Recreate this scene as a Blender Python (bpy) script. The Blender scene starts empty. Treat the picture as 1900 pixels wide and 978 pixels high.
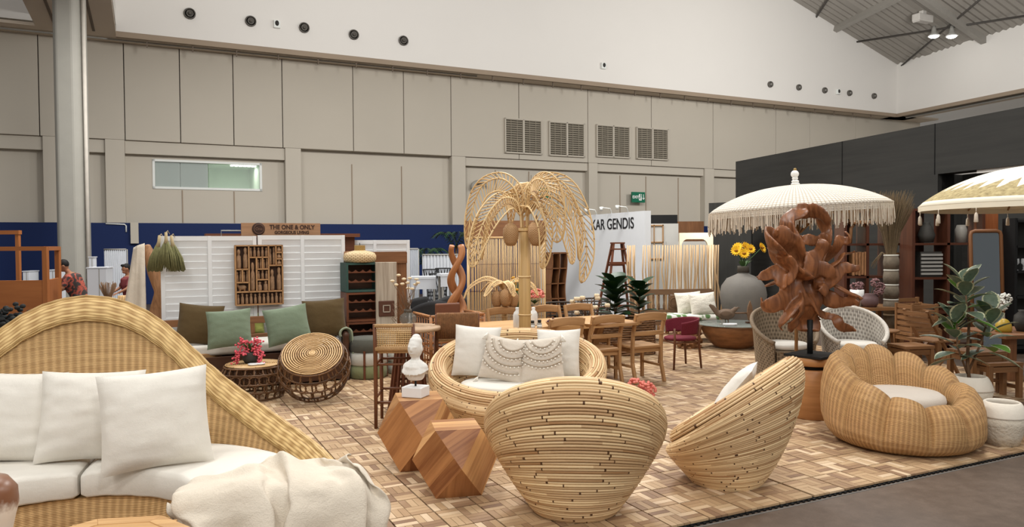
import bpy, math, random
from math import sin, cos, pi, radians, sqrt, atan2, hypot
from mathutils import Vector, Matrix, Euler, noise
random.seed(7)
C = bpy.context.scene.collection
scene = bpy.context.scene

# ------------------------------------------------------------------ camera
HC = 1.75                      # eye height of the photographer
FPX = 1386.0                   # focal length for a 1900 px wide frame
ROLL = radians(0.40)
PITCH = math.atan((489 - 453.6) / FPX)
ANG = radians(26.2)            # direction of the tiled platform and the hall
cam_data = bpy.data.cameras.new('camera')
cam = bpy.data.objects.new('camera', cam_data); C.objects.link(cam)
cam_data.sensor_width = 36.0
cam_data.lens = 36.0 * FPX / 1900
cam_data.clip_end = 300
cam.matrix_world = Matrix.Translation((0, 0, HC)) @ Matrix.Rotation(radians(90) - PITCH, 4, 'X') @ Matrix.Rotation(-ROLL, 4, 'Z')
scene.camera = cam

# ------------------------------------------------------------------ world, lamps, exposure
world = bpy.data.worlds.new('hall_air'); scene.world = world
world.use_nodes = True
bg = world.node_tree.nodes['Background']
bg.inputs[0].default_value = (1.0, 0.985, 0.96, 1)
bg.inputs[1].default_value = 0.42
scene.view_settings.view_transform = 'Standard'
scene.view_settings.look = 'None'
scene.view_settings.gamma = 1
scene.view_settings.use_curve_mapping = False
scene.view_settings.exposure = 0.05
def area(loc, size, power, target=None, col=(1, .975, .94)):
    l = bpy.data.lights.new('hall_or_fill_lamp', 'AREA'); l.energy = power; l.size = size; l.color = col
    o = bpy.data.objects.new('hall_or_fill_lamp', l); C.objects.link(o); o.location = loc
    if target is not None:
        o.rotation_euler = (Vector(target) - Vector(loc)).to_track_quat('-Z', 'Y').to_euler()
    return o
for (x, y, p) in [(-4, 3.0, 150), (2.5, 3.0, 160), (-2, 9.0, 290), (5.5, 8.0, 280), (1.5, 14.5, 560), (-7, 14, 560), (9, 14, 260), (-3.5, -2.8, 270), (3.0, -2.8, 300), (0, -8.5, 330)]:  # those behind the camera are fill, added to brighten surfaces facing it
    area((x, y, 7.6), 1.6, p)
area((13, 19, 7.6), 1.5, 620, (22, 31, 10))  # added fill light that brightens the white side wall
area((9, 17, 7.6), 1.5, 260, (14, 26, 13))  # added fill light in place of bounce onto the roof
# uplights of the hall washing the white gable wall
for (x, y) in [(-3, 15), (5, 17), (12, 21)]:
    area((x, y, 7.7), 1.5, 430, (x - 3.5, y + 13, 11))

# ------------------------------------------------------------------ picture geometry helpers
E1 = Vector((cos(ANG), sin(ANG), 0)); E2 = Vector((-sin(ANG), cos(ANG), 0))
def ray(px, py):
    u = (px - 950) / FPX; v = (489 - py) / FPX
    c, s = cos(ROLL), sin(ROLL)
    u2 = c * u + s * v; v2 = -s * u + c * v
    cp, sp = cos(PITCH), sin(PITCH)
    return Vector((u2, cp + sp * v2, -sp + cp * v2))
def FP(px, py, z=0.0):          # point of a ray at a height
    d = ray(px, py); t = (z - HC) / d.z
    return Vector((d.x * t, d.y * t, z))
def AD(px, py, Y):              # point of a ray at a distance
    d = ray(px, py); t = Y / d.y
    return Vector((d.x * t, Y, HC + d.z * t))
def HW(px, py, D):              # (along, height) on a plane parallel to the hall's long wall
    d = ray(px, py); t = D / d.dot(E2)
    return d.dot(E1) * t, HC + d.z * t

# ------------------------------------------------------------------ materials
MATS = {}
def lin(c):
    return tuple(((x / 255.) / 12.92 if x / 255. <= .04045 else ((x / 255. + .055) / 1.055) ** 2.4) for x in c)
class NT:
    def __init__(s, name):
        s.m = bpy.data.materials.new(name); s.m.use_nodes = True
        s.t = s.m.node_tree; s.b = s.t.nodes['Principled BSDF']
    def n(s, typ, **kw):
        nd = s.t.nodes.new(typ)
        for k, v in kw.items(): setattr(nd, k, v)
        return nd
    def l(s, a, b): s.t.links.new(a, b)
    def math(s, op, a, b=None, c=None):
        nd = s.n('ShaderNodeMath', operation=op)
        for i, x in enumerate((a, b, c)):
            if x is None: continue
            if isinstance(x, (int, float)): nd.inputs[i].default_value = x
            else: s.l(x, nd.inputs[i])
        return nd.outputs[0]
    def mix(s, fac, a, b, blend='MIX'):
        nd = s.n('ShaderNodeMix', data_type='RGBA', blend_type=blend)
        for i, x in ((0, fac), (6, a), (7, b)):
            if isinstance(x, (int, float)): nd.inputs[i].default_value = x
            elif isinstance(x, tuple): nd.inputs[i].default_value = (*x[:3], 1)
            else: s.l(x, nd.inputs[i])
        return nd.outputs[2]
    def noise(s, vec, scale, detail=3, rough=.55):
        nd = s.n('ShaderNodeTexNoise'); nd.inputs['Scale'].default_value = scale
        nd.inputs['Detail'].default_value = detail; nd.inputs['Roughness'].default_value = rough
        if vec is not None: s.l(vec, nd.inputs['Vector'])
        return nd.outputs[0]
    def mapv(s, vec, scale=(1, 1, 1), loc=None):
        nd = s.n('ShaderNodeMapping'); nd.inputs['Scale'].default_value = scale
        s.l(vec, nd.inputs['Vector'])
        if loc is not None: s.l(loc, nd.inputs['Location'])
        return nd.outputs[0]
    def ramp(s, fac, stops):
        nd = s.n('ShaderNodeValToRGB'); el = nd.color_ramp.elements
        while len(el) < len(stops): el.new(.5)
        for e, (p, c) in zip(el, stops):
            e.position = p; e.color = (*c[:3], 1)
        s.l(fac, nd.inputs[0]); return nd.outputs[0]
    def bump(s, h, strength=.3, dist=.01):
        nd = s.n('ShaderNodeBump'); nd.inputs['Strength'].default_value = strength
        nd.inputs['Distance'].default_value = dist
        s.l(h, nd.inputs['Height']); s.l(nd.outputs[0], s.b.inputs['Normal'])
    def col(s, c):
        if isinstance(c, tuple): s.b.inputs['Base Color'].default_value = (*c[:3], 1)
        else: s.l(c, s.b.inputs['Base Color'])
    def rough(s, r): s.b.inputs['Roughness'].default_value = r
def plain(name, rgb, rough=.6, var=.08, vs=6., bump=0., bs=60., metal=0., spec=.3, coords='Object'):
    if name in MATS: return MATS[name]
    t = NT(name); c = lin(rgb); tc = t.n('ShaderNodeTexCoord').outputs[coords]
    nz = t.noise(tc, vs, 4)
    t.col(t.mix(nz, tuple(x * (1 - var * 1.6) for x in c), tuple(min(1, x * (1 + var * 1.6)) for x in c)))
    t.rough(rough); t.b.inputs['Metallic'].default_value = metal
    t.b.inputs['Specular IOR Level'].default_value = spec
    if bump: t.bump(t.noise(tc, bs, 3), bump, .01)
    MATS[name] = t.m; return t.m
def emit(name, rgb, s):
    t = NT(name); t.b.inputs['Emission Color'].default_value = (*lin(rgb), 1); t.b.inputs['Emission Strength'].default_value = s
    t.col(lin(rgb)); MATS[name] = t.m; return t.m
def wood(name, dark, light, rough=.5, island=.0, gs=(2.5, 45, 45), bump=.12, coat=0., plank=0.):
    if name in MATS: return MATS[name]
    t = NT(name); uv = t.n('ShaderNodeTexCoord').outputs['UV']
    oi = t.n('ShaderNodeObjectInfo').outputs['Random']; geo = t.n('ShaderNodeNewGeometry').outputs['Random Per Island']
    off = t.math('ADD', t.math('MULTIPLY', oi, 17.), t.math('MULTIPLY', geo, 31.))
    cx = t.n('ShaderNodeCombineXYZ'); t.l(off, cx.inputs[0]); t.l(off, cx.inputs[1])
    mv = t.mapv(uv, gs, cx.outputs[0])
    g1 = t.noise(mv, 1., 5, .6)
    g2 = t.noise(t.mapv(uv, (gs[0] * .4, gs[1] * .15, 1), cx.outputs[0]), 1., 2)
    f = t.math('ADD', t.math('MULTIPLY', g1, .65), t.math('MULTIPLY', g2, .35))
    if island: f = t.math('ADD', f, t.math('MULTIPLY', t.math('SUBTRACT', geo, .5), island))
    if plank:
        sp = t.n('ShaderNodeSeparateXYZ'); t.l(uv, sp.inputs[0]); wn = t.n('ShaderNodeTexWhiteNoise', noise_dimensions='2D'); cv = t.n('ShaderNodeCombineXYZ')
        t.l(t.math('FLOOR', t.math('DIVIDE', sp.outputs[1], plank)), cv.inputs[0]); t.l(oi, cv.inputs[1]); t.l(cv.outputs[0], wn.inputs['Vector'])
        f = t.math('ADD', f, t.math('MULTIPLY', t.math('SUBTRACT', wn.outputs[0], .5), .45))
    t.col(t.ramp(f, [(.28, lin(dark)), (.72, lin(light))]))
    t.rough(rough); t.b.inputs['Specular IOR Level'].default_value = .3
    if coat: t.b.inputs['Coat Weight'].default_value = coat
    t.bump(g1, bump, .004)
    MATS[name] = t.m; return t.m
def wicker(name, dark, light, su=.032, sv=.0135, bump=.7, colvar=.35, alt=True):
    # over-under weave in the surface's own metric UVs: u along the weavers, v across them
    if name in MATS: return MATS[name]
    t = NT(name); uv = t.n('ShaderNodeTexCoord').outputs['UV']
    sp = t.n('ShaderNodeSeparateXYZ'); t.l(uv, sp.inputs[0]); u, v = sp.outputs[0], sp.outputs[1]
    row = t.math('FLOOR', t.math('DIVIDE', v, sv))
    vr = t.math('ABSOLUTE', t.math('SINE', t.math('MULTIPLY', v, pi / sv)))
    stake = t.math('ADD', t.math('MULTIPLY', t.math('COSINE', t.math('MULTIPLY', u, 2 * pi / su)), .5), .5)
    if alt:
        ph = t.math('ADD', t.math('MULTIPLY', u, pi / su), t.math('MULTIPLY', row, pi))
        over = t.math('ADD', t.math('MULTIPLY', t.math('SINE', ph), .5), .5)
    else:
        stake = t.math('POWER', stake, 1.6); over = stake
    h = t.math('MULTIPLY', vr, t.math('ADD', t.math('MULTIPLY', over, .7 if alt else .42), .3 if alt else .58))
    nz = t.noise(t.mapv(uv, (6, 75, 1)), 1., 3)
    rowr = t.noise(t.mapv(uv, (.8, 30, 1)), 1., 1)
    f = t.math('ADD', t.math('MULTIPLY', h, .50), t.math('ADD', t.math('MULTIPLY', nz, .22), t.math('ADD', t.math('MULTIPLY', stake, .16 if alt else .12), t.math('MULTIPLY', t.math('SUBTRACT', rowr, .5), colvar))))
    t.col(t.ramp(f, [(.08, lin(dark)), (.62, lin(light))]))
    t.rough(.55); t.b.inputs['Specular IOR Level'].default_value = .3
    t.bump(t.math('ADD', h, t.math('MULTIPLY', stake, .3)), bump, .006)
    MATS[name] = t.m; return t.m
def cane_mat(name, dark, light, node, nf=3.2):
    # straw coloured cane with the dark rings of its nodes; u runs along the cane
    t = NT(name); uv = t.n('ShaderNodeTexCoord').outputs['UV']
    oi = t.n('ShaderNodeObjectInfo').outputs['Random']
    sp = t.n('ShaderNodeSeparateXYZ'); t.l(uv, sp.inputs[0]); u = sp.outputs[0]
    wob = t.noise(t.mapv(uv, (.9, 0, 0)), 1., 1)
    uu = t.math('ADD', t.math('MULTIPLY', t.math('ADD', u, t.math('MULTIPLY', wob, .8)), nf), t.math('MULTIPLY', oi, 53.))
    fr = t.math('FRACT', uu)
    ring = t.math('LESS_THAN', fr, .028)
    seg = t.n('ShaderNodeTexWhiteNoise', noise_dimensions='1D'); t.l(t.math('FLOOR', uu), seg.inputs['W'])
    cx = t.n('ShaderNodeCombineXYZ'); t.l(t.math('MULTIPLY', oi, 31.), cx.inputs[0])
    g = t.noise(t.mapv(uv, (3, 60, 1), cx.outputs[0]), 1., 3)
    f = t.math('ADD', t.math('ADD', t.math('MULTIPLY', seg.outputs[0], .4), t.math('MULTIPLY', g, .45)), t.math('MULTIPLY', t.math('SUBTRACT', oi, .38), .42))
    base = t.ramp(f, [(.12, lin(dark)), (.7, lin(light))])
    keep = t.math('MULTIPLY', ring, t.math('GREATER_THAN', seg.outputs[0], .35))
    t.col(t.mix(keep, base, lin(node))); t.rough(.42); t.b.inputs['Specular IOR Level'].default_value = .35
    MATS[name] = t.m; return t.m
def cloth_mat(name, rgb, scale=900., bump=.25, var=.05, rough=.9):
    if name in MATS: return MATS[name]
    t = NT(name); tc = t.n('ShaderNodeTexCoord').outputs['Object']; c = lin(rgb)
    nz = t.noise(tc, 9., 3); fine = t.noise(tc, scale * .35, 2)
    f = t.math('ADD', t.math('MULTIPLY', nz, .5), t.math('MULTIPLY', fine, .5))
    t.col(t.mix(f, tuple(x * (1 - 2 * var) for x in c), tuple(min(1, x * (1 + 2 * var)) for x in c)))
    t.rough(rough); t.b.inputs['Specular IOR Level'].default_value = .15
    t.b.inputs['Sheen Weight'].default_value = .15
    t.bump(t.math('ADD', fine, t.math('MULTIPLY', t.noise(tc, 14., 3), 3.)), bump, .006)
    MATS[name] = t.m; return t.m
def glass_mat(name, rgb=(235, 240, 238), rough=.03, alpha=.25):
    if name in MATS: return MATS[name]
    t = NT(name); t.col(lin(rgb)); t.rough(rough); t.b.inputs['Alpha'].default_value = alpha
    t.b.inputs['Specular IOR Level'].default_value = .6
    MATS[name] = t.m; return t.m

# ------------------------------------------------------------------ mesh builder
def rotm(r):
    return Euler(r).to_matrix() if r is not None else Matrix.Identity(3)
class MB:
    def __init__(s): s.v = []; s.f = []; s.uv = []; s.sm = []
    def add(s, vs, fs, uvs, smooth=False):
        b = len(s.v); s.v += [tuple(p) for p in vs]
        for f, u in zip(fs, uvs):
            s.f.append(tuple(i + b for i in f)); s.uv.append(u); s.sm.append(smooth)
        return s
    def box(s, c, d, r=None, taper=1.0):
        R = rotm(r) if not isinstance(r, Matrix) else r
        hx, hy, hz = d[0] / 2, d[1] / 2, d[2] / 2; c = Vector(c)
        L = max(range(3), key=lambda i: d[i])
        P = []
        for z in (-1, 1):
            k = taper if z > 0 else 1
            for (x, y) in ((-1, -1), (1, -1), (1, 1), (-1, 1)): P.append(Vector((x * hx * k, y * hy * k, z * hz)))
        F = [(3, 2, 1, 0), (4, 5, 6, 7), (0, 1, 5, 4), (1, 2, 6, 5), (2, 3, 7, 6), (3, 0, 4, 7)]
        U = []
        for f in F:
            o = [a for a in range(3) if a != L]
            U.append([(P[i][L], P[i][o[0]] + P[i][o[1]]) for i in f])
        return s.add([c + R @ p for p in P], F, U)
    def bar(s, p, q, w, h, up=(0, 0, 1)):
        p, q = Vector(p), Vector(q); d = q - p; L = d.length
        x = d.normalized(); upv = Vector(up)
        if abs(x.dot(upv)) > .99: upv = Vector((0, 1, 0))
        y = upv.cross(x).normalized(); z = x.cross(y)
        return s.box((p + q) / 2, (L, w, h), Matrix((x, y, z)).transposed())
    def tube(s, pts, r, n=6, closed=False, caps=True, flat=None):
        pts = [Vector(p) for p in pts]; N = len(pts)
        rr = r if isinstance(r, (list, tuple)) else [r] * N
        T = []
        for i in range(N):
            if closed: d = pts[(i + 1) % N] - pts[i - 1]
            else: d = pts[min(i + 1, N - 1)] - pts[max(i - 1, 0)]
            T.append(d.normalized() if d.length > 1e-9 else Vector((0, 0, 1)))
        ref = Vector((0, 0, 1)) if abs(T[0].z) < .9 else Vector((1, 0, 0))
        nrm = (ref - T[0] * ref.dot(T[0])).normalized()
        vs = []; us = []; acc = 0
        for i in range(N):
            nrm = (nrm - T[i] * nrm.dot(T[i])).normalized(); bi = T[i].cross(nrm)
            if i: acc += (pts[i] - pts[i - 1]).length
            us.append(acc)
            fx, fy = flat if flat else (1, 1)
            for k in range(n):
                a = 2 * pi * k / n
                vs.append(pts[i] + (nrm * cos(a) * fx + bi * sin(a) * fy) * rr[i])
        F = []; U = []
        M_ = N if closed else N - 1
        circ = 2 * pi * max(rr)
        for i in range(M_):
            j = (i + 1) % N; u0 = us[i]; u1 = us[j] if j > i else acc + (pts[0] - pts[-1]).length
            for k in range(n):
                k2 = (k + 1) % n
                F.append((i * n + k, i * n + k2, j * n + k2, j * n + k))
                U.append([(u0, circ * k / n), (u0, circ * (k + 1) / n), (u1, circ * (k + 1) / n), (u1, circ * k / n)])
        s.add(vs, F, U, True)
        if caps and not closed:
            b = len(s.v) - len(vs)
            for i0, rev in ((0, True), (N - 1, False)):
                idx = [b + i0 * n + k for k in range(n)]
                if rev: idx.reverse()
                s.f.append(tuple(idx)); s.uv.append([(0, 0)] * n); s.sm.append(False)
        return s
    def surf(s, fn, nu, nv, cu=False, cv=False, us=1., vs_=1., smooth=True, uvfn=None, flip=False):
        P = []; NU = nu if cu else nu + 1; NV = nv if cv else nv + 1
        for i in range(NU):
            for j in range(NV): P.append(fn(i / nu, j / nv))
        F = []; U = []
        g = uvfn or (lambda u, v: (u * us, v * vs_))
        for i in range(nu):
            for j in range(nv):
                a = i * NV + j; b = ((i + 1) % NU) * NV + j; c = ((i + 1) % NU) * NV + (j + 1) % NV; d = i * NV + (j + 1) % NV
                q = [(a, b, c, d), [g(i / nu, j / nv), g((i + 1) / nu, j / nv), g((i + 1) / nu, (j + 1) / nv), g(i / nu, (j + 1) / nv)]]
                if flip: q = [q[0][::-1], q[1][::-1]]
                F.append(q[0]); U.append(q[1])
        return s.add(P, F, U, smooth)
    def lathe(s, prof, n=24, c=(0, 0, 0), smooth=True, R=None):
        c = Vector(c); vs = []
        for (r, z) in prof:
            for k in range(n):
                a = 2 * pi * k / n; p = Vector((r * cos(a), r * sin(a), z))
                vs.append(c + (R @ p if R else p))
        F = []; U = []; L = 0; rm = max(p[0] for p in prof)
        for i in range(len(prof) - 1):
            dl = hypot(prof[i + 1][0] - prof[i][0], prof[i + 1][1] - prof[i][1])
            for k in range(n):
                k2 = (k + 1) % n
                F.append((i * n + k, i * n + k2, (i + 1) * n + k2, (i + 1) * n + k))
                U.append([(2 * pi * rm * k / n, L), (2 * pi * rm * (k + 1) / n, L), (2 * pi * rm * (k + 1) / n, L + dl), (2 * pi * rm * k / n, L + dl)])
            L += dl
        s.add(vs, F, U, smooth); b = len(s.v) - len(vs)
        for i0, rev in ((0, True), (len(prof) - 1, False)):
            if prof[i0][0] > 1e-4:
                idx = [b + i0 * n + k for k in range(n)]
                uvs = [(prof[i0][0] * cos(2 * pi * k / n), prof[i0][0] * sin(2 * pi * k / n)) for k in range(n)]
                if rev: idx.reverse(); uvs.reverse()
                s.f.append(tuple(idx)); s.uv.append(uvs); s.sm.append(False)
        return s
    def ell(s, c, rx, ry, rz, n=12, m=8, R=None):
        c = Vector(c)
        def fn(u, v):
            a = 2 * pi * u; b = pi * (v - .5); p = Vector((rx * cos(b) * cos(a), ry * cos(b) * sin(a), rz * sin(b)))
            return c + (R @ p if R else p)
        return s.surf(fn, n, m, cu=True, us=2 * pi * rx, vs_=pi * rz)
    def prism(s, poly, z0, z1, T=None):
        n = len(poly); T = T or (lambda p: p)
        vs = [T(Vector((x, y, z0))) for x, y in poly] + [T(Vector((x, y, z1))) for x, y in poly]
        F = [tuple(range(n))[::-1], tuple(range(n, 2 * n))]; U = [[poly[i] for i in range(n)][::-1], [poly[i] for i in range(n)]]
        per = 0
        for i in range(n):
            j = (i + 1) % n; d = hypot(poly[j][0] - poly[i][0], poly[j][1] - poly[i][1])
            F.append((i, j, n + j, n + i)); U.append([(per, z0), (per + d, z0), (per + d, z1), (per, z1)]); per += d
        return s.add(vs, F, U)
    def mesh(s, name):
        me = bpy.data.meshes.new(name); me.from_pydata(s.v, [], s.f)
        uvl = me.uv_layers.new(name='UVMap'); flat = [x for u in s.uv for p in u for x in (p[0], p[1])]
        uvl.data.foreach_set('uv', flat); me.polygons.foreach_set('use_smooth', s.sm); me.update()
        return me
    def build(s, name, mat, parent=None, loc=(0, 0, 0), rot=(0, 0, 0), bev=0, sub=0, label=None, kind=None):
        o = put(s.mesh(name), name, mat, parent, loc, rot, bev, sub)
        if label: o['label'] = label
        if kind: o['kind'] = kind
        return o
def put(me, name, mat, parent=None, loc=(0, 0, 0), rot=(0, 0, 0), bev=0, sub=0):
    if mat is not None and not me.materials: me.materials.append(mat)
    o = bpy.data.objects.new(name, me); C.objects.link(o)
    o.location = loc; o.rotation_euler = rot
    if parent: o.parent = parent
    if bev:
        m = o.modifiers.new('bevel', 'BEVEL'); m.width = bev; m.segments = 2; m.limit_method = 'ANGLE'
    if sub:
        m = o.modifiers.new('sub', 'SUBSURF'); m.levels = sub; m.render_levels = sub
    return o
def tag(o, label=None, cat=None, group=None, kind=None):
    if label: o['label'] = label
    if cat: o['category'] = cat
    if group: o['group'] = group
    if kind: o['kind'] = kind
    return o
def thing(name, label, cat, loc=(0, 0, 0), rz=0, group=None, rot=None):
    o = bpy.data.objects.new(name, None); C.objects.link(o); o.empty_display_size = .1
    o.location = loc; o.rotation_euler = rot if rot else (0, 0, rz)
    return tag(o, label, cat, group)
def kids(o): return [c for c in bpy.data.objects if c.parent == o]
def copy_tree(o, loc=None, rz=None, label=None, parent=None, rot=None):
    c = o.copy(); C.objects.link(c); c.parent = parent
    if loc is not None: c.location = loc
    if rz is not None: c.rotation_euler = (0, 0, rz)
    if rot is not None: c.rotation_euler = rot
    if label: c['label'] = label
    for k in kids(o): copy_tree(k, parent=c)
    return c
def text_mesh(txt, size, depth=.004, bold=0., width=None):
    cu = bpy.data.curves.new('lettering', 'FONT'); cu.body = txt; cu.size = size; cu.extrude = depth; cu.offset = bold
    cu.align_x = 'CENTER'; cu.align_y = 'CENTER'
    o = bpy.data.objects.new('lettering', cu); C.objects.link(o)
    me = bpy.data.meshes.new_from_object(o.evaluated_get(bpy.context.evaluated_depsgraph_get()))
    bpy.data.objects.remove(o); bpy.data.curves.remove(cu)
    me.materials.clear()
    if width:
        xs = [v.co.x for v in me.vertices]; k = width / (max(xs) - min(xs))
        for v in me.vertices: v.co.x *= k; v.co.y *= min(k * 1.12, 1.25)
    return me
def nz3(x, y, z=0): return noise.noise(Vector((x, y, z)))

def woodobj(name, dark, light, scale=3., rough=.45, stretch=(1, 1, .25), bump=.15):
    if name in MATS: return MATS[name]
    t = NT(name); tc = t.n('ShaderNodeTexCoord').outputs['Object']
    nd = t.n('ShaderNodeTexNoise'); nd.inputs['Scale'].default_value = scale * 6; nd.inputs['Detail'].default_value = 5; nd.inputs['Distortion'].default_value = 1.6
    t.l(t.mapv(tc, stretch), nd.inputs['Vector']); g = nd.outputs[0]
    f = t.math('ADD', t.math('MULTIPLY', g, .7), t.math('MULTIPLY', t.noise(tc, scale, 2), .3))
    t.col(t.ramp(f, [(.3, lin(dark)), (.7, lin(light))])); t.rough(rough); t.bump(g, bump, .006); t.b.inputs['Specular IOR Level'].default_value = .35
    MATS[name] = t.m; return t.m
# ================================================================== THE HALL
ROTB = (0, 0, ANG)
DW = 25.7                       # recessed plane of the long wall, measured along E2
PR = .32                        # how far pilasters and upper panels stand proud
ZB, ZL, ZS = 2.48, 4.98, 7.87   # blue band, ledge, soffit
m_cream = plain('painted_wall_cream', (188, 181, 168), .8, .03, .6, .05, 30)
m_cream2 = plain('painted_wall_panel', (184, 177, 164), .8, .03, .5, .05, 30)
m_white = plain('white_gable_paint', (222, 219, 214), .85, .02, .4)
m_blue = plain('blue_band_paint', (9, 33, 80), .7, .06, 1.)
m_soff = plain('soffit_paint', (204, 191, 174), .8, .04, 1.)
m_lip = plain('soffit_lip_paint', (150, 134, 116), .8, .05, 1.)
m_conc = None
def concrete():
    t = NT('concrete_floor'); tc = t.n('ShaderNodeTexCoord').outputs['Object']
    a = t.noise(tc, .9, 6, .65); b = t.noise(tc, 9., 6, .7); c = t.noise(tc, 90., 2)
    f = t.math('ADD', t.math('MULTIPLY', a, .5), t.math('ADD', t.math('MULTIPLY', b, .38), t.math('MULTIPLY', c, .12)))
    t.col(t.ramp(f, [(.3, lin((66, 55, 47))), (.5, lin((90, 76, 65))), (.7, lin((114, 99, 87)))]))
    t.rough(.5); t.bump(c, .15, .003); return t.m
m_conc = concrete()
m_dark = wood('dark_booth_board', (44, 44, 42), (60, 59, 56), .75, 0, (.6, 9, 9), .05)
m_steel = plain('grey_steel', (150, 148, 142), .5, .08, 3)
m_black = plain('black_plastic', (22, 22, 22), .6, .1)

f = MB(); f.box((6, 20, -.06), (90, 90, .12))
tag(f.build('floor', m_conc), 'grey brown concrete hall floor beyond the wooden tiles', kind='structure')

# ---- long wall: recessed base with a hole for the window
def hx(px, py=340, D=DW): return HW(px, py, D)[0]
WX0, WX1 = hx(283, 320), hx(486, 330); WZ0, WZ1 = HW(283, 350, DW)[1], HW(283, 295, DW)[1]
XL, XR = -26.0, 36.0
b = MB()
T = .25
def wb(x0, x1, z0, z1): b.box(((x0 + x1) / 2, DW + T / 2, (z0 + z1) / 2), (x1 - x0, T, z1 - z0))
wb(XL, WX0, 0, 8.6); wb(WX1, XR, 0, 8.6); wb(WX0, WX1, 0, WZ0); wb(WX0, WX1, WZ1, 8.6)
wall = b.build('wall_back', m_cream, rot=ROTB)
tag(wall, 'long cream hall wall with pilasters, ledge and a blue lower band', kind='structure')
def wpart(name, x0, x1, z0, z1, d, mat, bev=.01):
    q = MB(); q.box(((x0 + x1) / 2, DW - d / 2, (z0 + z1) / 2), (x1 - x0, d, z1 - z0)); return q.build(name, mat, wall, bev=bev)
J = [XL, -22, hx(-120, 200), hx(75, 200), hx(157, 170), hx(231, 180), hx(333, 180), hx(431, 190), hx(521, 200), hx(651, 210), hx(744, 215), hx(831, 220), hx(956, 230), hx(1083, 240), hx(1200, 250), hx(1314, 255), hx(1430, 260), hx(1493, 260), hx(1578, 260), XR]
for i in range(len(J) - 1):
    wpart('wall_panel', J[i] + .012, J[i + 1] - .012, ZL, 8.4, PR, m_cream2)
PL = [(-200, -150), (83, 113), (197, 233), (527, 556), (833, 858), (1085, 1101), (1299, 1316), (1420, 1436), (1520, 1532)]
PX = [(hx(a), hx(c)) for a, c in PL]
for a, c in PX: wpart('pilaster', a, c, ZB, ZL - .004, PR, m_cream)
for i in (0, 1, 2, 4, 5, 6):
    wpart('ledge_beam', PX[i][1] + .003, PX[i + 1][0] - .003, ZL - (.40 if i < 3 else .32), ZL - .004, PR * .7, m_cream)
for p in (338, 434, 653, 745, 919, 981, 1035, 1150, 1198, 1258):   # panel joints in the recessed bays
    zt = ZL - .42
    q = MB(); x = hx(p); z0 = ZB
    q.box((x, DW - .012, (z0 + zt) / 2 if not WX0 < x < WX1 else (z0 + WZ0) / 2), (.03, .024, (zt - z0) if not WX0 < x < WX1 else WZ0 - z0 - .06))
    q.build('joint_strip', m_lip, wall)
wpart('blue_band', XL, XR, 0, ZB, PR + .03, m_blue)
# flush doors left of the green sign
for a, c in ((919, 979), (983, 1034)):
    wpart('door_leaf', hx(a) + .05, hx(c) - .05, ZB, ZL - .55, .05, m_cream)

# ---- window with a lit room behind it
w = MB(); cx, cz = (WX0 + WX1) / 2, (WZ0 + WZ1) / 2; ww, wh = WX1 - WX0, WZ1 - WZ0
win = bpy.data.objects.new('window_1', None); C.objects.link(win); win.rotation_euler = ROTB
tag(win, 'wide white framed window high in the cream wall, lit room behind', kind='structure')
m_wf = plain('white_window_frame', (225, 228, 224), .5, .02)
fr = MB(); t_ = .07
for (x, z, sx, sz) in ((cx, WZ0 + t_ / 2, ww, t_), (cx, WZ1 - t_ / 2, ww, t_), (WX0 + t_ / 2, cz, t_, wh), (WX1 - t_ / 2, cz, t_, wh)):
    fr.box((x, DW + .02, z), (sx, .1, sz))
fr.build('window_frame', m_wf, win)
m_gl = glass_mat('window_glass', (215, 228, 222), .02, .22)
xm = [WX0 + t_, hx(335), hx(387), WX1 - t_]
for i in range(3):
    q = MB(); q.box(((xm[i] + xm[i + 1]) / 2, DW + .03, cz), (xm[i + 1] - xm[i] - .02, .012, wh - 2 * t_)); q.build('pane', m_gl, win)
m_room = plain('office_wall_paint', (196, 214, 192), .8, .02)
r = MB(); X0, X1, Y0, Y1, Z0, Z1 = WX0 - .05, WX1 + .05, DW + .26, DW + 3.4, WZ0 - .7, WZ1 + .12
for (c_, s_) in (((cx, Y1, cz), (X1 - X0, .05, Z1 - Z0 + .1)), ((X0, (Y0 + Y1) / 2, cz), (.05, Y1 - Y0, Z1 - Z0)), ((X1, (Y0 + Y1) / 2, cz), (.05, Y1 - Y0, Z1 - Z0)),
                 ((cx, (Y0 + Y1) / 2, Z0), (X1 - X0, Y1 - Y0, .05)), ((cx, (Y0 + Y1) / 2, Z1), (X1 - X0, Y1 - Y0, .05))): r.box(c_, s_)
r.build('office_room', m_room, win)
q = MB(); q.box(((xm[0] + xm[2]) / 2, DW + .12, cz), (xm[2] - xm[0], .015, wh - .1)); q.build('roller_blind', plain('grey_blind', (150, 156, 152), .8, .03), win)
q = MB()
for i in range(8): q.box((xm[2] + .9 + i * .14, DW + 1.7, Z1 - .05), (.1, .5, .03))
q.build('ceiling_lamp', emit('office_lamp', (255, 255, 250), 3.), win)
lo = area(E1 * (xm[2] + 1.2) + E2 * (DW + 1.6) + Vector((0, 0, Z1 - .15)), 1.0, 20, E1 * (xm[2] + 1.2) + E2 * (DW + 1.6))

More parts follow.
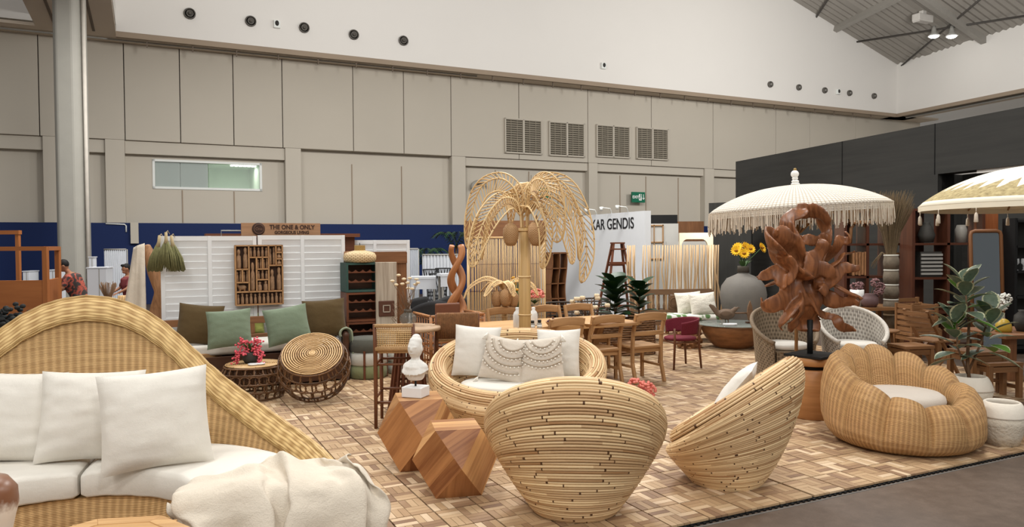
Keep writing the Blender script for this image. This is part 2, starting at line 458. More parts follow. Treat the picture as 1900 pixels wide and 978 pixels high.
# ---- soffits, white gables, roof
DB = 24.4
def edge(px, py): return HW(px, py, DB)
xa = edge(215, 63)[0]; xb = edge(1664, 214)[0]
def soffit(name, x0, x1, y0, y1, lab):
    q = MB(); q.box(((x0 + x1) / 2, (y0 + y1) / 2, ZS + .04), (x1 - x0, y1 - y0, .08)); o = q.build(name, m_soff, rot=ROTB); return tag(o, lab, kind='structure')
so = soffit('ceiling_soffit', XL, XR, DB, DW + .2, 'flat beige soffit running under the white gable wall')
xs = HW(65, 42, DB)[0]
so2 = soffit('ceiling_beam', xs, xa, 9.5, DB, 'broad beige ceiling strip coming forward above the grey column')
for x in (xs + .5, xa - .55):                       # grooves along the strip
    q = MB(); q.box((x, 17, ZS - .01), (.07, 14.5, .03)); q.build('groove_strip', plain('dark_joint', (110, 98, 86), .8), so2)
q = MB(); q.box(((xa + xb) / 2, DB + .02, ZS - .0), (xb - xa, .12, .16)); q.build('lip', m_lip, so)
q = MB()
for k in range(26):
    q.box((xa + .8 + k * (xb - xa - 1.2) / 26, DB + .15, ZS - .13), (.03, .05, .26))
q.build('hangers', plain('dark_joint', (110, 98, 86), .8), so, kind='stuff')
q = MB(); q.box((cx, DB + .5, ZS - .04), (18, .04, .04)); q.build('conduit', m_steel, so)
# white gable wall, sloped top following the roof
SL = .31; zc = 10.35
def zroof(x): return zc + (xb - x) * SL
q = MB(); q.prism([(xa, ZS + .08), (xb + .01, ZS + .08), (xb + .01, zroof(xb) + .2), (xa, zroof(xa) + .2)], 0, .2, lambda p: Vector((p.x, DB + p.z, p.y)))
gable = tag(q.build('wall_gable', m_white, rot=ROTB), 'tall white gable wall above the soffit with round air nozzles', kind='structure')
q = MB(); q.box((xs - 6, DB + .1, 12), (12, .2, 8)); tag(q.build('wall_gable_2', m_white, rot=ROTB), 'second white gable wall in the upper corner beyond the column', kind='structure')
q = MB(); q.box((xa - .05, 17, ZS + 4.3), (.1, 14.8, 8)); tag(q.build('wall_gable_3', m_white, rot=ROTB), 'white upstand along the beige ceiling strip', kind='structure')
q = MB(); q.box((xs + .05, 17, ZS + 4.3), (.1, 14.8, 8)); tag(q.build('wall_gable_4', m_white, rot=ROTB), 'white upstand on the column side of the ceiling strip', kind='structure')
# right-hand wall: from the corner towards the viewer
Ccor = E1 * xb + E2 * DB
Pn = FP(1900, 167.5, ZS); RA = atan2(Pn.y - Ccor.y, Pn.x - Ccor.x)      # heading of that wall
ROTR = (0, 0, RA)
q = MB(); q.box((12, .1, (ZS + .08 + zc + .3) / 2), (24, .2, zc - ZS + .22)); tag(q.build('wall_right', m_white, loc=Ccor, rot=ROTR), 'white upper side wall meeting the gable in the corner', kind='structure')
q = MB(); q.box((11.5, .75, ZS + .04), (25, 1.5, .08)); sr = tag(q.build('ceiling_soffit_2', m_soff, loc=Ccor, rot=ROTR), 'beige soffit strip along the white side wall', kind='structure')
q = MB(); q.box((12, .02, ZS), (24, .12, .16)); q.build('lip', m_lip, sr)
q = MB(); q.box((12, .6, ZS - .05), (24, .08, .1)); q.build('cable_tray', m_steel, sr)
q = MB(); q.box((10, 4.4, 5), (44, .2, 10)); wr2 = tag(q.build('wall_right_2', m_white, loc=Ccor, rot=ROTR), 'white outer side wall seen in the gap above the dark booth', kind='structure')
q = MB(); q.box((14, 3.3, ZS - .2), (40, .1, .12)); q.build('rail', m_soff, wr2)
# roof: corrugated steel, rising from the side wall
def corr():
    t = NT('corrugated_roof_steel'); tc = t.n('ShaderNodeTexCoord').outputs['Object']
    sp = t.n('ShaderNodeSeparateXYZ'); t.l(tc, sp.inputs[0])
    t.col(t.mix(t.noise(tc, .8, 3), lin((136, 131, 124)), lin((152, 147, 139)))); t.rough(.5); return t.m
m_roof = corr()
q = MB(); rl = []
NX = 150
def rf(u, v):
    x = xb + .3 - u * 26; y = -26 + v * 27
    return Vector((x, DB + y, zroof(x)))
# ribs run up the slope, one wave each 0.3 m along the hall
def rf2(u, v):
    y = DB + .25 - v * 27; x = xb + .3 - u * 26
    return Vector((x, y, zroof(x) + .035 * (1 if int(v * 180) % 2 else -1)))
q.surf(rf2, 1, 180, smooth=False)
roof = tag(q.build('ceiling_roof', m_roof, rot=ROTB), 'grey corrugated steel roof sloping down to the corner', kind='structure')
m_raf = plain('rafter_grey', (150, 146, 139), .5, .05)
def roofpt(px, py):                       # meet the roof plane
    d = ray(px, py); e1, e2, e3 = d.dot(E1), d.dot(E2), d.z
    t = (zc + SL * xb - HC - .12) / (e3 + SL * e1); return Vector((e1 * t, e2 * t, HC + e3 * t))
def rbar(name, a, c, w_, h_, mat):
    p, q_ = roofpt(*a), roofpt(*c); d = (q_ - p).normalized(); z = MB(); z.bar(p, q_, w_, h_, (SL * .95, 0, .95)); return z.build(name, mat, roof)
rbar('rafter', (1533, 62), (1668, -6), .22, .3, m_raf)
rbar('rafter', (1690, -20), (1832, 78), .25, .35, m_raf)
m_rod = plain('dark_brace_rod', (70, 66, 62), .5)
for a, c in (((1562, 82), (1905, 29)), ((1656, 136), (1822, -4)), ((1504, 48), (1538, -4))):
    p, q_ = roofpt(*a), roofpt(*c); z = MB(); z.tube([p, q_], .045, 5); z.build('brace_rod', m_rod, roof)
# lamps under the roof
for i, (px, py) in enumerate(((1733, 46), (1766, 46))):
    P = roofpt(px, py); P2 = E1 * P.x + E2 * P.y + Vector((0, 0, P.z - .5))
    lt = thing('high_bay_lamp', ('left' if i == 0 else 'right') + ' one of the two glaring lamps under the steel roof', 'lamp', P2, ANG, 'lamps under the roof')
    z = MB(); z.lathe([(.06, .45), (.09, .3), (.12, .15), (.26, .02)], 16); z.build('housing', m_steel, lt)
    z = MB(); z.ell((0, 0, .03), .2, .2, .1); z.build('bulb', emit('lamp_glow_%d' % i, (255, 252, 245), 14), lt)
P = roofpt(1712, 21); z = MB(); z.box((0, 0, 0), (.9, .35, .3)); z.box((0, 0, .22), (.25, .2, .2)); z.box((-.4, 0, -.17), (.1, .3, .06))
o = z.build('ceiling_projector', plain('pale_housing', (190, 186, 180), .5), loc=E1 * P.x + E2 * P.y + Vector((0, 0, P.z - .3)), rot=ROTB, bev=.03)
tag(o, 'pale grey box fixture hanging beside the twin roof lamps', 'fixture')

# ---- round nozzles and detectors on the gable
m_noz = plain('nozzle_grey', (96, 92, 86), .5); m_nozd = plain('nozzle_dark', (44, 42, 40), .5)
def nozzle(px, py, r, lab, pale):
    x, z = HW(px, py, DB); o = thing('air_nozzle', lab, 'air nozzle', E1 * x + E2 * (DB - .01) + Vector((0, 0, z)), ANG, 'round air nozzles on the gable')
    R = Matrix.Rotation(radians(90), 3, 'X')
    q = MB(); q.lathe([(r, 0), (r, .06), (r * .86, .1), (r * .8, .03), (r * .8, 0)], 24, R=R); q.build('ring', m_noz, o)
    q = MB(); q.lathe([(r * .62, .01), (r * .62, .08), (r * .5, .09), (r * .46, .02)], 20, R=R); q.build('inner_ring', m_noz, o)
    q = MB(); q.lathe([(r * .8, .012), (.0001, .014)], 20, R=R); q.build('throat', m_nozd, o)
    q = MB(); q.lathe([(r * .28, .02), (r * .25, .1), (.0001, .12)], 16, R=R); q.build('core', m_noz if not pale else m_steel, o)
ords = ['leftmost', 'second from the left', 'third from the left', 'fourth from the left', 'rightmost']
for i, (px, py) in enumerate(((352, 26), (465, 40), (564, 52), (656, 65), (748, 76))):
    nozzle(px, py, .165, ords[i] + ' of the five dark nozzles near the column end of the gable', False)
for i, (px, py) in enumerate(((1428, 157), (1481, 162.5), (1529, 168), (1575, 173), (1620.5, 178.5))):
    nozzle(px, py, .135, ords[i] + ' of the five small nozzles near the roof corner', True)
for i, (px, py, lab) in enumerate(((513, 46, 'between the dark nozzles'), (1118, 123, 'alone in the middle of the gable'), (1553, 171, 'between the small nozzles'))):
    x, z = HW(px, py, DB); q = MB(); q.box((0, -.06, 0), (.18, .12, .2)); q.ell((0, -.13, -.01), .06, .04, .07)
    o = thing('smoke_detector', 'small white detector box with dark eye ' + lab, 'detector', E1 * x + E2 * DB + Vector((0, 0, z)), ANG, 'detector boxes on the gable')
    q = MB(); q.box((0, -.06, 0), (.2, .12, .24)); q.build('case', m_wf, o, bev=.02)
    q = MB(); q.ell((0, -.12, .02), .06, .05, .085); q.build('eye', m_nozd, o)

# ---- vent grilles on the upper panels
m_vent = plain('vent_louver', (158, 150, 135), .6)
DV = DW - PR
for i, (x0, y0, x1, y1) in enumerate(((935, 219, 1004, 284), (1017, 225, 1083, 289), (1105, 231, 1167, 291), (1179, 236, 1238, 295))):
    a, zt = HW(x0, y0, DV); c, _ = HW(x1, y1, DV); zb = HW(x0, y1 - (y1 - y0) * .0, DV)[1]
    zb = HW(x0, y0 + 65 * (y1 - y0) / 65, DV)[1]
    W_, Hh = c - a, zt - zb
    o = thing('vent_grille', ['first', 'second', 'third', 'fourth'][i] + ' louvred air grille from the left on the cream wall', 'vent', E1 * (a + W_ / 2) + E2 * (DV - .001) + Vector((0, 0, zb)), ANG, 'air grilles on the long wall')
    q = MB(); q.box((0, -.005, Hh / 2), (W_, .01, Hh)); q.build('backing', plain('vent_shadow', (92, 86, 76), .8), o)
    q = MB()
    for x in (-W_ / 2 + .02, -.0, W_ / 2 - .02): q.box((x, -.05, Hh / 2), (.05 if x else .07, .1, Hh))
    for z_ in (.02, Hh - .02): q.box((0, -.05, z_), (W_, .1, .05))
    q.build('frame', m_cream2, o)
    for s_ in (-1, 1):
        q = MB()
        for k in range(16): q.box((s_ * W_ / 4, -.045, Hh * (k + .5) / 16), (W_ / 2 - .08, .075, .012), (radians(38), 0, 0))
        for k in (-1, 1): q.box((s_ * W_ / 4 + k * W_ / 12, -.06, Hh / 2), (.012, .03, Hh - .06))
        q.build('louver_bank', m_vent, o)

# ---- exit signs
m_green = plain('exit_green', (12, 104, 76), .5, .03)
m_ltr = plain('white_lettering', (238, 240, 238), .5, 0)
def exit_sign(px, py, lab, wpx=24, hpx=18):
    x, z = HW(px, py, DW); x2, _ = HW(px + wpx, py, DW); W_ = x2 - x; Hh = W_ * .66
    o = thing('exit_sign', lab, 'exit sign', E1 * (x + W_ / 2) + E2 * (DW - .3) + Vector((0, 0, z - Hh)), ANG)
    q = MB(); q.box((0, 0, Hh / 2), (W_, .08, Hh)); q.build('panel', m_green, o, bev=.01)
    put(text_mesh('EXIT', W_ * .24, .006, .004), 'lettering', m_ltr, o, (-W_ * .24, -.05, Hh * .5), (radians(90), 0, 0))
    q = MB(); q.box((W_ * .12, -.045, Hh * .5), (W_ * .2, .01, Hh * .62)); q.build('pictogram_door', m_ltr, o)
    q = MB(); q.box((W_ * .12, -.052, Hh * .52), (W_ * .05, .01, Hh * .3), (0, .4, 0)); q.ell((W_ * .14, -.055, Hh * .73), .03, .01, .03); q.box((W_ * .1, -.052, Hh * .36), (W_ * .03, .01, Hh * .22), (0, -.5, 0)); q.build('pictogram_figure', m_green, o)
    q = MB(); q.box((W_ * .36, -.045, Hh * .56), (W_ * .035, .01, Hh * .45)); q.box((W_ * .33, -.045, Hh * .36), (W_ * .035, .01, Hh * .22), (0, -.75, 0)); q.box((W_ * .39, -.045, Hh * .36), (W_ * .035, .01, Hh * .22), (0, .75, 0)); q.build('pictogram_arrow', m_ltr, o)
exit_sign(1164, 357, 'green exit sign with white lettering beside the fringed parasol')
exit_sign(990, 350, 'green exit sign half hidden behind the rattan palm fronds')
# hooked pipe beside the palm
x, z = HW(886, 352, DW); q = MB(); q.tube([(-.28, 0, 0), (-.28, -.02, .1)] + [(-.28 * cos(a), -.02, .1 + .18 * sin(a)) for a in [k * pi / 8 for k in range(1, 8)]] + [(.28, -.02, .1)], .07, 8)
tag(q.build('hooked_pipe', m_steel, loc=E1 * x + E2 * (DW - .15) + Vector((0, 0, z)), rot=ROTB), 'grey hooked pipe on the cream wall left of the palm', 'pipe')

# ---- grey column with its pipe
cp = AD(137, 460, 17.7)
col = thing('hall_column', 'tall grey steel column before the cream wall', 'column', (cp.x, cp.y, 0), ANG * .3)
tag(col, kind='structure')
m_col = plain('column_grey', (152, 150, 142), .55, .07, 2, .1, 40)
q = MB(); a_, c_ = .29, .11
q.prism([(-a_ + c_, -a_), (a_ - c_, -a_), (a_, -a_ + c_), (a_, a_), (-a_, a_), (-a_, -a_ + c_)], 0, ZS, None); q.build('shaft', m_col, col, bev=.04)
q = MB(); q.tube([(a_ + .07, -.1, 0), (a_ + .07, -.1, ZS)], .045, 8); q.build('pipe', plain('pipe_pale', (196, 190, 180), .5), col)
q = MB(); q.box((0, 0, .2), (a_ * 2 + .06, a_ * 2 + .06, .4)); q.build('base_guard', m_col, col, bev=.02)

# small cream cable box hanging on the blue band and its conduit
x, z = HW(250, 452, DW - .4); x2, z2 = HW(250, 413, DW - .4)
q = MB(); q.box((0, 0, (z2 - z) / 2), (.22, .12, z2 - z)); tag(q.build('cable_duct', m_cream, loc=E1 * x + E2 * (DW - .42) + Vector((0, 0, z)), rot=ROTB, bev=.01), 'short cream cable duct hanging on the blue band', 'duct')
x, z = HW(196, 415, DW - .4); q = MB(); q.tube([(0, 0, 0), (.5, 0, -.02), (.54, 0, -.06), (.54, 0, -.25)], .02, 6)
tag(q.build('conduit_pipe', m_wf, loc=E1 * x + E2 * (DW - .38) + Vector((0, 0, z)), rot=ROTB), 'thin white conduit bent at the top of the blue band', 'pipe')

# ---- dark booth wall on the right
A = FP(1365, 300, 4.0); B = FP(1900, 198, 4.0); BA = atan2(B.y - A.y, B.x - A.x); LB = (B - A).length + 4
ROTD = (0, 0, BA); Dx = Vector((cos(BA), sin(BA), 0)); Dn = Vector((-sin(BA), cos(BA), 0))
def DP(px, py, off=0.):        # on the dark wall: (along, height); off>0 stands off towards the booth
    d = ray(px, py); n = Vector((sin(BA), -cos(BA), 0)); s0 = (A - Vector((0, 0, 4 - HC)) - Vector((0, 0, HC)))
    t = (s0.dot(n) + off) / d.dot(n); P = d * t
    return (P - Vector((s0.x, s0.y, 0))).dot(Dx), HC + P.z
xo, zo = DP(1740, 323)
dk = bpy.data.objects.new('wall_booth_dark', None); C.objects.link(dk); dk.location = (A.x, A.y, 0); dk.rotation_euler = ROTD
tag(dk, 'tall charcoal booth wall behind the parasols and shelves', kind='structure')
q = MB(); q.box((LB / 2, .2, (4 + zo) / 2), (LB, .4, 4 - zo)); q.build('fascia', m_dark, dk)
js = [0, DP(1563, 260)[0], DP(1735, 230)[0], LB]
q = MB(); q.box((xo / 2, .2, zo / 2), (xo, .4, zo)); q.build('wall_panel', m_dark, dk)
q = MB(); q.box(((xo + LB) / 2, .75, zo / 2), (LB - xo, .3, zo)); q.build('recessed_panel', m_dark, dk)
q = MB(); q.box((xo - .1, .5, zo / 2), (.2, .8, zo)); q.build('return_panel', m_dark, dk)
for x in js[1:3]:
    q = MB(); q.box((x, -.006, (4 + zo) / 2), (.015, .012, 4 - zo)); q.build('joint_strip', m_black, dk)
q = MB(); q.box((xo + 3.4, .3, zo + .02), (5.2, .5, .16)); q.build('pale_beam', m_white, dk)
P0 = AD(1317, 377, 19.3); P1 = AD(1395, 366, 18.6)
q = MB(); q.box(((P1 - P0).length / 2, 0, P0.z / 2), ((P1 - P0).length, .12, P0.z))
tag(q.build('partition_dark', m_dark, loc=(P0.x, P0.y, 0), rot=(0, 0, atan2(P1.y - P0.y, P1.x - P0.x))), 'lower charcoal partition at the end of the tall dark wall', kind='structure')

# ================================================================== TILED PLATFORM
E2F = 3.618                                  # front edge along E2
TS = .30
def deck():
    t = NT('teak_tile_slats'); uv = t.n('ShaderNodeTexCoord').outputs['UV']
    oi = t.n('ShaderNodeObjectInfo').outputs['Random']; geo = t.n('ShaderNodeNewGeometry').outputs['Random Per Island']
    rnd = t.math('FRACT', t.math('ADD', t.math('MULTIPLY', oi, 7.31), t.math('MULTIPLY', geo, 3.0)))
    off = t.math('MULTIPLY', rnd, 91.)
    cx_ = t.n('ShaderNodeCombineXYZ'); t.l(off, cx_.inputs[0]); t.l(off, cx_.inputs[1])
    g = t.noise(t.mapv(uv, (5, 90, 1), cx_.outputs[0]), 1., 4)
    base = t.ramp(rnd, [(0, lin((142, 112, 86))), (.3, lin((172, 142, 108))), (.55, lin((188, 159, 122))), (.8, lin((202, 175, 138))), (1, lin((228, 206, 174)))])
    wc = t.n('ShaderNodeTexCoord').outputs['Object']
    col_ = t.mix(t.math('MULTIPLY', g, .85), base, lin((120, 88, 62)), 'MULTIPLY')
    c2 = t.mix(t.math('ADD', t.math('MULTIPLY', g, .5), .0), base, t.mix(1., base, lin((188, 160, 140)), 'MULTIPLY'))
    t.col(c2); t.rough(.6); t.bump(g, .2, .003); return t.m
m_deck = deck()
fl = bpy.data.objects.new('floor_platform', None); C.objects.link(fl); fl.rotation_euler = ROTB
tag(fl, 'platform of square teak slat tiles laid in basket weave', kind='structure')
tiles = []
JX = 4.274; JL = 1.3496
xs_ = [JL + k * TS for k in range(-19, 9)]; xs_ = [x for x in xs_ if x + TS <= JX + .15]
last = xs_[-1]
for x0 in xs_ + [last + TS + .014 + k * TS for k in range(0, 20)]:
    for j in range(27): tiles.append((x0, E2F + j * TS))
xw = {}
def dist(t):
    p = E1 * (t[0] + .15) + E2 * (t[1] + .15); return p.length
def infrm(t):
    p = E1 * (t[0] + .15) + E2 * (t[1] + .15)
    if p.y < 2.3: return False
    return abs(p.x) < .70 * p.y + 1.2
tiles = [t for t in tiles if infrm(t)]
tiles.sort(key=dist)
near = [t for t in tiles]
KT = .976
def slat_boxes(q, ox, oy, par):
    bs = TS / 2; g = .004
    for a in range(2):
        for c in range(2):
            hor = (a + c + par) % 2
            for k in range(3):
                w_ = bs / 3
                if hor: q.box((ox + bs + (a - .5) * bs * KT, oy + bs + ((c - .5) * bs + (k - 1) * w_) * KT, .021 + random.uniform(-.0008, .0008)), ((bs - g) * KT, (w_ - g * .8) * KT, .014))
                else: q.box((ox + bs + ((a - .5) * bs + (k - 1) * w_) * KT, oy + bs + (c - .5) * bs * KT, .021 + random.uniform(-.0008, .0008)), ((w_ - g * .8) * KT, (bs - g) * KT, .014))
# shared tile mesh (a square of 12 slats) and shared slat mesh
tm = {}
for par in (0, 1):
    q = MB(); slat_boxes(q, -TS / 2, -TS / 2, par); tm[par] = q.mesh('deck_tile'); tm[par].materials.append(m_deck)
q = MB(); q.box((0, 0, .007), (TS - .006, TS - .006, .013)); gm = q.mesh('plastic_grid'); gm.materials.append(m_black)
q = MB(); q.box((0, 0, 0), ((TS / 2 - .004) * KT, (TS / 6 - .0032) * KT, .014)); smesh = q.mesh('slat'); smesh.materials.append(m_deck)
front = set(); 
vis = [t for t in tiles if (lambda p: 40 < 950 + FPX * p.x / p.y < 1880)(E1 * (t[0] + .15) + E2 * (t[1] + .15))]
# tiles hidden under the big wicker settee are not candidates for the nearest ones
def open_tile(t):
    p = E1 * (t[0] + .15) + E2 * (t[1] + .15); px = 950 + FPX * p.x / p.y; py = 453 + FPX * HC / p.y
    if px < 560 or py > 985: return False
    if hypot(p.x - .35, p.y - 4.85) < .3 or hypot(p.x + .45, p.y - 5.1) < .15: return False
    return True
opn = [t for t in tiles if open_tile(t)]
slatted = set(opn[:25]); single = set(opn[25:300])
rest = MB(); restg = MB()
for i, t in enumerate(tiles):
    cxy = (t[0] + TS / 2, t[1] + TS / 2)
    if t in slatted:
        o = put(gm, 'deck_tile', None, fl, (cxy[0], cxy[1], 0))
        bs = TS / 2
        for a in range(2):
            for c in range(2):
                for k in range(3):
                    hor = (a + c) % 2; w_ = bs / 3
                    dx, dy = (a - .5) * bs, (c - .5) * bs; e = (k - 1) * w_
                    put(smesh, 'slat', None, o, ((dx + (0 if hor else e)) * KT, (dy + (e if hor else 0)) * KT, .021), (0, 0, 0 if hor else pi / 2))
    elif t in single:
        put(tm[0], 'deck_tile', None, fl, (cxy[0], cxy[1], 0))
    else:
        slat_boxes(rest, t[0], t[1], 0)
rest.build('deck_tiles_far', m_deck, fl, kind='stuff')
x0 = min(t[0] for t in tiles); x1 = max(t[0] for t in tiles) + TS; y1 = max(t[1] for t in tiles) + TS
q = MB(); q.box(((x0 + x1) / 2, (E2F + y1) / 2, .006), (x1 - x0, y1 - E2F, .011)); q.build('plastic_base', m_black, fl)
q = MB()
for k in range(int((x1 - x0) / .05)): q.box((x0 + k * .05, E2F - .006, .006), (.018, .016, .011))
q.build('clip_loops', m_black, fl, kind='stuff')
q = MB(); q.box(((x0 + x1) / 2, E2F - .03, .002), (x1 - x0, .006, .004)); q.build('edge_tape', plain('pale_tape', (134, 132, 128), .5), fl)
# ================================================================== FRONT SEATING
m_linen = cloth_mat('white_linen', (220, 215, 205), 900, .3, .03)
m_linen2 = cloth_mat('warm_white_cotton', (220, 216, 207), 700, .25, .03)
m_throw = cloth_mat('oatmeal_throw', (214, 203, 186), 420, .5, .06)
m_wick = wicker('honey_wicker', (142, 102, 58), (232, 194, 138), .045, .0095, .6, .3, False)
m_rim = wicker('honey_wicker_rim', (156, 118, 68), (222, 190, 132), .11, .015, .6, .2)
def interp(tab, x):
    if x <= tab[0][0]: return tab[0][1]
    for (a, p), (b_, q) in zip(tab, tab[1:]):
        if x <= b_:
            k = (x - a) / (b_ - a); k = k * k * (3 - 2 * k) * .35 + k * .65
            return p + (q - p) * k
    return tab[-1][1]
def pillow_mesh(w, h, t, seed=0, n=26, wr=.012, pinch=.06):
    q = MB()
    def side(sgn):
        def fn(u, v):
            a, b_ = 2 * u - 1, 2 * v - 1
            ex = 1 - pinch * (1 - b_ * b_) ; ez = 1 - pinch * (1 - a * a)
            x = a * ex * w / 2; z = b_ * ez * h / 2
            e = max(0, (1 - abs(a) ** 2.6)) * max(0, (1 - abs(b_) ** 2.6))
            y = t / 2 * e ** .55
            edge = (abs(a) ** 4 + abs(b_) ** 4) * .6
            wrk = wr * (nz3(a * 2.2 + seed, b_ * 5.5, seed * 1.7 + sgn) * min(1, edge + .25) + .14 * nz3(a * 6 + seed, b_ * 6, 3 + sgn)) * min(1, e * 4)
            return Vector((x, sgn * (y + wrk), z + h / 2))
        return fn
    q.surf(side(-1), n, n, us=w, vs_=h); q.surf(side(1), n, n, us=w, vs_=h, flip=True)
    return q
def pillow(label, mat, loc, rz, w, h, t, lean=14, roll=0, seed=0, group=None, name='pillow', wr=.012):
    q = pillow_mesh(w, h, t, seed, wr=wr)
    o = q.build(name, mat, loc=loc, rot=None or (0, 0, 0))
    o.rotation_euler = (Matrix.Rotation(rz, 4, 'Z') @ Matrix.Rotation(-radians(lean), 4, 'X') @ Matrix.Rotation(radians(roll), 4, 'Y')).to_euler()
    tag(o, label, 'pillow', group)
    return o

# ---- big curved wicker settee
SC = Vector((-2.3, 3.6, 0)); AX = 111.5
RT = [(0, 1.43), (5, 1.415), (9, 1.385), (13.5, 1.33), (18, 1.25), (22, 1.16), (26, 1.06), (30.5, .95), (35, .86), (40, .782), (45, .707), (50, .645), (56, .585), (63, .532), (70, .48), (79, .41), (88, .35), (96, .30)]
def zrim(th): return interp(RT, abs(th - AX))
settee = thing('wicker_settee', 'huge curved honey wicker settee with sweeping high back', 'sofa', SC)
TH0, TH1 = 15.5, 207.5
def pol(r, th, z): return Vector((r * cos(radians(th)), r * sin(radians(th)), z))
RF = .70
def inner(u, v):
    th = TH0 + (TH1 - TH0) * u; zr = zrim(th) - .11; z = .26 + (zr - .26) * v
    return pol(1.33 + .10 * v ** .8 + .0, th, z)
q = MB(); q.surf(inner, 96, 24, uvfn=lambda u, v: (u * 4.6, .26 + v * (zrim(TH0 + (TH1 - TH0) * u) - .26)), flip=True); q.build('back_inner', m_wick, settee)
def outer(u, v):
    th = TH0 + (TH1 - TH0) * u; zr = zrim(th) - .10; return pol(1.47 + .06 * v, th, zr * v)
q = MB(); q.surf(outer, 96, 20, uvfn=lambda u, v: (u * 5, v * zrim(TH0 + (TH1 - TH0) * u))); q.build('back_outer', m_wick, settee)
RP = [(1.415, -.165), (1.395, -.15), (1.40, -.11), (1.43, -.055), (1.465, -.015), (1.50, 0), (1.535, -.02), (1.55, -.07), (1.545, -.13), (1.53, -.15)]
def rimf(u, v):
    th = TH0 - .6 + (TH1 - TH0 + 1.2) * u; k = v * (len(RP) - 1); i = min(int(k), len(RP) - 2); fr_ = k - i
    r = RP[i][0] + (RP[i + 1][0] - RP[i][0]) * fr_; dz = RP[i][1] + (RP[i + 1][1] - RP[i][1]) * fr_
    sc = .45 + .55 * min(1, zrim(th) / .8)
    return pol(r, th, zrim(th) + dz * sc)
def rimuv(u, v): return (u * 5.6, v * .32)
q = MB(); q.surf(rimf, 150, 14, uvfn=rimuv, flip=True); q.build('rim_band', m_rim, settee)
q = MB()
for v in (.03, .5): q.tube([rimf(k / 120, v) + Vector((0, 0, .004)) for k in range(121)], .008, 5)
q.build('rim_cord', m_rim, settee)
def apron(u, v):
    th = TH0 + (TH1 - TH0) * u; return pol(RF + .045 - .02 * sin(pi * v), th, .29 * v)
q = MB(); q.surf(apron, 60, 8, us=2.5, vs_=.29, flip=True); q.build('front_apron', m_wick, settee)
q = MB(); q.surf(lambda u, v: pol(RF + .045 + (1.36 - RF) * v, TH0 + (TH1 - TH0) * u, .29), 60, 3, us=3, vs_=.6, flip=True); q.build('seat_deck', m_wick, settee)
for th, fl_ in ((TH0, True), (TH1, False)):
    q = MB(); q.surf(lambda u, v: pol(RF + .045 + (1.53 - RF - .045) * u, th, v * (.29 + (zrim(th) - .29) * max(0, (u - .6) / .4))), 14, 6, us=.8, vs_=.3, flip=fl_); q.build('end_panel', m_wick, settee)
def cushion_sector(th0, th1, r0, r1, z0, z1, seed):
    q = MB(); n = 40
    zc_, hz = (z0 + z1) / 2, (z1 - z0) / 2; rc, hr = (r0 + r1) / 2, (r1 - r0) / 2
    def fn(u, v):
        th = th0 + (th1 - th0) * u; a = 2 * pi * v
        e = .22; ca, sa = cos(a), sin(a)
        x = math.copysign(abs(ca) ** e, ca); y = math.copysign(abs(sa) ** e, sa)
        k = 1 - max(0, (abs(2 * u - 1) - .955) / .045) ** 2.5 * .22
        y *= k
        puff = .012 * sin(pi * u) if y > .9 else 0
        return pol(rc + hr * x, th, zc_ + hz * y + puff + .006 * nz3(th * .12, x * 2, seed))
    q.surf(fn, n, 28, cv=True, us=1.4, vs_=1.4)
    for i0, rev in ((0, False), (n, True)):
        idx = [i0 * 28 + k for k in range(28)]
        if rev: idx.reverse()
        q.f.append(tuple(idx)); q.uv.append([(0, 0)] * 28); q.sm.append(False)
    return q
for (a, b_, lab, sd) in ((16.5, 106.2, 'long white seat cushion under the oatmeal throw on the wicker settee', 1), (107.6, 198, 'white seat cushion at the cropped end of the wicker settee', 2)):
    o = cushion_sector(a, b_, RF, 1.33, .295, .455, sd).build('seat_cushion', m_linen, loc=SC); tag(o, lab, 'cushion', 'settee seat cushions')
pillow('large white pillow nearest the throw on the wicker settee', m_linen, (-2.06, 4.31, .458), radians(24), .60, .58, .23, 17, -3, 1, 'settee pillows', wr=.022)
pillow('middle white pillow of three on the wicker settee', m_linen, (-2.57, 4.47, .458), radians(16), .58, .55, .23, 16, 2, 2, 'settee pillows', wr=.03)
pillow('white pillow cropped by the photo edge on the wicker settee', m_linen, (-3.06, 4.45, .458), radians(10), .58, .55, .23, 16, 3, 3, 'settee pillows', wr=.025)
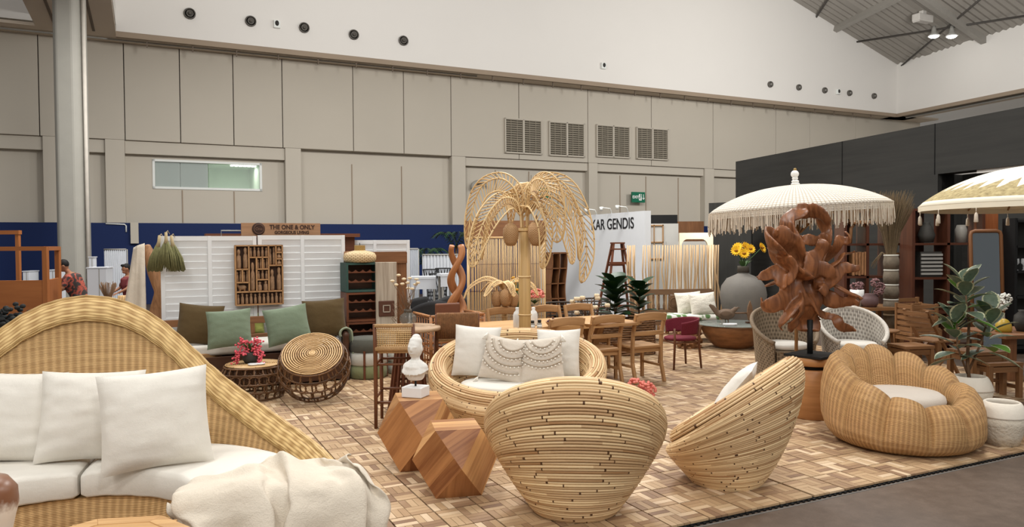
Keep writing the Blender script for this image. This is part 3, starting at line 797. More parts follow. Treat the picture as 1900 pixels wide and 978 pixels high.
# ---- oatmeal throw over the settee's low end: rows of x, y, z in millimetres from the settee's centre
THROW = [
    [473, 381, 207, 496, 364, 230, 503, 343, 259, 496, 335, 296, 481, 315, 329, 468, 302, 363, 476, 296, 400, 484, 276, 413, 496, 255, 389, 503, 233, 369, 521, 244, 348, 532, 272, 330, 548, 274, 300, 559, 261, 268, 570, 247, 235, 580, 235, 202, 591, 220, 169, 602, 202, 141, 615, 181, 115, 614, 161, 90, 609, 151, 74, 596, 134, 59, 595, 139, 44, 593, 106, 48, 591, 73, 51, 590, 79, 85, 597, 68, 113, 619, 60, 86, 633, 28, 70, 654, -6, 66, 679, -40, 68, 710, -58, 77],
    [488, 395, 242, 474, 378, 272, 492, 350, 282, 469, 350, 310, 476, 339, 342, 494, 318, 363, 503, 291, 378, 524, 271, 394, 525, 250, 402, 540, 237, 390, 563, 240, 368, 579, 265, 350, 586, 242, 322, 592, 215, 299, 613, 204, 271, 622, 187, 241, 629, 169, 211, 632, 145, 185, 649, 136, 163, 669, 150, 141, 680, 138, 114, 685, 113, 92, 688, 129, 69, 690, 115, 50, 684, 82, 48, 677, 70, 76, 672, 81, 111, 664, 72, 145, 656, 33, 138, 650, -8, 131, 657, -48, 124, 674, -84, 115],
    [484, 410, 286, 491, 393, 300, 497, 372, 320, 515, 353, 332, 499, 337, 355, 523, 312, 364, 552, 304, 368, 571, 289, 387, 590, 277, 401, 598, 251, 425, 611, 244, 401, 598, 218, 382, 613, 194, 359, 626, 168, 335, 635, 140, 311, 654, 116, 288, 679, 105, 265, 703, 103, 240, 726, 111, 216, 749, 120, 193, 770, 132, 170, 788, 136, 145, 802, 124, 117, 811, 108, 90, 814, 85, 65, 810, 56, 65, 804, 51, 100, 793, 28, 126, 764, 13, 123, 744, 4, 121, 718, -12, 115, 706, -29, 105],
    [484, 426, 321, 488, 400, 340, 515, 391, 353, 534, 365, 370, 516, 341, 372, 534, 334, 386, 553, 331, 412, 577, 314, 429, 593, 288, 441, 601, 254, 444, 603, 219, 434, 616, 193, 416, 623, 167, 393, 624, 141, 367, 655, 131, 346, 679, 126, 318, 697, 120, 295, 720, 130, 272, 748, 128, 254, 773, 123, 234, 794, 117, 208, 814, 112, 180, 833, 103, 153, 842, 86, 126, 851, 66, 100, 866, 45, 76, 844, 30, 64, 823, 1, 68, 808, 6, 52, 769, 0, 49, 729, -2, 54, 719, -5, 90],
    [485, 408, 354, 514, 409, 371, 516, 375, 393, 505, 350, 403, 505, 334, 412, 517, 306, 416, 534, 294, 433, 546, 264, 432, 559, 242, 459, 564, 211, 449, 555, 187, 433, 553, 162, 410, 577, 142, 392, 612, 131, 378, 648, 118, 379, 684, 116, 364, 707, 108, 337, 724, 93, 314, 746, 75, 298, 754, 68, 272, 758, 67, 239, 768, 61, 207, 777, 49, 176, 798, 30, 159, 804, 17, 140, 831, 1, 120, 831, -15, 86, 843, -30, 71, 826, -43, 47, 791, -51, 70, 757, -53, 48, 734, -58, 79],
    [499, 429, 394, 496, 394, 407, 481, 369, 427, 494, 345, 448, 515, 327, 450, 508, 301, 463, 527, 274, 461, 531, 253, 463, 532, 222, 484, 540, 189, 478, 556, 175, 452, 569, 146, 440, 593, 129, 422, 620, 123, 398, 647, 101, 393, 676, 85, 382, 702, 69, 366, 723, 56, 343, 741, 44, 317, 760, 35, 292, 778, 31, 264, 795, 30, 237, 794, 15, 217, 778, -10, 199, 780, -30, 169, 788, -50, 138, 777, -21, 118, 782, -56, 104, 797, -89, 90, 813, -121, 74, 809, -138, 66, 787, -142, 47],
    [513, 429, 431, 514, 397, 433, 522, 375, 444, 526, 362, 469, 540, 347, 480, 560, 322, 489, 579, 295, 490, 596, 267, 483, 610, 238, 474, 620, 215, 494, 640, 186, 491, 665, 163, 477, 690, 146, 456, 711, 140, 428, 722, 148, 399, 742, 135, 381, 754, 126, 371, 757, 123, 337, 768, 113, 307, 785, 103, 280, 802, 90, 254, 822, 72, 233, 825, 43, 209, 829, 14, 196, 821, 2, 164, 832, -14, 133, 832, -27, 109, 832, -46, 105, 834, -77, 100, 841, -117, 90, 846, -155, 78, 842, -164, 47],
    [553, 444, 496, 567, 431, 488, 588, 407, 496, 615, 403, 477, 642, 379, 484, 662, 358, 481, 680, 338, 481, 700, 312, 484, 715, 284, 489, 730, 257, 503, 753, 229, 499, 772, 213, 494, 785, 203, 472, 798, 194, 449, 810, 178, 421, 818, 172, 389, 830, 167, 358, 835, 170, 323, 836, 175, 288, 835, 182, 254, 845, 163, 227, 842, 164, 200, 854, 135, 176, 870, 102, 161, 883, 71, 143, 892, 46, 115, 898, 24, 85, 894, 2, 66, 885, -32, 49, 892, -73, 48, 901, -112, 48, 912, -144, 60],
    [626, 486, 485, 641, 465, 486, 659, 440, 493, 681, 419, 505, 699, 406, 482, 717, 384, 488, 733, 362, 485, 751, 338, 495, 765, 310, 500, 780, 280, 509, 795, 247, 511, 812, 238, 484, 830, 213, 491, 843, 197, 462, 854, 193, 428, 866, 178, 404, 873, 170, 372, 878, 179, 338, 883, 187, 305, 887, 191, 269, 892, 191, 234, 891, 170, 205, 900, 151, 181, 913, 128, 152, 927, 96, 134, 933, 69, 108, 934, 45, 78, 935, 19, 51, 936, -18, 54, 938, -51, 73, 950, -75, 62, 951, -100, 45],
    [648, 499, 480, 670, 486, 484, 695, 466, 498, 718, 452, 509, 746, 439, 495, 771, 419, 484, 794, 393, 483, 813, 364, 490, 832, 336, 505, 854, 310, 521, 873, 281, 532, 889, 250, 529, 906, 224, 511, 926, 204, 486, 950, 194, 460, 971, 181, 432, 984, 166, 404, 989, 150, 375, 992, 134, 345, 986, 123, 311, 984, 111, 278, 996, 113, 244, 1013, 128, 214, 1035, 113, 186, 1050, 85, 162, 1059, 60, 134, 1059, 35, 105, 1057, 9, 76, 1051, -23, 56, 1038, -58, 57, 1026, -87, 76, 1007, -120, 81],
    [718, 551, 482, 745, 533, 499, 770, 518, 509, 796, 500, 523, 817, 481, 544, 842, 458, 542, 865, 433, 532, 886, 404, 528, 908, 375, 530, 934, 346, 538, 958, 316, 538, 976, 285, 533, 993, 255, 523, 1010, 231, 501, 1034, 218, 473, 1056, 206, 443, 1072, 194, 413, 1080, 180, 382, 1086, 167, 351, 1086, 156, 318, 1086, 141, 308, 1087, 107, 293, 1090, 70, 277, 1097, 34, 259, 1110, 4, 236, 1124, -20, 209, 1142, -33, 178, 1147, -54, 148, 1162, -67, 116, 1168, -81, 84, 1161, -100, 54, 1144, -128, 54],
    [786, 594, 519, 810, 578, 502, 831, 556, 513, 848, 536, 526, 863, 513, 547, 884, 486, 555, 905, 456, 551, 919, 427, 532, 944, 400, 532, 967, 370, 526, 983, 337, 516, 979, 306, 510, 980, 276, 491, 994, 251, 468, 1005, 223, 454, 1029, 210, 428, 1048, 208, 398, 1060, 209, 367, 1069, 197, 336, 1075, 182, 304, 1083, 159, 277, 1094, 125, 261, 1098, 83, 256, 1120, 52, 250, 1140, 23, 234, 1157, -3, 212, 1173, -27, 189, 1184, -52, 164, 1193, -75, 137, 1201, -94, 108, 1208, -107, 79, 1212, -118, 49],
    [811, 606, 510, 842, 598, 523, 856, 568, 509, 874, 545, 515, 907, 528, 525, 933, 502, 527, 924, 477, 502, 941, 448, 487, 965, 419, 484, 981, 386, 487, 998, 363, 488, 1016, 332, 489, 1034, 300, 496, 1047, 272, 477, 1049, 258, 450, 1047, 249, 416, 1045, 244, 381, 1044, 241, 346, 1046, 231, 312, 1050, 223, 276, 1056, 209, 243, 1068, 187, 215, 1083, 158, 192, 1106, 130, 176, 1128, 105, 157, 1157, 90, 146, 1188, 76, 135, 1200, 51, 111, 1182, 26, 105, 1187, 16, 75, 1170, -4, 56, 1150, -27, 48],
    [841, 622, 498, 860, 604, 507, 885, 583, 491, 912, 554, 505, 929, 531, 483, 955, 508, 501, 965, 489, 486, 978, 463, 490, 999, 438, 487, 1017, 414, 485, 1038, 383, 495, 1056, 351, 488, 1072, 318, 494, 1087, 285, 482, 1090, 272, 447, 1091, 254, 417, 1092, 242, 383, 1093, 239, 347, 1093, 245, 311, 1094, 242, 274, 1095, 236, 237, 1095, 235, 200, 1107, 215, 171, 1132, 194, 152, 1157, 175, 131, 1145, 156, 104, 1135, 127, 82, 1156, 119, 58, 1127, 118, 70, 1096, 108, 80, 1073, 88, 93, 1061, 65, 110],
    [872, 619, 520, 889, 628, 506, 908, 612, 513, 936, 598, 497, 964, 578, 484, 992, 554, 484, 1015, 526, 485, 1036, 496, 484, 1060, 468, 484, 1084, 438, 484, 1105, 406, 485, 1124, 372, 486, 1142, 338, 487, 1157, 303, 479, 1162, 274, 460, 1152, 281, 426, 1159, 270, 392, 1165, 257, 359, 1169, 239, 328, 1166, 225, 294, 1160, 219, 256, 1152, 213, 218, 1126, 208, 200, 1153, 194, 176, 1176, 182, 148, 1190, 169, 115, 1189, 146, 84, 1180, 126, 55, 1149, 104, 45, 1120, 81, 57, 1095, 61, 50, 1081, 36, 63],
    [894, 664, 540, 925, 667, 534, 953, 647, 552, 977, 620, 563, 993, 588, 567, 1001, 552, 563, 1018, 524, 554, 1034, 489, 547, 1047, 453, 542, 1060, 416, 538, 1073, 380, 532, 1086, 345, 522, 1098, 312, 509, 1108, 280, 494, 1115, 251, 472, 1128, 231, 444, 1149, 215, 420, 1142, 207, 392, 1121, 201, 362, 1110, 192, 328, 1107, 180, 293, 1106, 172, 255, 1110, 146, 226, 1118, 124, 198, 1138, 114, 168, 1169, 107, 149, 1204, 102, 148, 1201, 84, 120, 1218, 75, 90, 1209, 61, 62, 1188, 36, 65, 1175, 14, 48],
    [924, 696, 533, 939, 669, 551, 952, 647, 578, 972, 620, 594, 995, 589, 602, 1021, 558, 596, 1047, 526, 584, 1069, 492, 572, 1085, 458, 563, 1098, 421, 556, 1114, 386, 547, 1135, 353, 535, 1154, 324, 518, 1168, 298, 497, 1174, 271, 472, 1177, 249, 447, 1178, 225, 419, 1179, 200, 394, 1172, 184, 361, 1168, 172, 326, 1166, 163, 290, 1165, 158, 253, 1156, 155, 218, 1156, 144, 200, 1168, 138, 186, 1202, 125, 187, 1222, 104, 168, 1230, 78, 148, 1238, 57, 124, 1245, 40, 100, 1247, 20, 77, 1249, 21, 46],
    [976, 713, 500, 998, 688, 515, 1016, 657, 529, 1035, 628, 539, 1060, 598, 543, 1092, 581, 540, 1120, 551, 520, 1144, 519, 507, 1164, 485, 499, 1183, 451, 500, 1211, 422, 510, 1237, 395, 494, 1263, 365, 488, 1279, 338, 478, 1285, 304, 462, 1279, 297, 425, 1278, 277, 395, 1280, 257, 364, 1277, 249, 328, 1270, 244, 292, 1260, 245, 256, 1252, 243, 219, 1241, 247, 189, 1233, 244, 154, 1230, 237, 118, 1251, 213, 102, 1276, 189, 101, 1273, 156, 88, 1294, 132, 96, 1308, 106, 87, 1283, 96, 66, 1284, 70, 46],
    [1070, 756, 487, 1094, 725, 493, 1114, 692, 488, 1135, 660, 492, 1160, 629, 491, 1191, 600, 485, 1218, 574, 479, 1241, 547, 496, 1256, 511, 490, 1269, 477, 497, 1288, 446, 481, 1312, 416, 494, 1332, 388, 498, 1322, 365, 477, 1328, 342, 447, 1339, 318, 418, 1342, 303, 384, 1341, 296, 346, 1340, 290, 308, 1333, 292, 271, 1330, 284, 234, 1327, 279, 197, 1324, 271, 160, 1315, 276, 130, 1318, 274, 96, 1305, 281, 64, 1314, 249, 57, 1323, 221, 75, 1337, 206, 51, 1344, 186, 65, 1348, 171, 67, 1356, 148, 82],
    [1135, 770, 496, 1141, 743, 474, 1163, 710, 473, 1186, 677, 472, 1210, 647, 476, 1235, 617, 480, 1261, 587, 479, 1285, 554, 484, 1297, 516, 493, 1301, 483, 515, 1330, 471, 493, 1351, 448, 471, 1362, 416, 458, 1376, 380, 459, 1396, 348, 445, 1406, 327, 424, 1408, 313, 389, 1402, 303, 352, 1397, 299, 314, 1397, 294, 277, 1398, 290, 240, 1395, 293, 202, 1392, 286, 167, 1384, 282, 131, 1374, 302, 103, 1375, 285, 76, 1382, 255, 68, 1385, 240, 92, 1387, 225, 78, 1391, 218, 53, 1396, 191, 44, 1394, 175, 63],
    [1171, 768, 500, 1192, 748, 469, 1209, 714, 454, 1228, 678, 462, 1248, 650, 482, 1268, 621, 501, 1288, 589, 512, 1314, 559, 519, 1345, 530, 522, 1371, 497, 521, 1397, 469, 530, 1420, 437, 527, 1446, 409, 515, 1471, 382, 496, 1490, 362, 465, 1500, 347, 431, 1502, 333, 396, 1499, 319, 359, 1497, 306, 323, 1499, 294, 287, 1502, 287, 250, 1508, 289, 213, 1512, 296, 178, 1514, 308, 145, 1514, 302, 112, 1506, 272, 128, 1514, 243, 119, 1525, 230, 96, 1523, 206, 112, 1514, 177, 106, 1517, 174, 93, 1513, 171, 79],
    [1185, 727, 513, 1204, 694, 505, 1246, 690, 506, 1278, 675, 492, 1306, 653, 468, 1319, 613, 468, 1334, 586, 471, 1359, 567, 490, 1390, 544, 506, 1415, 514, 504, 1438, 482, 508, 1440, 445, 510, 1467, 432, 494, 1490, 414, 472, 1507, 394, 447, 1520, 379, 416, 1527, 364, 384, 1528, 348, 351, 1532, 335, 317, 1527, 324, 281, 1520, 311, 248, 1542, 312, 220, 1563, 314, 188, 1582, 316, 155, 1589, 299, 127, 1585, 283, 123, 1601, 254, 129, 1615, 224, 132, 1620, 192, 127, 1632, 169, 113, 1642, 157, 86, 1646, 171, 67],
    [1207, 731, 504, 1232, 707, 510, 1266, 685, 520, 1300, 662, 508, 1332, 637, 494, 1343, 618, 465, 1370, 600, 474, 1393, 570, 488, 1406, 545, 466, 1418, 509, 460, 1437, 477, 460, 1454, 450, 469, 1453, 434, 477, 1453, 403, 460, 1451, 374, 434, 1457, 352, 408, 1465, 333, 380, 1470, 323, 345, 1465, 314, 310, 1463, 311, 272, 1466, 318, 236, 1474, 336, 205, 1496, 337, 172, 1519, 326, 141, 1543, 320, 110, 1560, 288, 100, 1574, 258, 108, 1592, 229, 106, 1616, 218, 92, 1635, 202, 79, 1666, 200, 82, 1671, 179, 55],
    [1231, 737, 457, 1264, 710, 472, 1298, 689, 486, 1325, 665, 484, 1354, 640, 483, 1383, 624, 464, 1402, 600, 470, 1427, 574, 459, 1441, 547, 460, 1461, 525, 455, 1474, 501, 463, 1486, 469, 447, 1499, 436, 451, 1503, 403, 439, 1498, 376, 414, 1486, 377, 381, 1473, 369, 350, 1462, 353, 325, 1443, 346, 293, 1424, 339, 260, 1423, 330, 234, 1417, 325, 198, 1429, 318, 164, 1447, 314, 130, 1465, 315, 97, 1480, 283, 89, 1498, 255, 74, 1526, 257, 55, 1554, 270, 46, 1584, 282, 48, 1615, 289, 50, 1640, 289, 47],
    [1253, 730, 475, 1295, 724, 474, 1329, 700, 485, 1364, 670, 500, 1377, 632, 507, 1415, 632, 509, 1445, 615, 494, 1470, 595, 474, 1495, 577, 453, 1504, 553, 431, 1498, 520, 418, 1500, 487, 405, 1508, 455, 392, 1534, 431, 388, 1542, 412, 369, 1548, 389, 341, 1536, 382, 309, 1527, 360, 286, 1513, 360, 268, 1488, 365, 238, 1472, 373, 216, 1462, 370, 181, 1462, 360, 147, 1460, 348, 113, 1464, 331, 81, 1477, 307, 59, 1492, 287, 72, 1507, 284, 64, 1534, 305, 65, 1558, 325, 62, 1585, 344, 62, 1611, 346, 45],
    [1308, 712, 526, 1307, 671, 530, 1342, 651, 542, 1360, 611, 523, 1393, 581, 522, 1419, 553, 536, 1451, 530, 530, 1474, 514, 512, 1493, 499, 490, 1518, 484, 470, 1542, 471, 446, 1543, 459, 417, 1549, 443, 389, 1571, 446, 365, 1588, 430, 344, 1611, 411, 320, 1630, 398, 292, 1627, 383, 260, 1610, 364, 232, 1590, 357, 202, 1574, 366, 171, 1563, 387, 144, 1561, 403, 122, 1550, 398, 87, 1544, 385, 54, 1557, 356, 66, 1570, 331, 85, 1584, 302, 84, 1593, 270, 95, 1604, 254, 72, 1623, 283, 71, 1636, 315, 63],
    [1380, 658, 540, 1370, 625, 563, 1357, 585, 569, 1372, 558, 555, 1403, 544, 538, 1416, 507, 532, 1449, 492, 532, 1462, 462, 517, 1490, 458, 492, 1506, 442, 470, 1532, 430, 450, 1563, 436, 436, 1590, 434, 413, 1609, 446, 385, 1623, 450, 353, 1626, 448, 316, 1620, 439, 282, 1606, 425, 251, 1606, 410, 217, 1620, 397, 194, 1609, 406, 173, 1593, 420, 149, 1606, 415, 116, 1593, 418, 81, 1594, 411, 53, 1610, 383, 60, 1626, 360, 83, 1639, 326, 79, 1654, 295, 80, 1666, 264, 88, 1668, 230, 89, 1679, 249, 58],
]
TU, TV = len(THROW), len(THROW[0]) // 3
def throw_pt(u, v):
    row = THROW[round(u * (TU - 1))]; j = 3 * round(v * (TV - 1))
    return Vector((row[j] / 1000, row[j + 1] / 1000, row[j + 2] / 1000))
q = MB(); q.surf(throw_pt, TU - 1, TV - 1, us=1.1, vs_=1.3)
o = q.build('throw_blanket', m_throw, loc=SC)
sb_ = o.modifiers.new('u', 'SUBSURF'); sb_.levels = 2; sb_.render_levels = 2
so_ = o.modifiers.new('t', 'SOLIDIFY'); so_.thickness = .006
tag(o, 'crumpled oatmeal linen throw over the low end of the wicker settee', 'throw')
# ---- teak table corner and petrified stump at the lower edge
m_teak = wood('pale_teak', (166, 122, 74), (214, 174, 122), .5)
tb = thing('octagonal_table', 'pale teak octagonal table top with framed edge before the settee', 'table', (-1.87, 3.34, 0), radians(8))
R8 = .40; oct_ = [(R8 * cos(pi / 8 + k * pi / 4), R8 * sin(pi / 8 + k * pi / 4)) for k in range(8)]
for k in range(8):
    a, c_ = oct_[k], oct_[(k + 1) % 8]; f_ = .78
    q = MB(); q.prism([a, c_, (c_[0] * f_, c_[1] * f_), (a[0] * f_, a[1] * f_)][::1], .37, .40); q.build('border_board', m_teak, tb, bev=.003)
q = MB()
for k in range(6):
    y = -.26 + k * .104; wx = min(.29, sqrt(max(0, .33 ** 2 - y * y)) + .02)
    q = MB(); q.box((0, y, .383), (2 * min(.28, .36 - abs(y) * .45), .1, .025)); q.build('top_plank', m_teak, tb, bev=.002)
for k in range(4):
    a = pi / 4 + k * pi / 2; q = MB(); q.box((.27 * cos(a), .27 * sin(a), .187), (.05, .05, .374)); q.build('leg', m_teak, tb)
def petr():
    t = NT('petrified_wood'); tc = t.n('ShaderNodeTexCoord').outputs['Object']; sp = t.n('ShaderNodeSeparateXYZ'); t.l(tc, sp.inputs[0])
    f_ = t.math('ADD', sp.outputs[2], t.math('MULTIPLY', t.noise(tc, 14., 4), .16))
    t.col(t.ramp(f_, [(.60, lin((222, 214, 204))), (.66, lin((120, 78, 52)))])); t.rough(.35); return t.m
q = MB(); q.lathe([(.10, 0), (.12, .1), (.115, .4), (.135, .5), (.15, .56), (.145, .63), (.11, .68), (.04, .70), (.0001, .70)], 28)
tag(q.build('petrified_stump', petr(), loc=(-2.46, 3.42, 0)), 'rounded brown and white stump at the lower photo corner', 'stump')

# ---- cane shells (two armchairs and a love seat)
m_cane = cane_mat('straw_cane', (170, 126, 82), (242, 213, 166), (88, 56, 30), 2.6)
m_canes = plain('cane_shell_backing', (120, 84, 48), .8, .1)
def lerp(a, b_, t): return a + (b_ - a) * t
def cane_shell(label, name, loc, rz, a0, b0, a1, b1, tilt, cy, cz, seat_z, cat, r=.0098, N=50):
    o = thing(name, label, cat, loc, rz)
    def ring(a, b_, ta, y, z, n=64, ex=2.05):
        pts = []
        for k in range(n):
            f_ = 2 * pi * k / n; c_, s_ = cos(f_), sin(f_)
            x = a * math.copysign(abs(c_) ** (2 / ex), c_); yy = b_ * math.copysign(abs(s_) ** (2 / ex), s_)
            pts.append(Vector((x, y + yy * cos(ta), z + yy * sin(ta))))
        return pts
    def outp(t):
        e = t ** .97
        return (lerp(a0, a1, e) + .03 * sin(pi * t) - .03 * max(0, (t - .8) / .2) ** 2, lerp(b0, b1, e) + .02 * sin(pi * t) - .045 * max(0, (t - .8) / .2) ** 2, tilt * t ** 1.02, cy * t, r + (cz - r) * t)
    rings = []
    for i in range(N + 1):
        rings.append(('cane', outp(i / N)))
    th = .075; A1, B1 = a1 - .03, b1 - .045
    nz_, ny_ = cos(tilt), -sin(tilt)
    for k in range(1, 12):                     # the rolled rim
        g = pi * k / 11; off = th * (1 - cos(g)); up = th * sin(g)
        rings.append(('rim_cane', (A1 - off, B1 - off, tilt, cy + ny_ * up, cz + nz_ * up)))
    ai, bi = A1 - 2 * th, B1 - 2 * th; M_ = 22
    for k in range(1, M_ + 1):                 # inside, down to the seat
        t = k / M_; e = t ** 1.2
        rings.append(('inner_cane', (lerp(ai, ai * .84, e), lerp(bi, bi * .78, e), lerp(tilt, radians(2), t), lerp(cy, cy * .6, t), lerp(cz, seat_z - .08, t))))
    rnd = random.Random(len(label))
    for nm, p in rings:
        q = MB(); j = rnd.uniform(-.0018, .0018)
        pts = ring(p[0] + j, p[1] + j, p[2], p[3], p[4] + rnd.uniform(-.001, .001))
        k0 = rnd.randrange(64); pts = pts[k0:] + pts[:k0]
        q.tube(pts, r * rnd.uniform(.94, 1.06), 6, closed=True); q.build(nm, m_cane, o)
    q = MB(); seq = [p for nm, p in rings]
    def bk(u, v):
        k = v * (len(seq) - 1); i = min(int(k), len(seq) - 2); f_ = k - i; p = [lerp(x, y_, f_) for x, y_ in zip(seq[i], seq[i + 1])]
        inn = -.005 if i < N + 6 else .005
        c_, s_ = cos(2 * pi * u), sin(2 * pi * u); ex = 2.05
        x = (p[0] + inn) * math.copysign(abs(c_) ** (2 / ex), c_); yy = (p[1] + inn) * math.copysign(abs(s_) ** (2 / ex), s_)
        return Vector((x, p[3] + yy * cos(p[2]), p[4] + yy * sin(p[2])))
    q.surf(bk, 48, len(seq) - 1, cu=True); q.build('backing', m_canes, o)
    q = MB(); p = seq[-1]; q.lathe([(1, 0), (.0001, .005)], 32); q.v = [(x * p[0], y * p[1] + p[3], p[4] + z) for x, y, z in q.v]; q.build('seat_board', m_canes, o)
    return o
ch1 = FP(1067, 952); ch1z = (ch1.x, ch1.y, .026)
cane_shell('round cane shell chair seen from behind, nearest the camera', 'cane_shell_chair', ch1z, radians(176), .265, .255, .60, .60, radians(37), .07, .575, .38, 'armchair')
ch2 = FP(1347, 897); cane_shell('cane shell chair in profile beside the petal chair', 'cane_shell_chair', (ch2.x, ch2.y, .026), radians(-120), .26, .25, .56, .585, radians(36), .07, .57, .38, 'armchair')
sf = FP(957, 800); sfl = (sf.x, sf.y, .026)
cane_shell('oval cane shell love seat filled with pale pillows', 'cane_shell_sofa', sfl, radians(-9), .50, .34, .87, .64, radians(27), .08, .565, .36, 'sofa', .0108, 44)
# cushion in the profile chair
q = pillow_mesh(.46, .46, .13, 9); o = q.build('pillow', m_linen2, loc=(ch2.x - .06, ch2.y + .08, .50)); o.rotation_euler = (Matrix.Rotation(radians(-113), 4, 'Z') @ Matrix.Rotation(radians(-38), 4, 'X')).to_euler()
tag(o, 'white pillow peeking over the profile cane chair', 'pillow')
# love seat cushion and pillows
Rz = Matrix.Rotation(radians(-9), 4, 'Z')
def sfp(x, y, z): return Vector(sfl) + Rz @ Vector((x, y, z))
q = MB()
def oval(u, v):
    a = 2 * pi * u; b_ = pi * (v - .5); e = .45; c_ = cos(b_) ** e if v not in (0, 1) else 0; s_ = math.copysign(abs(sin(b_)) ** e, sin(b_))
    return Vector((.53 * c_ * cos(a), .36 * c_ * sin(a), .055 * s_))
q.surf(oval, 40, 14, cu=True); o = q.build('seat_cushion', m_linen2, loc=sfp(0, .045, .39), rot=(0, 0, radians(-9))); tag(o, 'oval white seat cushion of the cane love seat', 'cushion')
pillow('plain white pillow at the bust end of the cane love seat', m_linen2, sfp(-.42, .13, .45), radians(-2), .45, .50, .17, 15, 4, 11, 'love seat pillows')
pillow('plain white pillow at the dining end of the cane love seat', m_linen2, sfp(.38, .18, .45), radians(-16), .43, .47, .17, 15, -2, 12, 'love seat pillows')
# fringed boho pillows with bands of pompoms
m_boho = cloth_mat('beige_boho_linen', (206, 196, 182), 500, .4, .06); m_pom = cloth_mat('cream_pompom', (238, 233, 222), 300, .5, .03); m_band = cloth_mat('sand_fringe_band', (186, 174, 158), 300, .6, .1)
def boho(label, loc, rz, lean, roll, seed, cx_, arcs):
    w = .42; q = pillow_mesh(w, w, .14, seed)
    o = thing('boho_pillow', label, 'pillow', loc, group='love seat pillows')
    o.rotation_euler = (Matrix.Rotation(rz, 4, 'Z') @ Matrix.Rotation(-radians(lean), 4, 'X') @ Matrix.Rotation(radians(roll), 4, 'Y')).to_euler()
    q.build('cover', m_boho, o)
    def ysurf(x, z):
        a = max(-1, min(1, x / (w / 2) / .97)); b_ = max(-1, min(1, (z - w / 2) / (w / 2) / .97)); e = max(0, (1 - abs(a) ** 2.6)) * max(0, (1 - abs(b_) ** 2.6)); return -.07 * e ** .55
    for R_ in arcs:
        bd = MB(); pm = MB(); n = int(R_ * 95)
        P = []
        for k in range(n + 1):
            a = pi + pi * k / n; x = cx_ + R_ * cos(a); z = w * .98 + R_ * 1.0 * sin(a)
            if abs(x) < w * .47 and w * .04 < z < w * .97: P.append((x, z))
        if len(P) < 3: continue
        bd.tube([(x, ysurf(x, z) - .004, z) for x, z in P], .011, 6, flat=(1, 1)); bd.build('fringe_band', m_band, o)
        for (x, z) in P:
            dx, dz = x - cx_, z - w; L_ = hypot(dx, dz); x2, z2 = x + dx / L_ * .02, z + dz / L_ * .02
            if abs(x2) < w * .48 and z2 > .01: pm.ell((x2, ysurf(x2, z2) - .008, z2), .009, .009, .009, 6, 4)
        pm.build('pompoms', m_pom, o, kind='stuff')
    for (x, z) in ((-w / 2, 0), (w / 2, 0), (-w / 2, w), (w / 2, w)):
        tz = MB()
        for k in range(9):
            a = k * .7; tz.tube([(x * .98, 0, z + (.01 if z else 0)), (x * 1.04 + .012 * cos(a), .012 * sin(a), z - .02), (x * 1.06 + .02 * cos(a), .02 * sin(a) - .01, z - .06)], .004, 4)
        tz.build('corner_tassel', m_pom, o)
boho('beige pillow with four swags of pompom fringe on the love seat', sfp(-.15, -.04, .45), radians(-12), 18, 9, 21, .06, (.12, .19, .26, .33))
boho('beige pillow with rainbow arches of pompom fringe on the love seat', sfp(.26, -.05, .45), radians(-10), 20, -6, 22, .03, (.10, .16, .22, .28))

# ---- faceted stools and the bust
m_fac = [wood('amber_teak_a', (150, 100, 60), (212, 164, 110), .38, 0, (2, 30, 30), .05, 0, .075), wood('amber_teak_b', (126, 78, 46), (186, 132, 84), .38, 0, (2, 30, 30), .05, 0, .075)]
def facet_stool(label, loc, rz, s, hz):
    o = thing('faceted_stool', label, 'stool', loc, rz, 'faceted teak stools')
    top = [Vector((s, 0, 2 * hz)), Vector((0, s, 2 * hz)), Vector((-s, 0, 2 * hz)), Vector((0, -s, 2 * hz))]
    mid = [Vector((s, s, hz)), Vector((-s, s, hz)), Vector((-s, -s, hz)), Vector((s, -s, hz))]
    mid = [Vector((m.x * .97, m.y * .97, m.z)) for m in mid]
    bot = [Vector((v.x, v.y, 0)) for v in top]
    faces = [top[:]]
    for k in range(4):
        faces.append([top[k], mid[k], top[(k + 1) % 4]][::1]); faces.append([bot[k], bot[(k + 1) % 4], mid[k]])
        faces.append([top[k], mid[k - 1], bot[k], mid[k]])
    def planks(poly, nm, i):
        n = (poly[1] - poly[0]).cross(poly[-1] - poly[0]).normalized(); c_ = sum(poly, Vector()) / len(poly)
        if n.dot(c_ - Vector((0, 0, hz))) < 0: poly = poly[::-1]; n = -n
        ux = (poly[1] - poly[0]).normalized(); uy = n.cross(ux)
        pts = [((p - poly[0]).dot(ux), (p - poly[0]).dot(uy)) for p in poly]
        if len(poly) == 3: ux_, uy_ = uy, ux; pts2 = [(b_, a) for a, b_ in pts]
        else: pts2 = pts
        q = MB(); q.add(poly + [p - n * .012 for p in poly], [tuple(range(len(poly)))], [pts2]); 
        m_ = len(poly)
        q.build(nm, m_fac[i % 2], o)
    for i, fa in enumerate(faces): planks(fa, 'facet', i * 5 // 3)
    q = MB(); core = [v * .97 + Vector((0, 0, hz * .03)) for v in bot]; q.add(bot, [(3, 2, 1, 0)], [[(0, 0)] * 4]); q.build('underside', m_fac[1], o)
    return o
s1 = FP(846, 916); s2 = FP(778, 868)
facet_stool('faceted teak block stool with bare top, nearer the camera', (s1.x, s1.y, .028), radians(45 + 12), .222, .232)
facet_stool('faceted teak block stool carrying the white bust', (s2.x, s2.y, .028), radians(45 + 14), .235, .27)
m_plast = plain('chalky_white', (222, 220, 214), .8, .06, 18, .3, 40)
m_marble = plain('white_block', (226, 226, 226), .5, .04, 10)
bt = thing('bust_sculpture', 'chalk white bust with hair bun on a square block', 'sculpture', (s2.x - .02, s2.y - .02, .57), radians(-20))
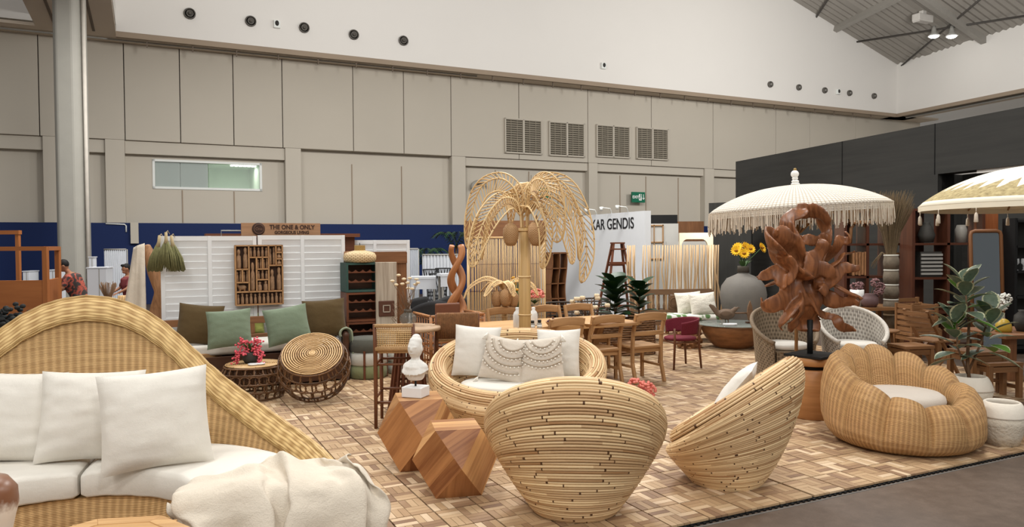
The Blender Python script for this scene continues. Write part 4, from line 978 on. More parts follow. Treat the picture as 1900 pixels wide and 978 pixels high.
q = MB(); q.box((0, 0, .04), (.17, .15, .08)); q.build('block', m_marble, bt, bev=.006)
q = MB(); q.tube([(0, 0, .08), (0, 0, .14)], .008, 8); q.build('rod', m_black, bt)
def organic(q, name, mat, parent, vox, it=4, **kw):
    o = q.build(name, mat, parent, **kw); m = o.modifiers.new('r', 'REMESH'); m.mode = 'VOXEL'; m.voxel_size = vox; m.use_smooth_shade = True
    s_ = o.modifiers.new('s', 'SMOOTH'); s_.iterations = it; s_.factor = .5; return o
q = MB(); q.ell((0, 0, .375), .057, .068, .078, 16, 12); q.ell((0, .012, .425), .052, .055, .045, 14, 10); q.ell((0, .02, .462), .034, .034, .024, 12, 8)
q.tube([(0, .005, .26), (0, .002, .34)], [.038, .032], 12); q.ell((0, -.066, .372), .011, .013, .02, 8, 6); q.ell((0, -.056, .342), .02, .012, .009, 8, 6)
q.ell((0, -.056, .39), .04, .013, .008, 8, 6); q.ell((.055, .005, .37), .009, .016, .022, 8, 6); q.ell((-.055, .005, .37), .009, .016, .022, 8, 6)
q.lathe([(.055, .13), (.07, .15), (.082, .2), (.083, .235), (.066, .26), (.04, .28), (.0001, .285)], 18); q.ell((.055, 0, .225), .05, .052, .045); q.ell((-.055, 0, .225), .05, .052, .045); q.ell((0, -.03, .19), .07, .045, .055)
def shawl(u, v):
    a = 2 * pi * u; r_ = .045 + .065 * v; return Vector((r_ * cos(a) * 1.0, r_ * sin(a) * .85 - .004, .285 - .075 * v ** 1.4 - .035 * v * max(0, cos(a + 1.6)) ))
q.surf(shawl, 28, 6, cu=True); q.surf(lambda u, v: shawl(u, v) - Vector((0, 0, .014)), 28, 6, cu=True, flip=True)
organic(q, 'figure', m_plast, bt, .006, 3)

# ---- petal chair
pc = AD(1672, 700, 6.42); pcl = (pc.x, pc.y, .027)
petal = thing('petal_chair', 'scalloped round wicker lounge chair near the platform edge', 'armchair', pcl, 0)
m_pet = wicker('amber_wicker', (130, 86, 48), (224, 180, 124), .034, .012, .8, .3, False)
BACK = radians(105); NL = 11
PP = [(.50, .0, 0), (.575, .06, .1), (.625, .16, .3), (.645, .28, .5), (.64, .42, .75), (.62, .62, .95), (.585, .80, 1), (.53, .94, 1), (.475, 1.0, .9), (.42, .96, .7), (.385, .84, .45), (.375, .66, .2), (.37, .45, .0)]
def petf(u, v):
    f_ = 2 * pi * u; k = v * (len(PP) - 1); i = min(int(k), len(PP) - 2); t = k - i; t = t
    r, z, wgt = [lerp(x, y, t) for x, y in zip(PP[i], PP[i + 1])]
    lob = abs(sin(NL * f_ / 2)) ** .55 - .62
    zt = .60 + .185 * cos(f_ - BACK)
    zt += .075 * lob
    r += wgt * .085 * lob
    lean = (z * zt) * .12 * cos(f_ - BACK)
    tuck = 1 - .10 * max(0, 1 - z / .3) * (1 - cos(f_ - BACK)) / 2 * 0
    x, y = r * cos(f_) * tuck, r * sin(f_) * tuck
    return Vector((x + lean * cos(BACK) * 1., y + lean * sin(BACK), z * zt))
q = MB(); petal.scale = (.96, .96, .96); q.surf(petf, 264, 48, cu=True, uvfn=lambda u, v: (u * 3.7, v * 1.5)); q.build('woven_body', m_pet, petal)
q = MB(); q.lathe([(.40, .27), (.0001, .27)], 32); q.build('seat_deck', m_pet, petal)
q = MB(); q.tube([(.5 * cos(a), .5 * sin(a), .01) for a in [2 * pi * k / 48 for k in range(48)]], .016, 6, closed=True); q.build('base_ring', m_canes, petal)
q = MB(); q.lathe([(.0001, .0), (.27, .0), (.335, .02), (.345, .06), (.335, .1), (.30, .125), (.15, .135), (.0001, .135)], 40)
tag(q.build('round_cushion', cloth_mat('stone_linen', (196, 186, 174), 600, .3, .04), loc=(pc.x, pc.y, .335)), 'stone coloured round cushion inside the scalloped wicker chair', 'cushion')

# ---- white pots
def rough_pot(label, loc, s, rz=0):
    o = thing('plaster_pot', label, 'pot', loc, rz, 'rough white pots')
    q = MB(); q.lathe([(.0001, .03), (.11, .03), (.12, .02), (.118, .0), (.125, .0), (.15, .08), (.172, .17), (.185, .24)], 22); q.build('rough_body', plain('rough_plaster', (205, 195, 178), .9, .1, 30, 1., 45), o)
    q = MB(); q.lathe([(.187, .238), (.186, .25), (.165, .31), (.14, .355), (.128, .362), (.118, .355), (.12, .33), (.14, .28), (.0001, .27)], 22); q.build('smooth_neck', plain('pale_plaster', (222, 214, 200), .8, .05, 14, .2, 40), o)
    q = MB(); q.lathe([(.136, .285), (.0001, .29)], 18); q.build('soil', plain('soil_brown', (112, 84, 62), .9, .2, 40, .5), o)
    o.scale = (s, s, s); return o
p = FP(1859, 829); rough_pot('rough white pot standing in front at the platform edge', (p.x, p.y, .028), 1.0)
p2 = FP(1800, 775); rough_pot('white pot holding the variegated rubber plant', (p2.x, p2.y, .028), 1.08)
# ================================================================== MIDDLE OF THE BOOTH
def BP(e1, e2, z=0.): return E1 * e1 + E2 * e2 + Vector((0, 0, z))
def bc(P): return (P.dot(E1), P.dot(E2))
def BX(px, e2):                # position along E1 where a picture column meets a plane at depth e2
    return HW(px, 500, e2)[0]
m_lou = plain('white_louver_paint', (218, 219, 219), .6, .03, 5)
m_brownw = wood('mid_brown_wood', (96, 62, 38), (140, 96, 62), .5)
m_darkw = wood('dark_brown_wood', (52, 32, 22), (86, 56, 38), .5)
m_redw = wood('red_brown_wood', (84, 46, 30), (122, 74, 50), .45)
m_teak2 = wood('honey_teak', (142, 104, 66), (194, 152, 106), .5)
# ---- white louvred screens
def louver(label, e1a, e1b, e2, ztop, bays=2, pitch=.0892):
    o = thing('louvred_screen', label, 'screen', BP(e1a, e2), ANG, 'white louvred screens')
    W_ = e1b - e1a; st = .05; bw = (W_ - st * (bays + 1)) / bays
    for k in range(bays + 1):
        q = MB(); q.box((st / 2 + k * (bw + st), 0, ztop / 2), (st, .045, ztop)); q.build('stile', m_lou, o, bev=.004)
    for k in range(bays):
        cx_ = st + bw / 2 + k * (bw + st)
        for z, h in ((ztop - .03, .06), (.05, .1)):
            q = MB(); q.box((cx_, 0, z), (bw, .04, h)); q.build('rail', m_lou, o)
        n = int((ztop - .16) / pitch)
        q = MB(); q.box((0, 0, 0), (bw, .014, pitch * 1.02), (radians(9), 0, 0)); me = q.mesh('slat')
        for i in range(n): put(me, 'slat', m_lou, o, (cx_, 0, ztop - .06 - pitch * (i + .5)))
        q = MB(); q.box((cx_, .02, ztop / 2), (bw, .006, ztop - .1)); q.build('backing', m_lou, o)
E2P = 10.4
xa_, xm_, xb_ = BX(298, E2P), BX(477.5, E2P), BX(640, E2P)
louver('white louvred screen with brooms hung on its corner', xa_, xm_ - .008, E2P, 1.885)
louver('white louvred screen behind the brown pillow and pendant lamp', xm_ + .008, xb_, E2P, 1.895)
louver('white louvred screen behind the wine crates', BX(628, 11.05), BX(760, 11.05), 11.05, 1.83)
# ---- brooms
m_broom = plain('olive_bristles', (118, 116, 78), .9, .25, 40, .6, 120); m_grip = plain('broom_grip', (176, 158, 122), .8, .15, 30)
for i, (px, py, sp_, dx) in enumerate(((296, 440, .10, -.05), (308, 434, .12, 0), (318, 440, .12, .04))):
    P = AD(px, py, 9.33 - .05 * (i == 1)); o = thing('hand_broom', ('left', 'middle', 'right')[i] + ' one of the olive grass brooms on the screen corner', 'broom', P, 0, 'grass brooms')
    q = MB(); q.tube([(0, 0, .02), (dx * .2, 0, -.06), (dx * .5, 0, -.12)], [.018, .02, .03], 8); q.build('grip', m_grip, o)
    q = MB(); q.tube([(0, 0, .02), (.0, .05, .04), (-.02 + .0, .14, .0)], .004, 5); q.build('hanging_cord', m_grip, o)
    q = MB(); rn = random.Random(i)
    for k in range(150):
        a = rn.uniform(0, 2 * pi); rr = sqrt(rn.random()); e = rn.uniform(.88, 1.05)
        x1, y1 = sp_ * rr * cos(a), .05 * rr * sin(a)
        q.tube([(dx * .5 + x1 * .2, y1 * .4, -.10), (dx + x1 * .8, y1, -.26), (dx * 1.3 + x1, y1, -.12 - .30 * e)], [.006, .007, .005], 4)
    q.build('bristles', m_broom, o, kind='stuff')
# ---- carved wood figure with cloth, by the brooms
m_drift = woodobj('driftwood_tan', (110, 74, 46), (176, 130, 90), 3., .6)
P = AD(283, 560, 9.9); o = thing('driftwood_figure', 'tall driftwood carving standing left of the white screens', 'sculpture', (P.x, P.y, 0), 0)
q = MB(); q.tube([(.02, 0, 0), (-.04, 0, .5), (.03, .02, .9), (.10, 0, 1.15), (.03, 0, 1.4), (-.02, 0, 1.62), (-.07, 0, 1.78)], [.12, .10, .08, .07, .085, .08, .05], 10)
q.tube([(.05, 0, .3), (.14, 0, .8), (.16, 0, 1.1), (.08, 0, 1.3)], [.06, .055, .05, .04], 8); q.tube([(-.1, .02, 0), (-.2, .02, .7), (-.22, 0, 1.05)], [.07, .06, .03], 8)
organic(q, 'body', m_drift, o, .02, 5)
q = MB()
def drape(u, v):
    y = -.10 - .06 * sin(v * 9) * u - .02; w_ = .10 + .16 * u
    return Vector((-.13 - .10 * u + (v - .5) * w_ * 2 * .75, y + .10 * abs(v - .5), 1.77 - 1.25 * u + .06 * (v - .5)))
q.surf(drape, 30, 24); o2 = q.build('hanging_cloth', m_throw, loc=(P.x, P.y, 0)); s_ = o2.modifiers.new('t', 'SOLIDIFY'); s_.thickness = .01
tag(o2, 'cream cloth hanging from the driftwood carving', 'cloth')
# ---- name board on top of the screens
E2S = E2P + .12
x0, x1 = BX(448.5, E2S), BX(595, E2S); zb_ = 1.89; Hs = HW(520, 414, E2S)[1] - zb_
o = thing('name_board', 'wooden name board on top of the white screens', 'sign', BP((x0 + x1) / 2, E2S, zb_), ANG)
q = MB(); q.box((0, 0, Hs / 2), (x1 - x0, .03, Hs)); q.build('board', wood('sign_wood', (134, 98, 70), (168, 130, 98), .6), o, bev=.003)
m_lett = plain('dark_brown_lettering', (58, 38, 30), .7, 0)
W_ = x1 - x0
put(text_mesh('THE ONE & ONLY', .105, .003, .003, W_ * .58), 'lettering', m_lett, o, (W_ * .135, -.017, Hs * .66), (radians(90), 0, 0))
put(text_mesh('GORGEOUS LIVING', .064, .003, .002, W_ * .44), 'lettering', m_lett, o, (W_ * .13, -.017, Hs * .25), (radians(90), 0, 0))
R90 = Matrix.Rotation(radians(90), 3, 'X')
lg = MB(); lg.lathe([(.083, 0), (.083, .006), (.07, .008), (.0001, .008)], 28, c=(-W_ * .29, -.016, Hs * .53), R=R90); lg = lg.build('round_emblem', m_lett, o)
q = MB(); q.tube([(-W_ * .285 + .062 * cos(a), -.026, Hs * .53 + .062 * sin(a)) for a in [2 * pi * k / 24 for k in range(24)]], .003, 4, closed=True); q.build('emblem_ring', plain('emblem_line', (120, 88, 70), .7), lg)
put(text_mesh('One', .05, .002, 0), 'emblem_lettering', MATS['emblem_line'], lg, (-W_ * .285, -.027, Hs * .53), (radians(90), 0, 0))
# steel frame left of the board and the box behind it
q = MB(); xx = BX(428, E2S); P = BP(xx, E2S + .1, 1.87)
q.tube([(-.1, 0, 0), (-.1, 0, .09), (.16, 0, .09), (.16, 0, 0)], .009, 6); tag(q.build('steel_frame', m_steel, loc=P, rot=ROTB), 'thin grey metal frame beside the name board', 'frame')
q = MB(); q.box((0, 0, .0), (2.1, .3, .05)); q.box((0, 0, -.93), (2.0, .05, 1.82)); tag(q.build('backing_shelf', m_redw, loc=BP(BX(530, E2S + .4), E2S + .45, 1.90), rot=ROTB), 'red brown shelf edge showing above the white screens', 'shelf')
# ---- printer's tray of carved figures
E2T = E2P - .03
x0, x1 = BX(436, E2T), BX(522.5, E2T); zt, zb_ = HW(436, 456, E2T)[1], HW(436, 566, E2T)[1]
o = thing('figure_tray', 'wooden wall tray with compartments full of carved figures', 'wall shelf', BP(x0, E2T, zb_), ANG)
W_, H_ = x1 - x0, zt - zb_; m_tray = wood('tray_wood', (140, 100, 64), (186, 144, 100), .6); m_fig = woodobj('figure_wood', (104, 76, 54), (172, 136, 102), 8., .7)
q = MB(); q.box((W_ / 2, -.005, H_ / 2), (W_, .01, H_)); q.build('back_panel', m_darkw, o)
def tb_(x0, z0, x1, z1, nm='divider'):
    q = MB(); t2 = .009; q.box(((x0 + x1) / 2 * W_, -.045, (z0 + z1) / 2 * H_), (max(abs(x1 - x0) * W_, t2) + t2, .08, max(abs(z1 - z0) * H_, t2) + t2)); q.build(nm, m_tray, o)
for a in ((0, 0, 0, 1), (1, 0, 1, 1), (0, 0, 1, 0), (0, 1, 1, 1)): tb_(*a, 'frame_board')
DV_ = [(0, .22, 1, .22), (.28, .22, .28, 1), (0, .38, .28, .38), (0, .6, .28, .6), (.14, .38, .14, .6), (.44, .22, .44, .8), (.28, .8, .7, .8), (.7, .22, .7, 1), (.44, .6, .7, .6), (.57, .6, .57, .8), (.44, .42, .7, .42), (.7, .66, 1, .66), (.86, .66, .86, 1), (.86, .77, 1, .77), (.86, .88, 1, .88)]
for a in DV_: tb_(*a)
cells = [(0, .6, .28, 1, 2), (0, .38, .14, .6, 2), (.14, .38, .28, .6, 2), (0, .22, .28, .38, 0), (.28, .22, .44, .8, 1), (.28, .8, .7, 1, 5), (.44, .6, .57, .8, 2), (.57, .6, .7, .8, 2), (.44, .42, .7, .6, 3), (.44, .22, .7, .42, 2), (.7, .66, .86, 1, 2), (.86, .88, 1, 1, 1), (.86, .77, 1, .88, 1), (.86, .66, 1, .77, 1), (.7, .22, 1, .66, 2), (0, 0, 1, .22, 11)]
fi = 0
posn = ['upper', 'lower', 'middle', 'side']
figs = {}
def fig_mesh(h, w_):
    key = (round(h, 2), round(w_, 2))
    if key not in figs:
        q = MB(); q.lathe([(w_ * .34, 0), (w_ * .4, h * .1), (w_ * .42, h * .4), (w_ * .36, h * .62), (w_ * .2, h * .72), (w_ * .28, h * .8), (w_ * .3, h * .9), (w_ * .16, h), (.0001, h)], 9); figs[key] = q.mesh('carved_figure'); figs[key].materials.append(m_fig)
    return figs[key]
ORD = ['first', 'second', 'third', 'fourth', 'fifth', 'sixth', 'seventh', 'eighth', 'ninth', 'tenth', 'eleventh']
cname = ['tall upper left', 'small left', 'small second left', 'animal', 'long centre', 'top row', 'small centre', 'small centre right', 'three-figure', 'double heart', 'upper right', 'top right niche', 'second right niche', 'third right niche', 'tall lower right', 'bottom row']
for ci, (a, c_, b2, d2, n) in enumerate(cells):
    w0, h0 = (b2 - a) * W_, (d2 - c_) * H_
    if n == 0:
        q = MB(); q.ell((0, -.03, .05), .055, .025, .035); q.tube([(-.05, -.03, .06), (-.065, -.03, .10)], [.02, .016], 8); 
        for s_ in (-.03, .03): q.tube([(s_, -.03, .04), (s_, -.03, 0)], .012, 6)
        tag(organic(q, 'carved_animal', m_fig, None, .006, 2, loc=BP(x0 + (a + b2) / 2 * W_, E2T - .01, zb_ + c_ * H_ + .008), rot=ROTB), 'carved wooden four-legged animal in the wall tray', 'figurine'); continue
    for k in range(n):
        hh = h0 * (.86 + .08 * (k % 2)) - .012; me = fig_mesh(hh, min(w0 / n * .92, .075))
        f_ = put(me, 'carved_figure', None, None, BP(x0 + (a + (k + .5) / n * (b2 - a)) * W_, E2T - .055, zb_ + c_ * H_ + .008), ROTB)
        tag(f_, ('%s carved wooden figure in the %s compartment of the wall tray' % (ORD[k] if n > 1 else 'single', cname[ci])), 'figurine', 'figures in the wall tray, ' + cname[ci])
# ---- daybed
d1 = FP(650, 709); de1, de2 = bc(d1)
XB0, XB1 = de1 - 2.75, de1; YB0, YB1 = de2, de2 + .78
bd = thing('daybed', 'dark carved wooden daybed against the white screens', 'daybed', BP(XB0, YB0, .02), ANG); LX = XB1 - XB0; LY = .78
for x in (.04, LX - .04):
    for y in (.04, LY - .04):
        q = MB(); hh = .62 if y < .4 else .82; q.lathe([(.04, 0), (.05, .05), (.035, .1), (.05, .18), (.05, .36), (.035, .40), (.045, .5), (.04, hh - .06), (.05, hh - .03), (.02, hh)], 14, c=(x, y, 0)); q.build('post', m_darkw, bd)
for y in (.04, LY - .04): q = MB(); q.box((LX / 2, y, .33), (LX - .1, .05, .16)); q.build('seat_rail', m_darkw, bd)
for x in (.04, LX - .04): q = MB(); q.box((x, LY / 2, .33), (.05, LY - .1, .16)); q.build('side_rail', m_darkw, bd); q = MB(); q.tube([(x, .02, .60), (x, LY - .02, .62)], .032, 10); q.build('arm_rail', m_darkw, bd)
for z, h in ((.77, .09), (.56, .06)): q = MB(); q.box((LX / 2, LY - .03, z), (LX - .1, .035, h)); q.build('back_rail', m_brownw, bd, bev=.008)
for k in range(9): q = MB(); q.box((.3 + k * (LX - .6) / 8, LY - .03, .66), (.09, .025, .14)); q.build('back_splat', m_brownw, bd, bev=.01)
q = MB(); q.box((LX / 2, LY / 2, .26), (LX - .1, LY - .1, .02)); q.build('slat_base', m_darkw, bd)
q = MB(); q.box((LX / 2, .03, .14), (LX - .2, .02, .22)); q.build('front_panel', m_darkw, bd)
q = MB(); q.box((0, 0, 0), (LX - .2, LY - .19, .13)); o = q.build('mattress', m_linen2, loc=BP(XB0 + LX / 2, YB0 + LY / 2 - .0, .506), rot=ROTB, bev=.04); o.modifiers[0].segments = 4; tag(o, 'long white mattress on the dark daybed', 'mattress')
m_brn = cloth_mat('brown_canvas', (82, 66, 40), 600, .3, .06); m_grn = cloth_mat('sage_linen', (110, 123, 102), 600, .35, .06); m_lime = cloth_mat('lime_linen', (166, 172, 92), 600, .3, .06)
def bedpillow(px, py_b, lab, mat, w, h, lean, roll, sd, off=.0, rzx=0):
    P = FP(px, py_b, .575); o = pillow(lab, mat, (P.x, P.y, .572), ANG + radians(rzx), w, h, .17, lean, roll, sd, 'daybed pillows'); return o
bedpillow(365, 640, 'brown pillow at the settee end of the daybed', m_brn, .52, .50, 16, 6, 31, 0, -12)
bedpillow(427, 645, 'sage green pillow beside the left brown one on the daybed', m_grn, .50, .46, 20, -4, 32, 0, -12)
bedpillow(470, 622, 'lime pillow behind the pink flowers', m_lime, .30, .26, 14, 0, 33)
bedpillow(496, 618, 'lime pillow half behind the right sage pillow', m_lime, .30, .29, 14, 0, 34)
bedpillow(540, 637, 'sage green pillow beside the right brown one on the daybed', m_grn, .52, .47, 20, -9, 35, 0, -8)
bedpillow(606, 626, 'brown pillow next to the rolled blanket on the daybed', m_brn, .54, .50, 14, -3, 36, 0, -6)
# blanket over the arm
q = MB(); P = BP(XB1 - .04, YB0, .02)
def blk(u, v):
    a = -1.9 + 3.9 * u; r_ = .075 + .012 * sin(v * 25 + u * 3)
    if u < .55: k = u / .55; a = pi * 1.15 - k * pi * 1.1; return Vector((r_ * cos(a), .02 + .55 * v, .60 + r_ * sin(a)))
    k = (u - .55) / .45; return Vector((r_ + .03 * k + .012 * sin(v * 25), .02 + .55 * v, .60 - .30 * k))
q.surf(blk, 24, 30); o = q.build('rolled_blanket', cloth_mat('sage_knit', (146, 156, 132), 200, .6, .15), loc=P, rot=ROTB); s_ = o.modifiers.new('t', 'SOLIDIFY'); s_.thickness = .02
tag(o, 'grey green knitted blanket draped over the daybed arm', 'blanket')
# ---- slab side table
P = FP(378, 650, .47); o = thing('slab_table', 'live-edge wooden slab table between settee and daybed', 'table', (P.x - .08, P.y - .12, .02), ANG)
poly = [(.36 * cos(a) * (1 + .12 * nz3(cos(a) * 1.5, sin(a) * 1.5)), .30 * sin(a) * (1 + .15 * nz3(cos(a) * 2, sin(a) * 2, 3))) for a in [2 * pi * k / 28 for k in range(28)]]
q = MB(); q.prism(poly, .38, .455); q.build('slab', m_teak2, o, bev=.01)
for k in range(3): a = 2 * pi * k / 3; q = MB(); q.tube([(.2 * cos(a), .18 * sin(a), .39), (.25 * cos(a), .22 * sin(a), 0)], .025, 8); q.build('leg', m_brownw, o)
# ---- rattan drum tables
m_rdark = cane_mat('dark_rattan', (62, 42, 28), (122, 88, 58), (40, 26, 16), 6.); m_rtan = cane_mat('tan_rattan_core', (176, 140, 94), (216, 182, 132), (130, 96, 60), 3.)
def rdrum(label, loc, rot, R_, H_):
    o = thing('rattan_drum_table', label, 'side table', loc, rot=rot, group='openwork rattan drum tables')
    def rad(z): k = z / H_; return R_ * (.74 + .26 * sin(pi * (.12 + .76 * k)) / sin(pi * .5))
    rn = random.Random(3)
    q = MB(); rows = 4; rh = H_ / rows
    for j in range(rows):
        n = 22
        for i in range(n):
            a0 = 2 * pi * (i + .5 * (j % 2)) / n; w2 = pi / n * 1.12; pts = []
            for k in range(10):
                g = 2 * pi * k / 10; z = (j + .5 + .52 * sin(g)) * rh; z = min(max(z, .01), H_ - .01); a = a0 + w2 * cos(g)
                rr = rad(z) + .006 * sin(g * 2 + i); pts.append((rr * cos(a), rr * sin(a), z))
            q.tube(pts, .0075, 5, closed=True)
    q.build('loop_weave', m_rdark, o, kind='stuff')
    for z in (.012, H_ * .25, H_ * .5, H_ * .78, H_ - .012):
        q = MB(); rr = rad(z) + .007; q.tube([(rr * cos(a), rr * sin(a), z + .004 * sin(3 * a)) for a in [2 * pi * k / 40 for k in range(40)]], .009, 6, closed=True); q.build('hoop', m_rdark, o)
    rt = rad(H_)
    for k in range(13):
        rr = .03 + (rt - .035) * k / 12; q = MB(); q.tube([(rr * cos(a), rr * sin(a), H_ + .006) for a in [2 * pi * m / 36 for m in range(36)]], .0085 if k else .012, 5, closed=True); q.build('top_ring', m_rtan, o)
    q = MB(); q.lathe([(.03, H_), (.03, H_ + .012), (.0001, H_ + .013)], 14); q.build('top_boss', m_rtan, o)
    for k in range(4):
        a = k * pi / 4; q = MB(); q.tube([(-rt * cos(a), -rt * sin(a), H_ - .006), (rt * cos(a), rt * sin(a), H_ - .006)], .008, 5); q.build('spoke', m_rdark, o)
    q = MB()
    for k in range(18):
        a = 2 * pi * k / 18; q.tube([(rad(z) * .96 * cos(a), rad(z) * .96 * sin(a), z) for z in (0.01, H_ * .3, H_ * .6, H_ - .01)], .009, 5)
    q.build('uprights', m_rdark, o, kind='stuff')
    return o
P = FP(472, 740); rdrum('upright dark rattan drum table carrying the flower bowl', (P.x, P.y, .028), (0, 0, .2), .37, .37); TL = Vector((P.x, P.y, .028 + .385))
P = FP(583, 742)
tl = radians(36); Rb, Hb = .39, .42
nrm = Vector((.10, -1, 0)).normalized()
rd = rdrum('dark rattan drum table tipped on its edge, ringed top showing', (0, 0, 0), (0, 0, 0), Rb, Hb)
Mx = Matrix.Rotation(tl, 3, Vector((0, 0, 1)).cross(nrm))
low = min((Mx @ Vector((Rb * k * cos(a), Rb * k * sin(a), z))).z for a in [2 * pi * i / 24 for i in range(24)] for z, k in ((0, .84), (.21, 1.02), (Hb, .84)))
rd.rotation_euler = Mx.to_euler(); rd.location = (P.x + .02, P.y + .02, .03 - low)
# flower bowl, dishes
m_pot = plain('charcoal_pot', (62, 60, 56), .7, .08, 12, .2)
o = thing('flower_bowl', 'charcoal bowl of trailing pink flowers on the rattan table', 'flower pot', TL + Vector((-.03, .02, 0)), 0)
q = MB(); q.lathe([(.0001, 0), (.075, 0), (.10, .04), (.115, .12), (.108, .13), (.10, .11), (.0001, .10)], 20); q.build('bowl', m_pot, o)
m_pink = plain('pink_petals', (214, 92, 104), .7, .25, 60); m_leaf = plain('leaf_green', (62, 92, 48), .6, .25, 20); m_leafd = plain('deep_leaf_green', (26, 56, 28), .45, .25, 12); m_coral = plain('coral_petals', (222, 132, 118), .7, .2, 50)
def leafpts(q, base, d, L_, w_, droop=.3, n=5, side=None, cup=.15):
    base = Vector(base); d = Vector(d).normalized(); up = Vector((0, 0, 1)); s_ = side or d.cross(up)
    if s_.length < .05: s_ = Vector((1, 0, 0))
    s_ = s_.normalized(); nr = s_.cross(d).normalized(); vs = []; 
    for i in range(n + 1):
        t = i / n; c_ = base + d * L_ * t - up * droop * L_ * t * t; hw = w_ / 2 * (sin(pi * min(1, t * .96 + .03)) ** .75)
        vs += [c_ - s_ * hw + nr * hw * cup, c_ - nr * 0, c_ + s_ * hw + nr * hw * cup]
    F = []; U = []
    for i in range(n):
        for k in range(2):
            a = i * 3 + k; F.append((a, a + 1, a + 4, a + 3)); U.append([(k / 2, i / n), ((k + 1) / 2, i / n), ((k + 1) / 2, (i + 1) / n), (k / 2, (i + 1) / n)])
    q.add(vs, F, U, True)
rn = random.Random(5); q = MB(); lv = MB()
for side_, ln in ((-1, .30), (1, .28), (-.3, .16), (.5, .14), (-.8, .26), (.8, .3)):
    for k in range(34):
        t = k / 34; x = side_ * (.05 + .10 * sin(min(1, t * 1.3) * pi / 2)); z = .13 + .14 * sin(min(t * 2.2, 1) * pi * .8) - ln * 1.0 * max(0, t - .28)
        q.ell((x + rn.gauss(0, .018), -.04 - .07 * t + rn.gauss(0, .018), z + rn.gauss(0, .014)), .014, .012, .012, 6, 4)
q.build('pink_blossoms', m_pink, o, kind='stuff')
for k in range(26):
    a = rn.uniform(0, 2 * pi); leafpts(lv, (.03 * cos(a), .03 * sin(a), .12), (cos(a) * .6, sin(a) * .6, 1), rn.uniform(.12, .22), .035, .3)
lv.build('leaves', m_leaf, o, kind='stuff')
for k, (dx, dy) in enumerate(((.05, -.16), (.11, -.12))):
    q = MB(); q.lathe([(.0001, 0), (.055, 0), (.06, .012), (.058, .016), (.0001, .014)], 20); tag(q.build('white_dish', m_marble, loc=TL + Vector((dx, dy, .002 + .017 * k * 0))), ('nearer', 'farther')[k] + ' small white dish on the upright rattan table', 'dish', 'dishes on the rattan table')
# ---- pouf stacks
def pouf(label, loc, R_, layers, strap=True):
    o = thing('pouf', label, 'pouf', loc, ANG); z = 0
    for nm, h, mt in layers:
        q = MB(); q.lathe([(.0001, z), (R_ - .02, z), (R_, z + .02), (R_ + .006, z + h / 2), (R_, z + h - .02), (R_ - .02, z + h), (.0001, z + h + .008)], 30); q.build(nm, mt, o); z += h
    if strap:
        for a in (radians(-115), radians(-20), radians(75)):
            for z0 in (.02, .20):
                q = MB(); q.box(((R_ + .008) * cos(a), (R_ + .008) * sin(a), z0 + .07), (.012, .028, .2), (0, 0, a)); q.build('leather_strap', m_redw, o)
    return o
m_cgrey = cloth_mat('charcoal_felt', (86, 86, 78), 500, .3, .08); m_cwht = cloth_mat('ecru_canvas', (190, 188, 178), 500, .3, .05); m_coliv = cloth_mat('olive_canvas', (124, 128, 92), 500, .3, .06)
P = FP(683, 703); pouf('round pouf banded charcoal, ecru and olive with leather straps', (P.x, P.y, .028), .245, (('base_layer', .17, m_coliv), ('middle_layer', .17, m_cwht), ('top_layer', .18, m_cgrey)))
P = FP(752, 694); pouf('low ecru pouf behind the bar stool', (P.x, P.y, .028), .25, (('lower_layer', .16, m_cwht), ('upper_layer', .15, m_cwht)), False)
# ---- wine crates with lamp
m_teal = wood('teal_paint', (36, 62, 56), (60, 88, 80), .6); m_crate = m_redw
E2C = 10.2; cxx = BX(668, E2C); CW, CD, CHh = .44, .34, .40
def crate(label, z, mat, dx=0):
    o = thing('wine_crate', label, 'crate', BP(cxx + dx, E2C, z), ANG, 'stacked wine crates')
    for nm, c_, s_ in (('side_panel', (-CW / 2, 0, CHh / 2), (.03, CD, CHh)), ('side_panel', (CW / 2, 0, CHh / 2), (.03, CD, CHh)), ('top_panel', (0, 0, CHh - .015), (CW - .03, CD, .028)), ('bottom_panel', (0, 0, .015), (CW - .03, CD, .028)), ('back_panel', (0, CD / 2 - .01, CHh / 2), (CW - .03, .02, CHh - .06))):
        q = MB(); q.box(c_, s_); q.build(nm, mat if nm != 'back_panel' else m_darkw, o)
    for zz in (.13, .26):
        q = MB(); pl = [(-CW / 2 + .02, 0)]; n = 16
        for k in range(n * 2 + 1):
            x = -CW / 2 + .02 + (CW - .04) * k / (n * 2); pl.append((x, .045 - .03 * abs(sin(pi * 4 * k / (n * 2)))))
        pl.append((CW / 2 - .02, 0)); q.prism(pl[::-1], -CD / 2 + .02, -CD / 2 + .04, lambda p: Vector((p.x, p.z, zz + p.y))); q.build('scalloped_rack', m_crate, o)
crate('topmost wine crate, its side painted teal, under the rattan pendant', 1.115, m_teal)
crate('second wine crate from the top, red brown', .71, m_crate)
crate('third wine crate from the top behind the leafy plant', .305 - .0, m_crate)
q = MB(); q.box((0, 0, .14), (CW, CD, .26)); q.box((0, -CD / 2 - .01, .14), (CW - .06, .02, .2)); tag(q.build('crate_plinth', m_darkw, loc=BP(cxx, E2C, .02), rot=ROTB, bev=.005), 'dark plinth box under the wine crates', 'plinth')
o = thing('rattan_lampshade', 'squat woven rattan pendant shade on the teal crate', 'lampshade', BP(cxx, E2C, 1.517), ANG)
m_shade = wicker('pale_shade_weave', (140, 106, 64), (236, 212, 168), .03, .02, .7, .3)
q = MB(); q.lathe([(.20, 0), (.222, .04), (.225, .09), (.20, .13), (.12, .155), (.075, .165)], 36); q.build('shade', m_shade, o)
q = MB(); q.lathe([(.075, .16), (.073, .23), (.08, .235), (.0001, .236)], 24); q.build('collar', wicker('gold_shade_weave', (150, 122, 70), (206, 180, 124), .018, .012, .4, .1), o)
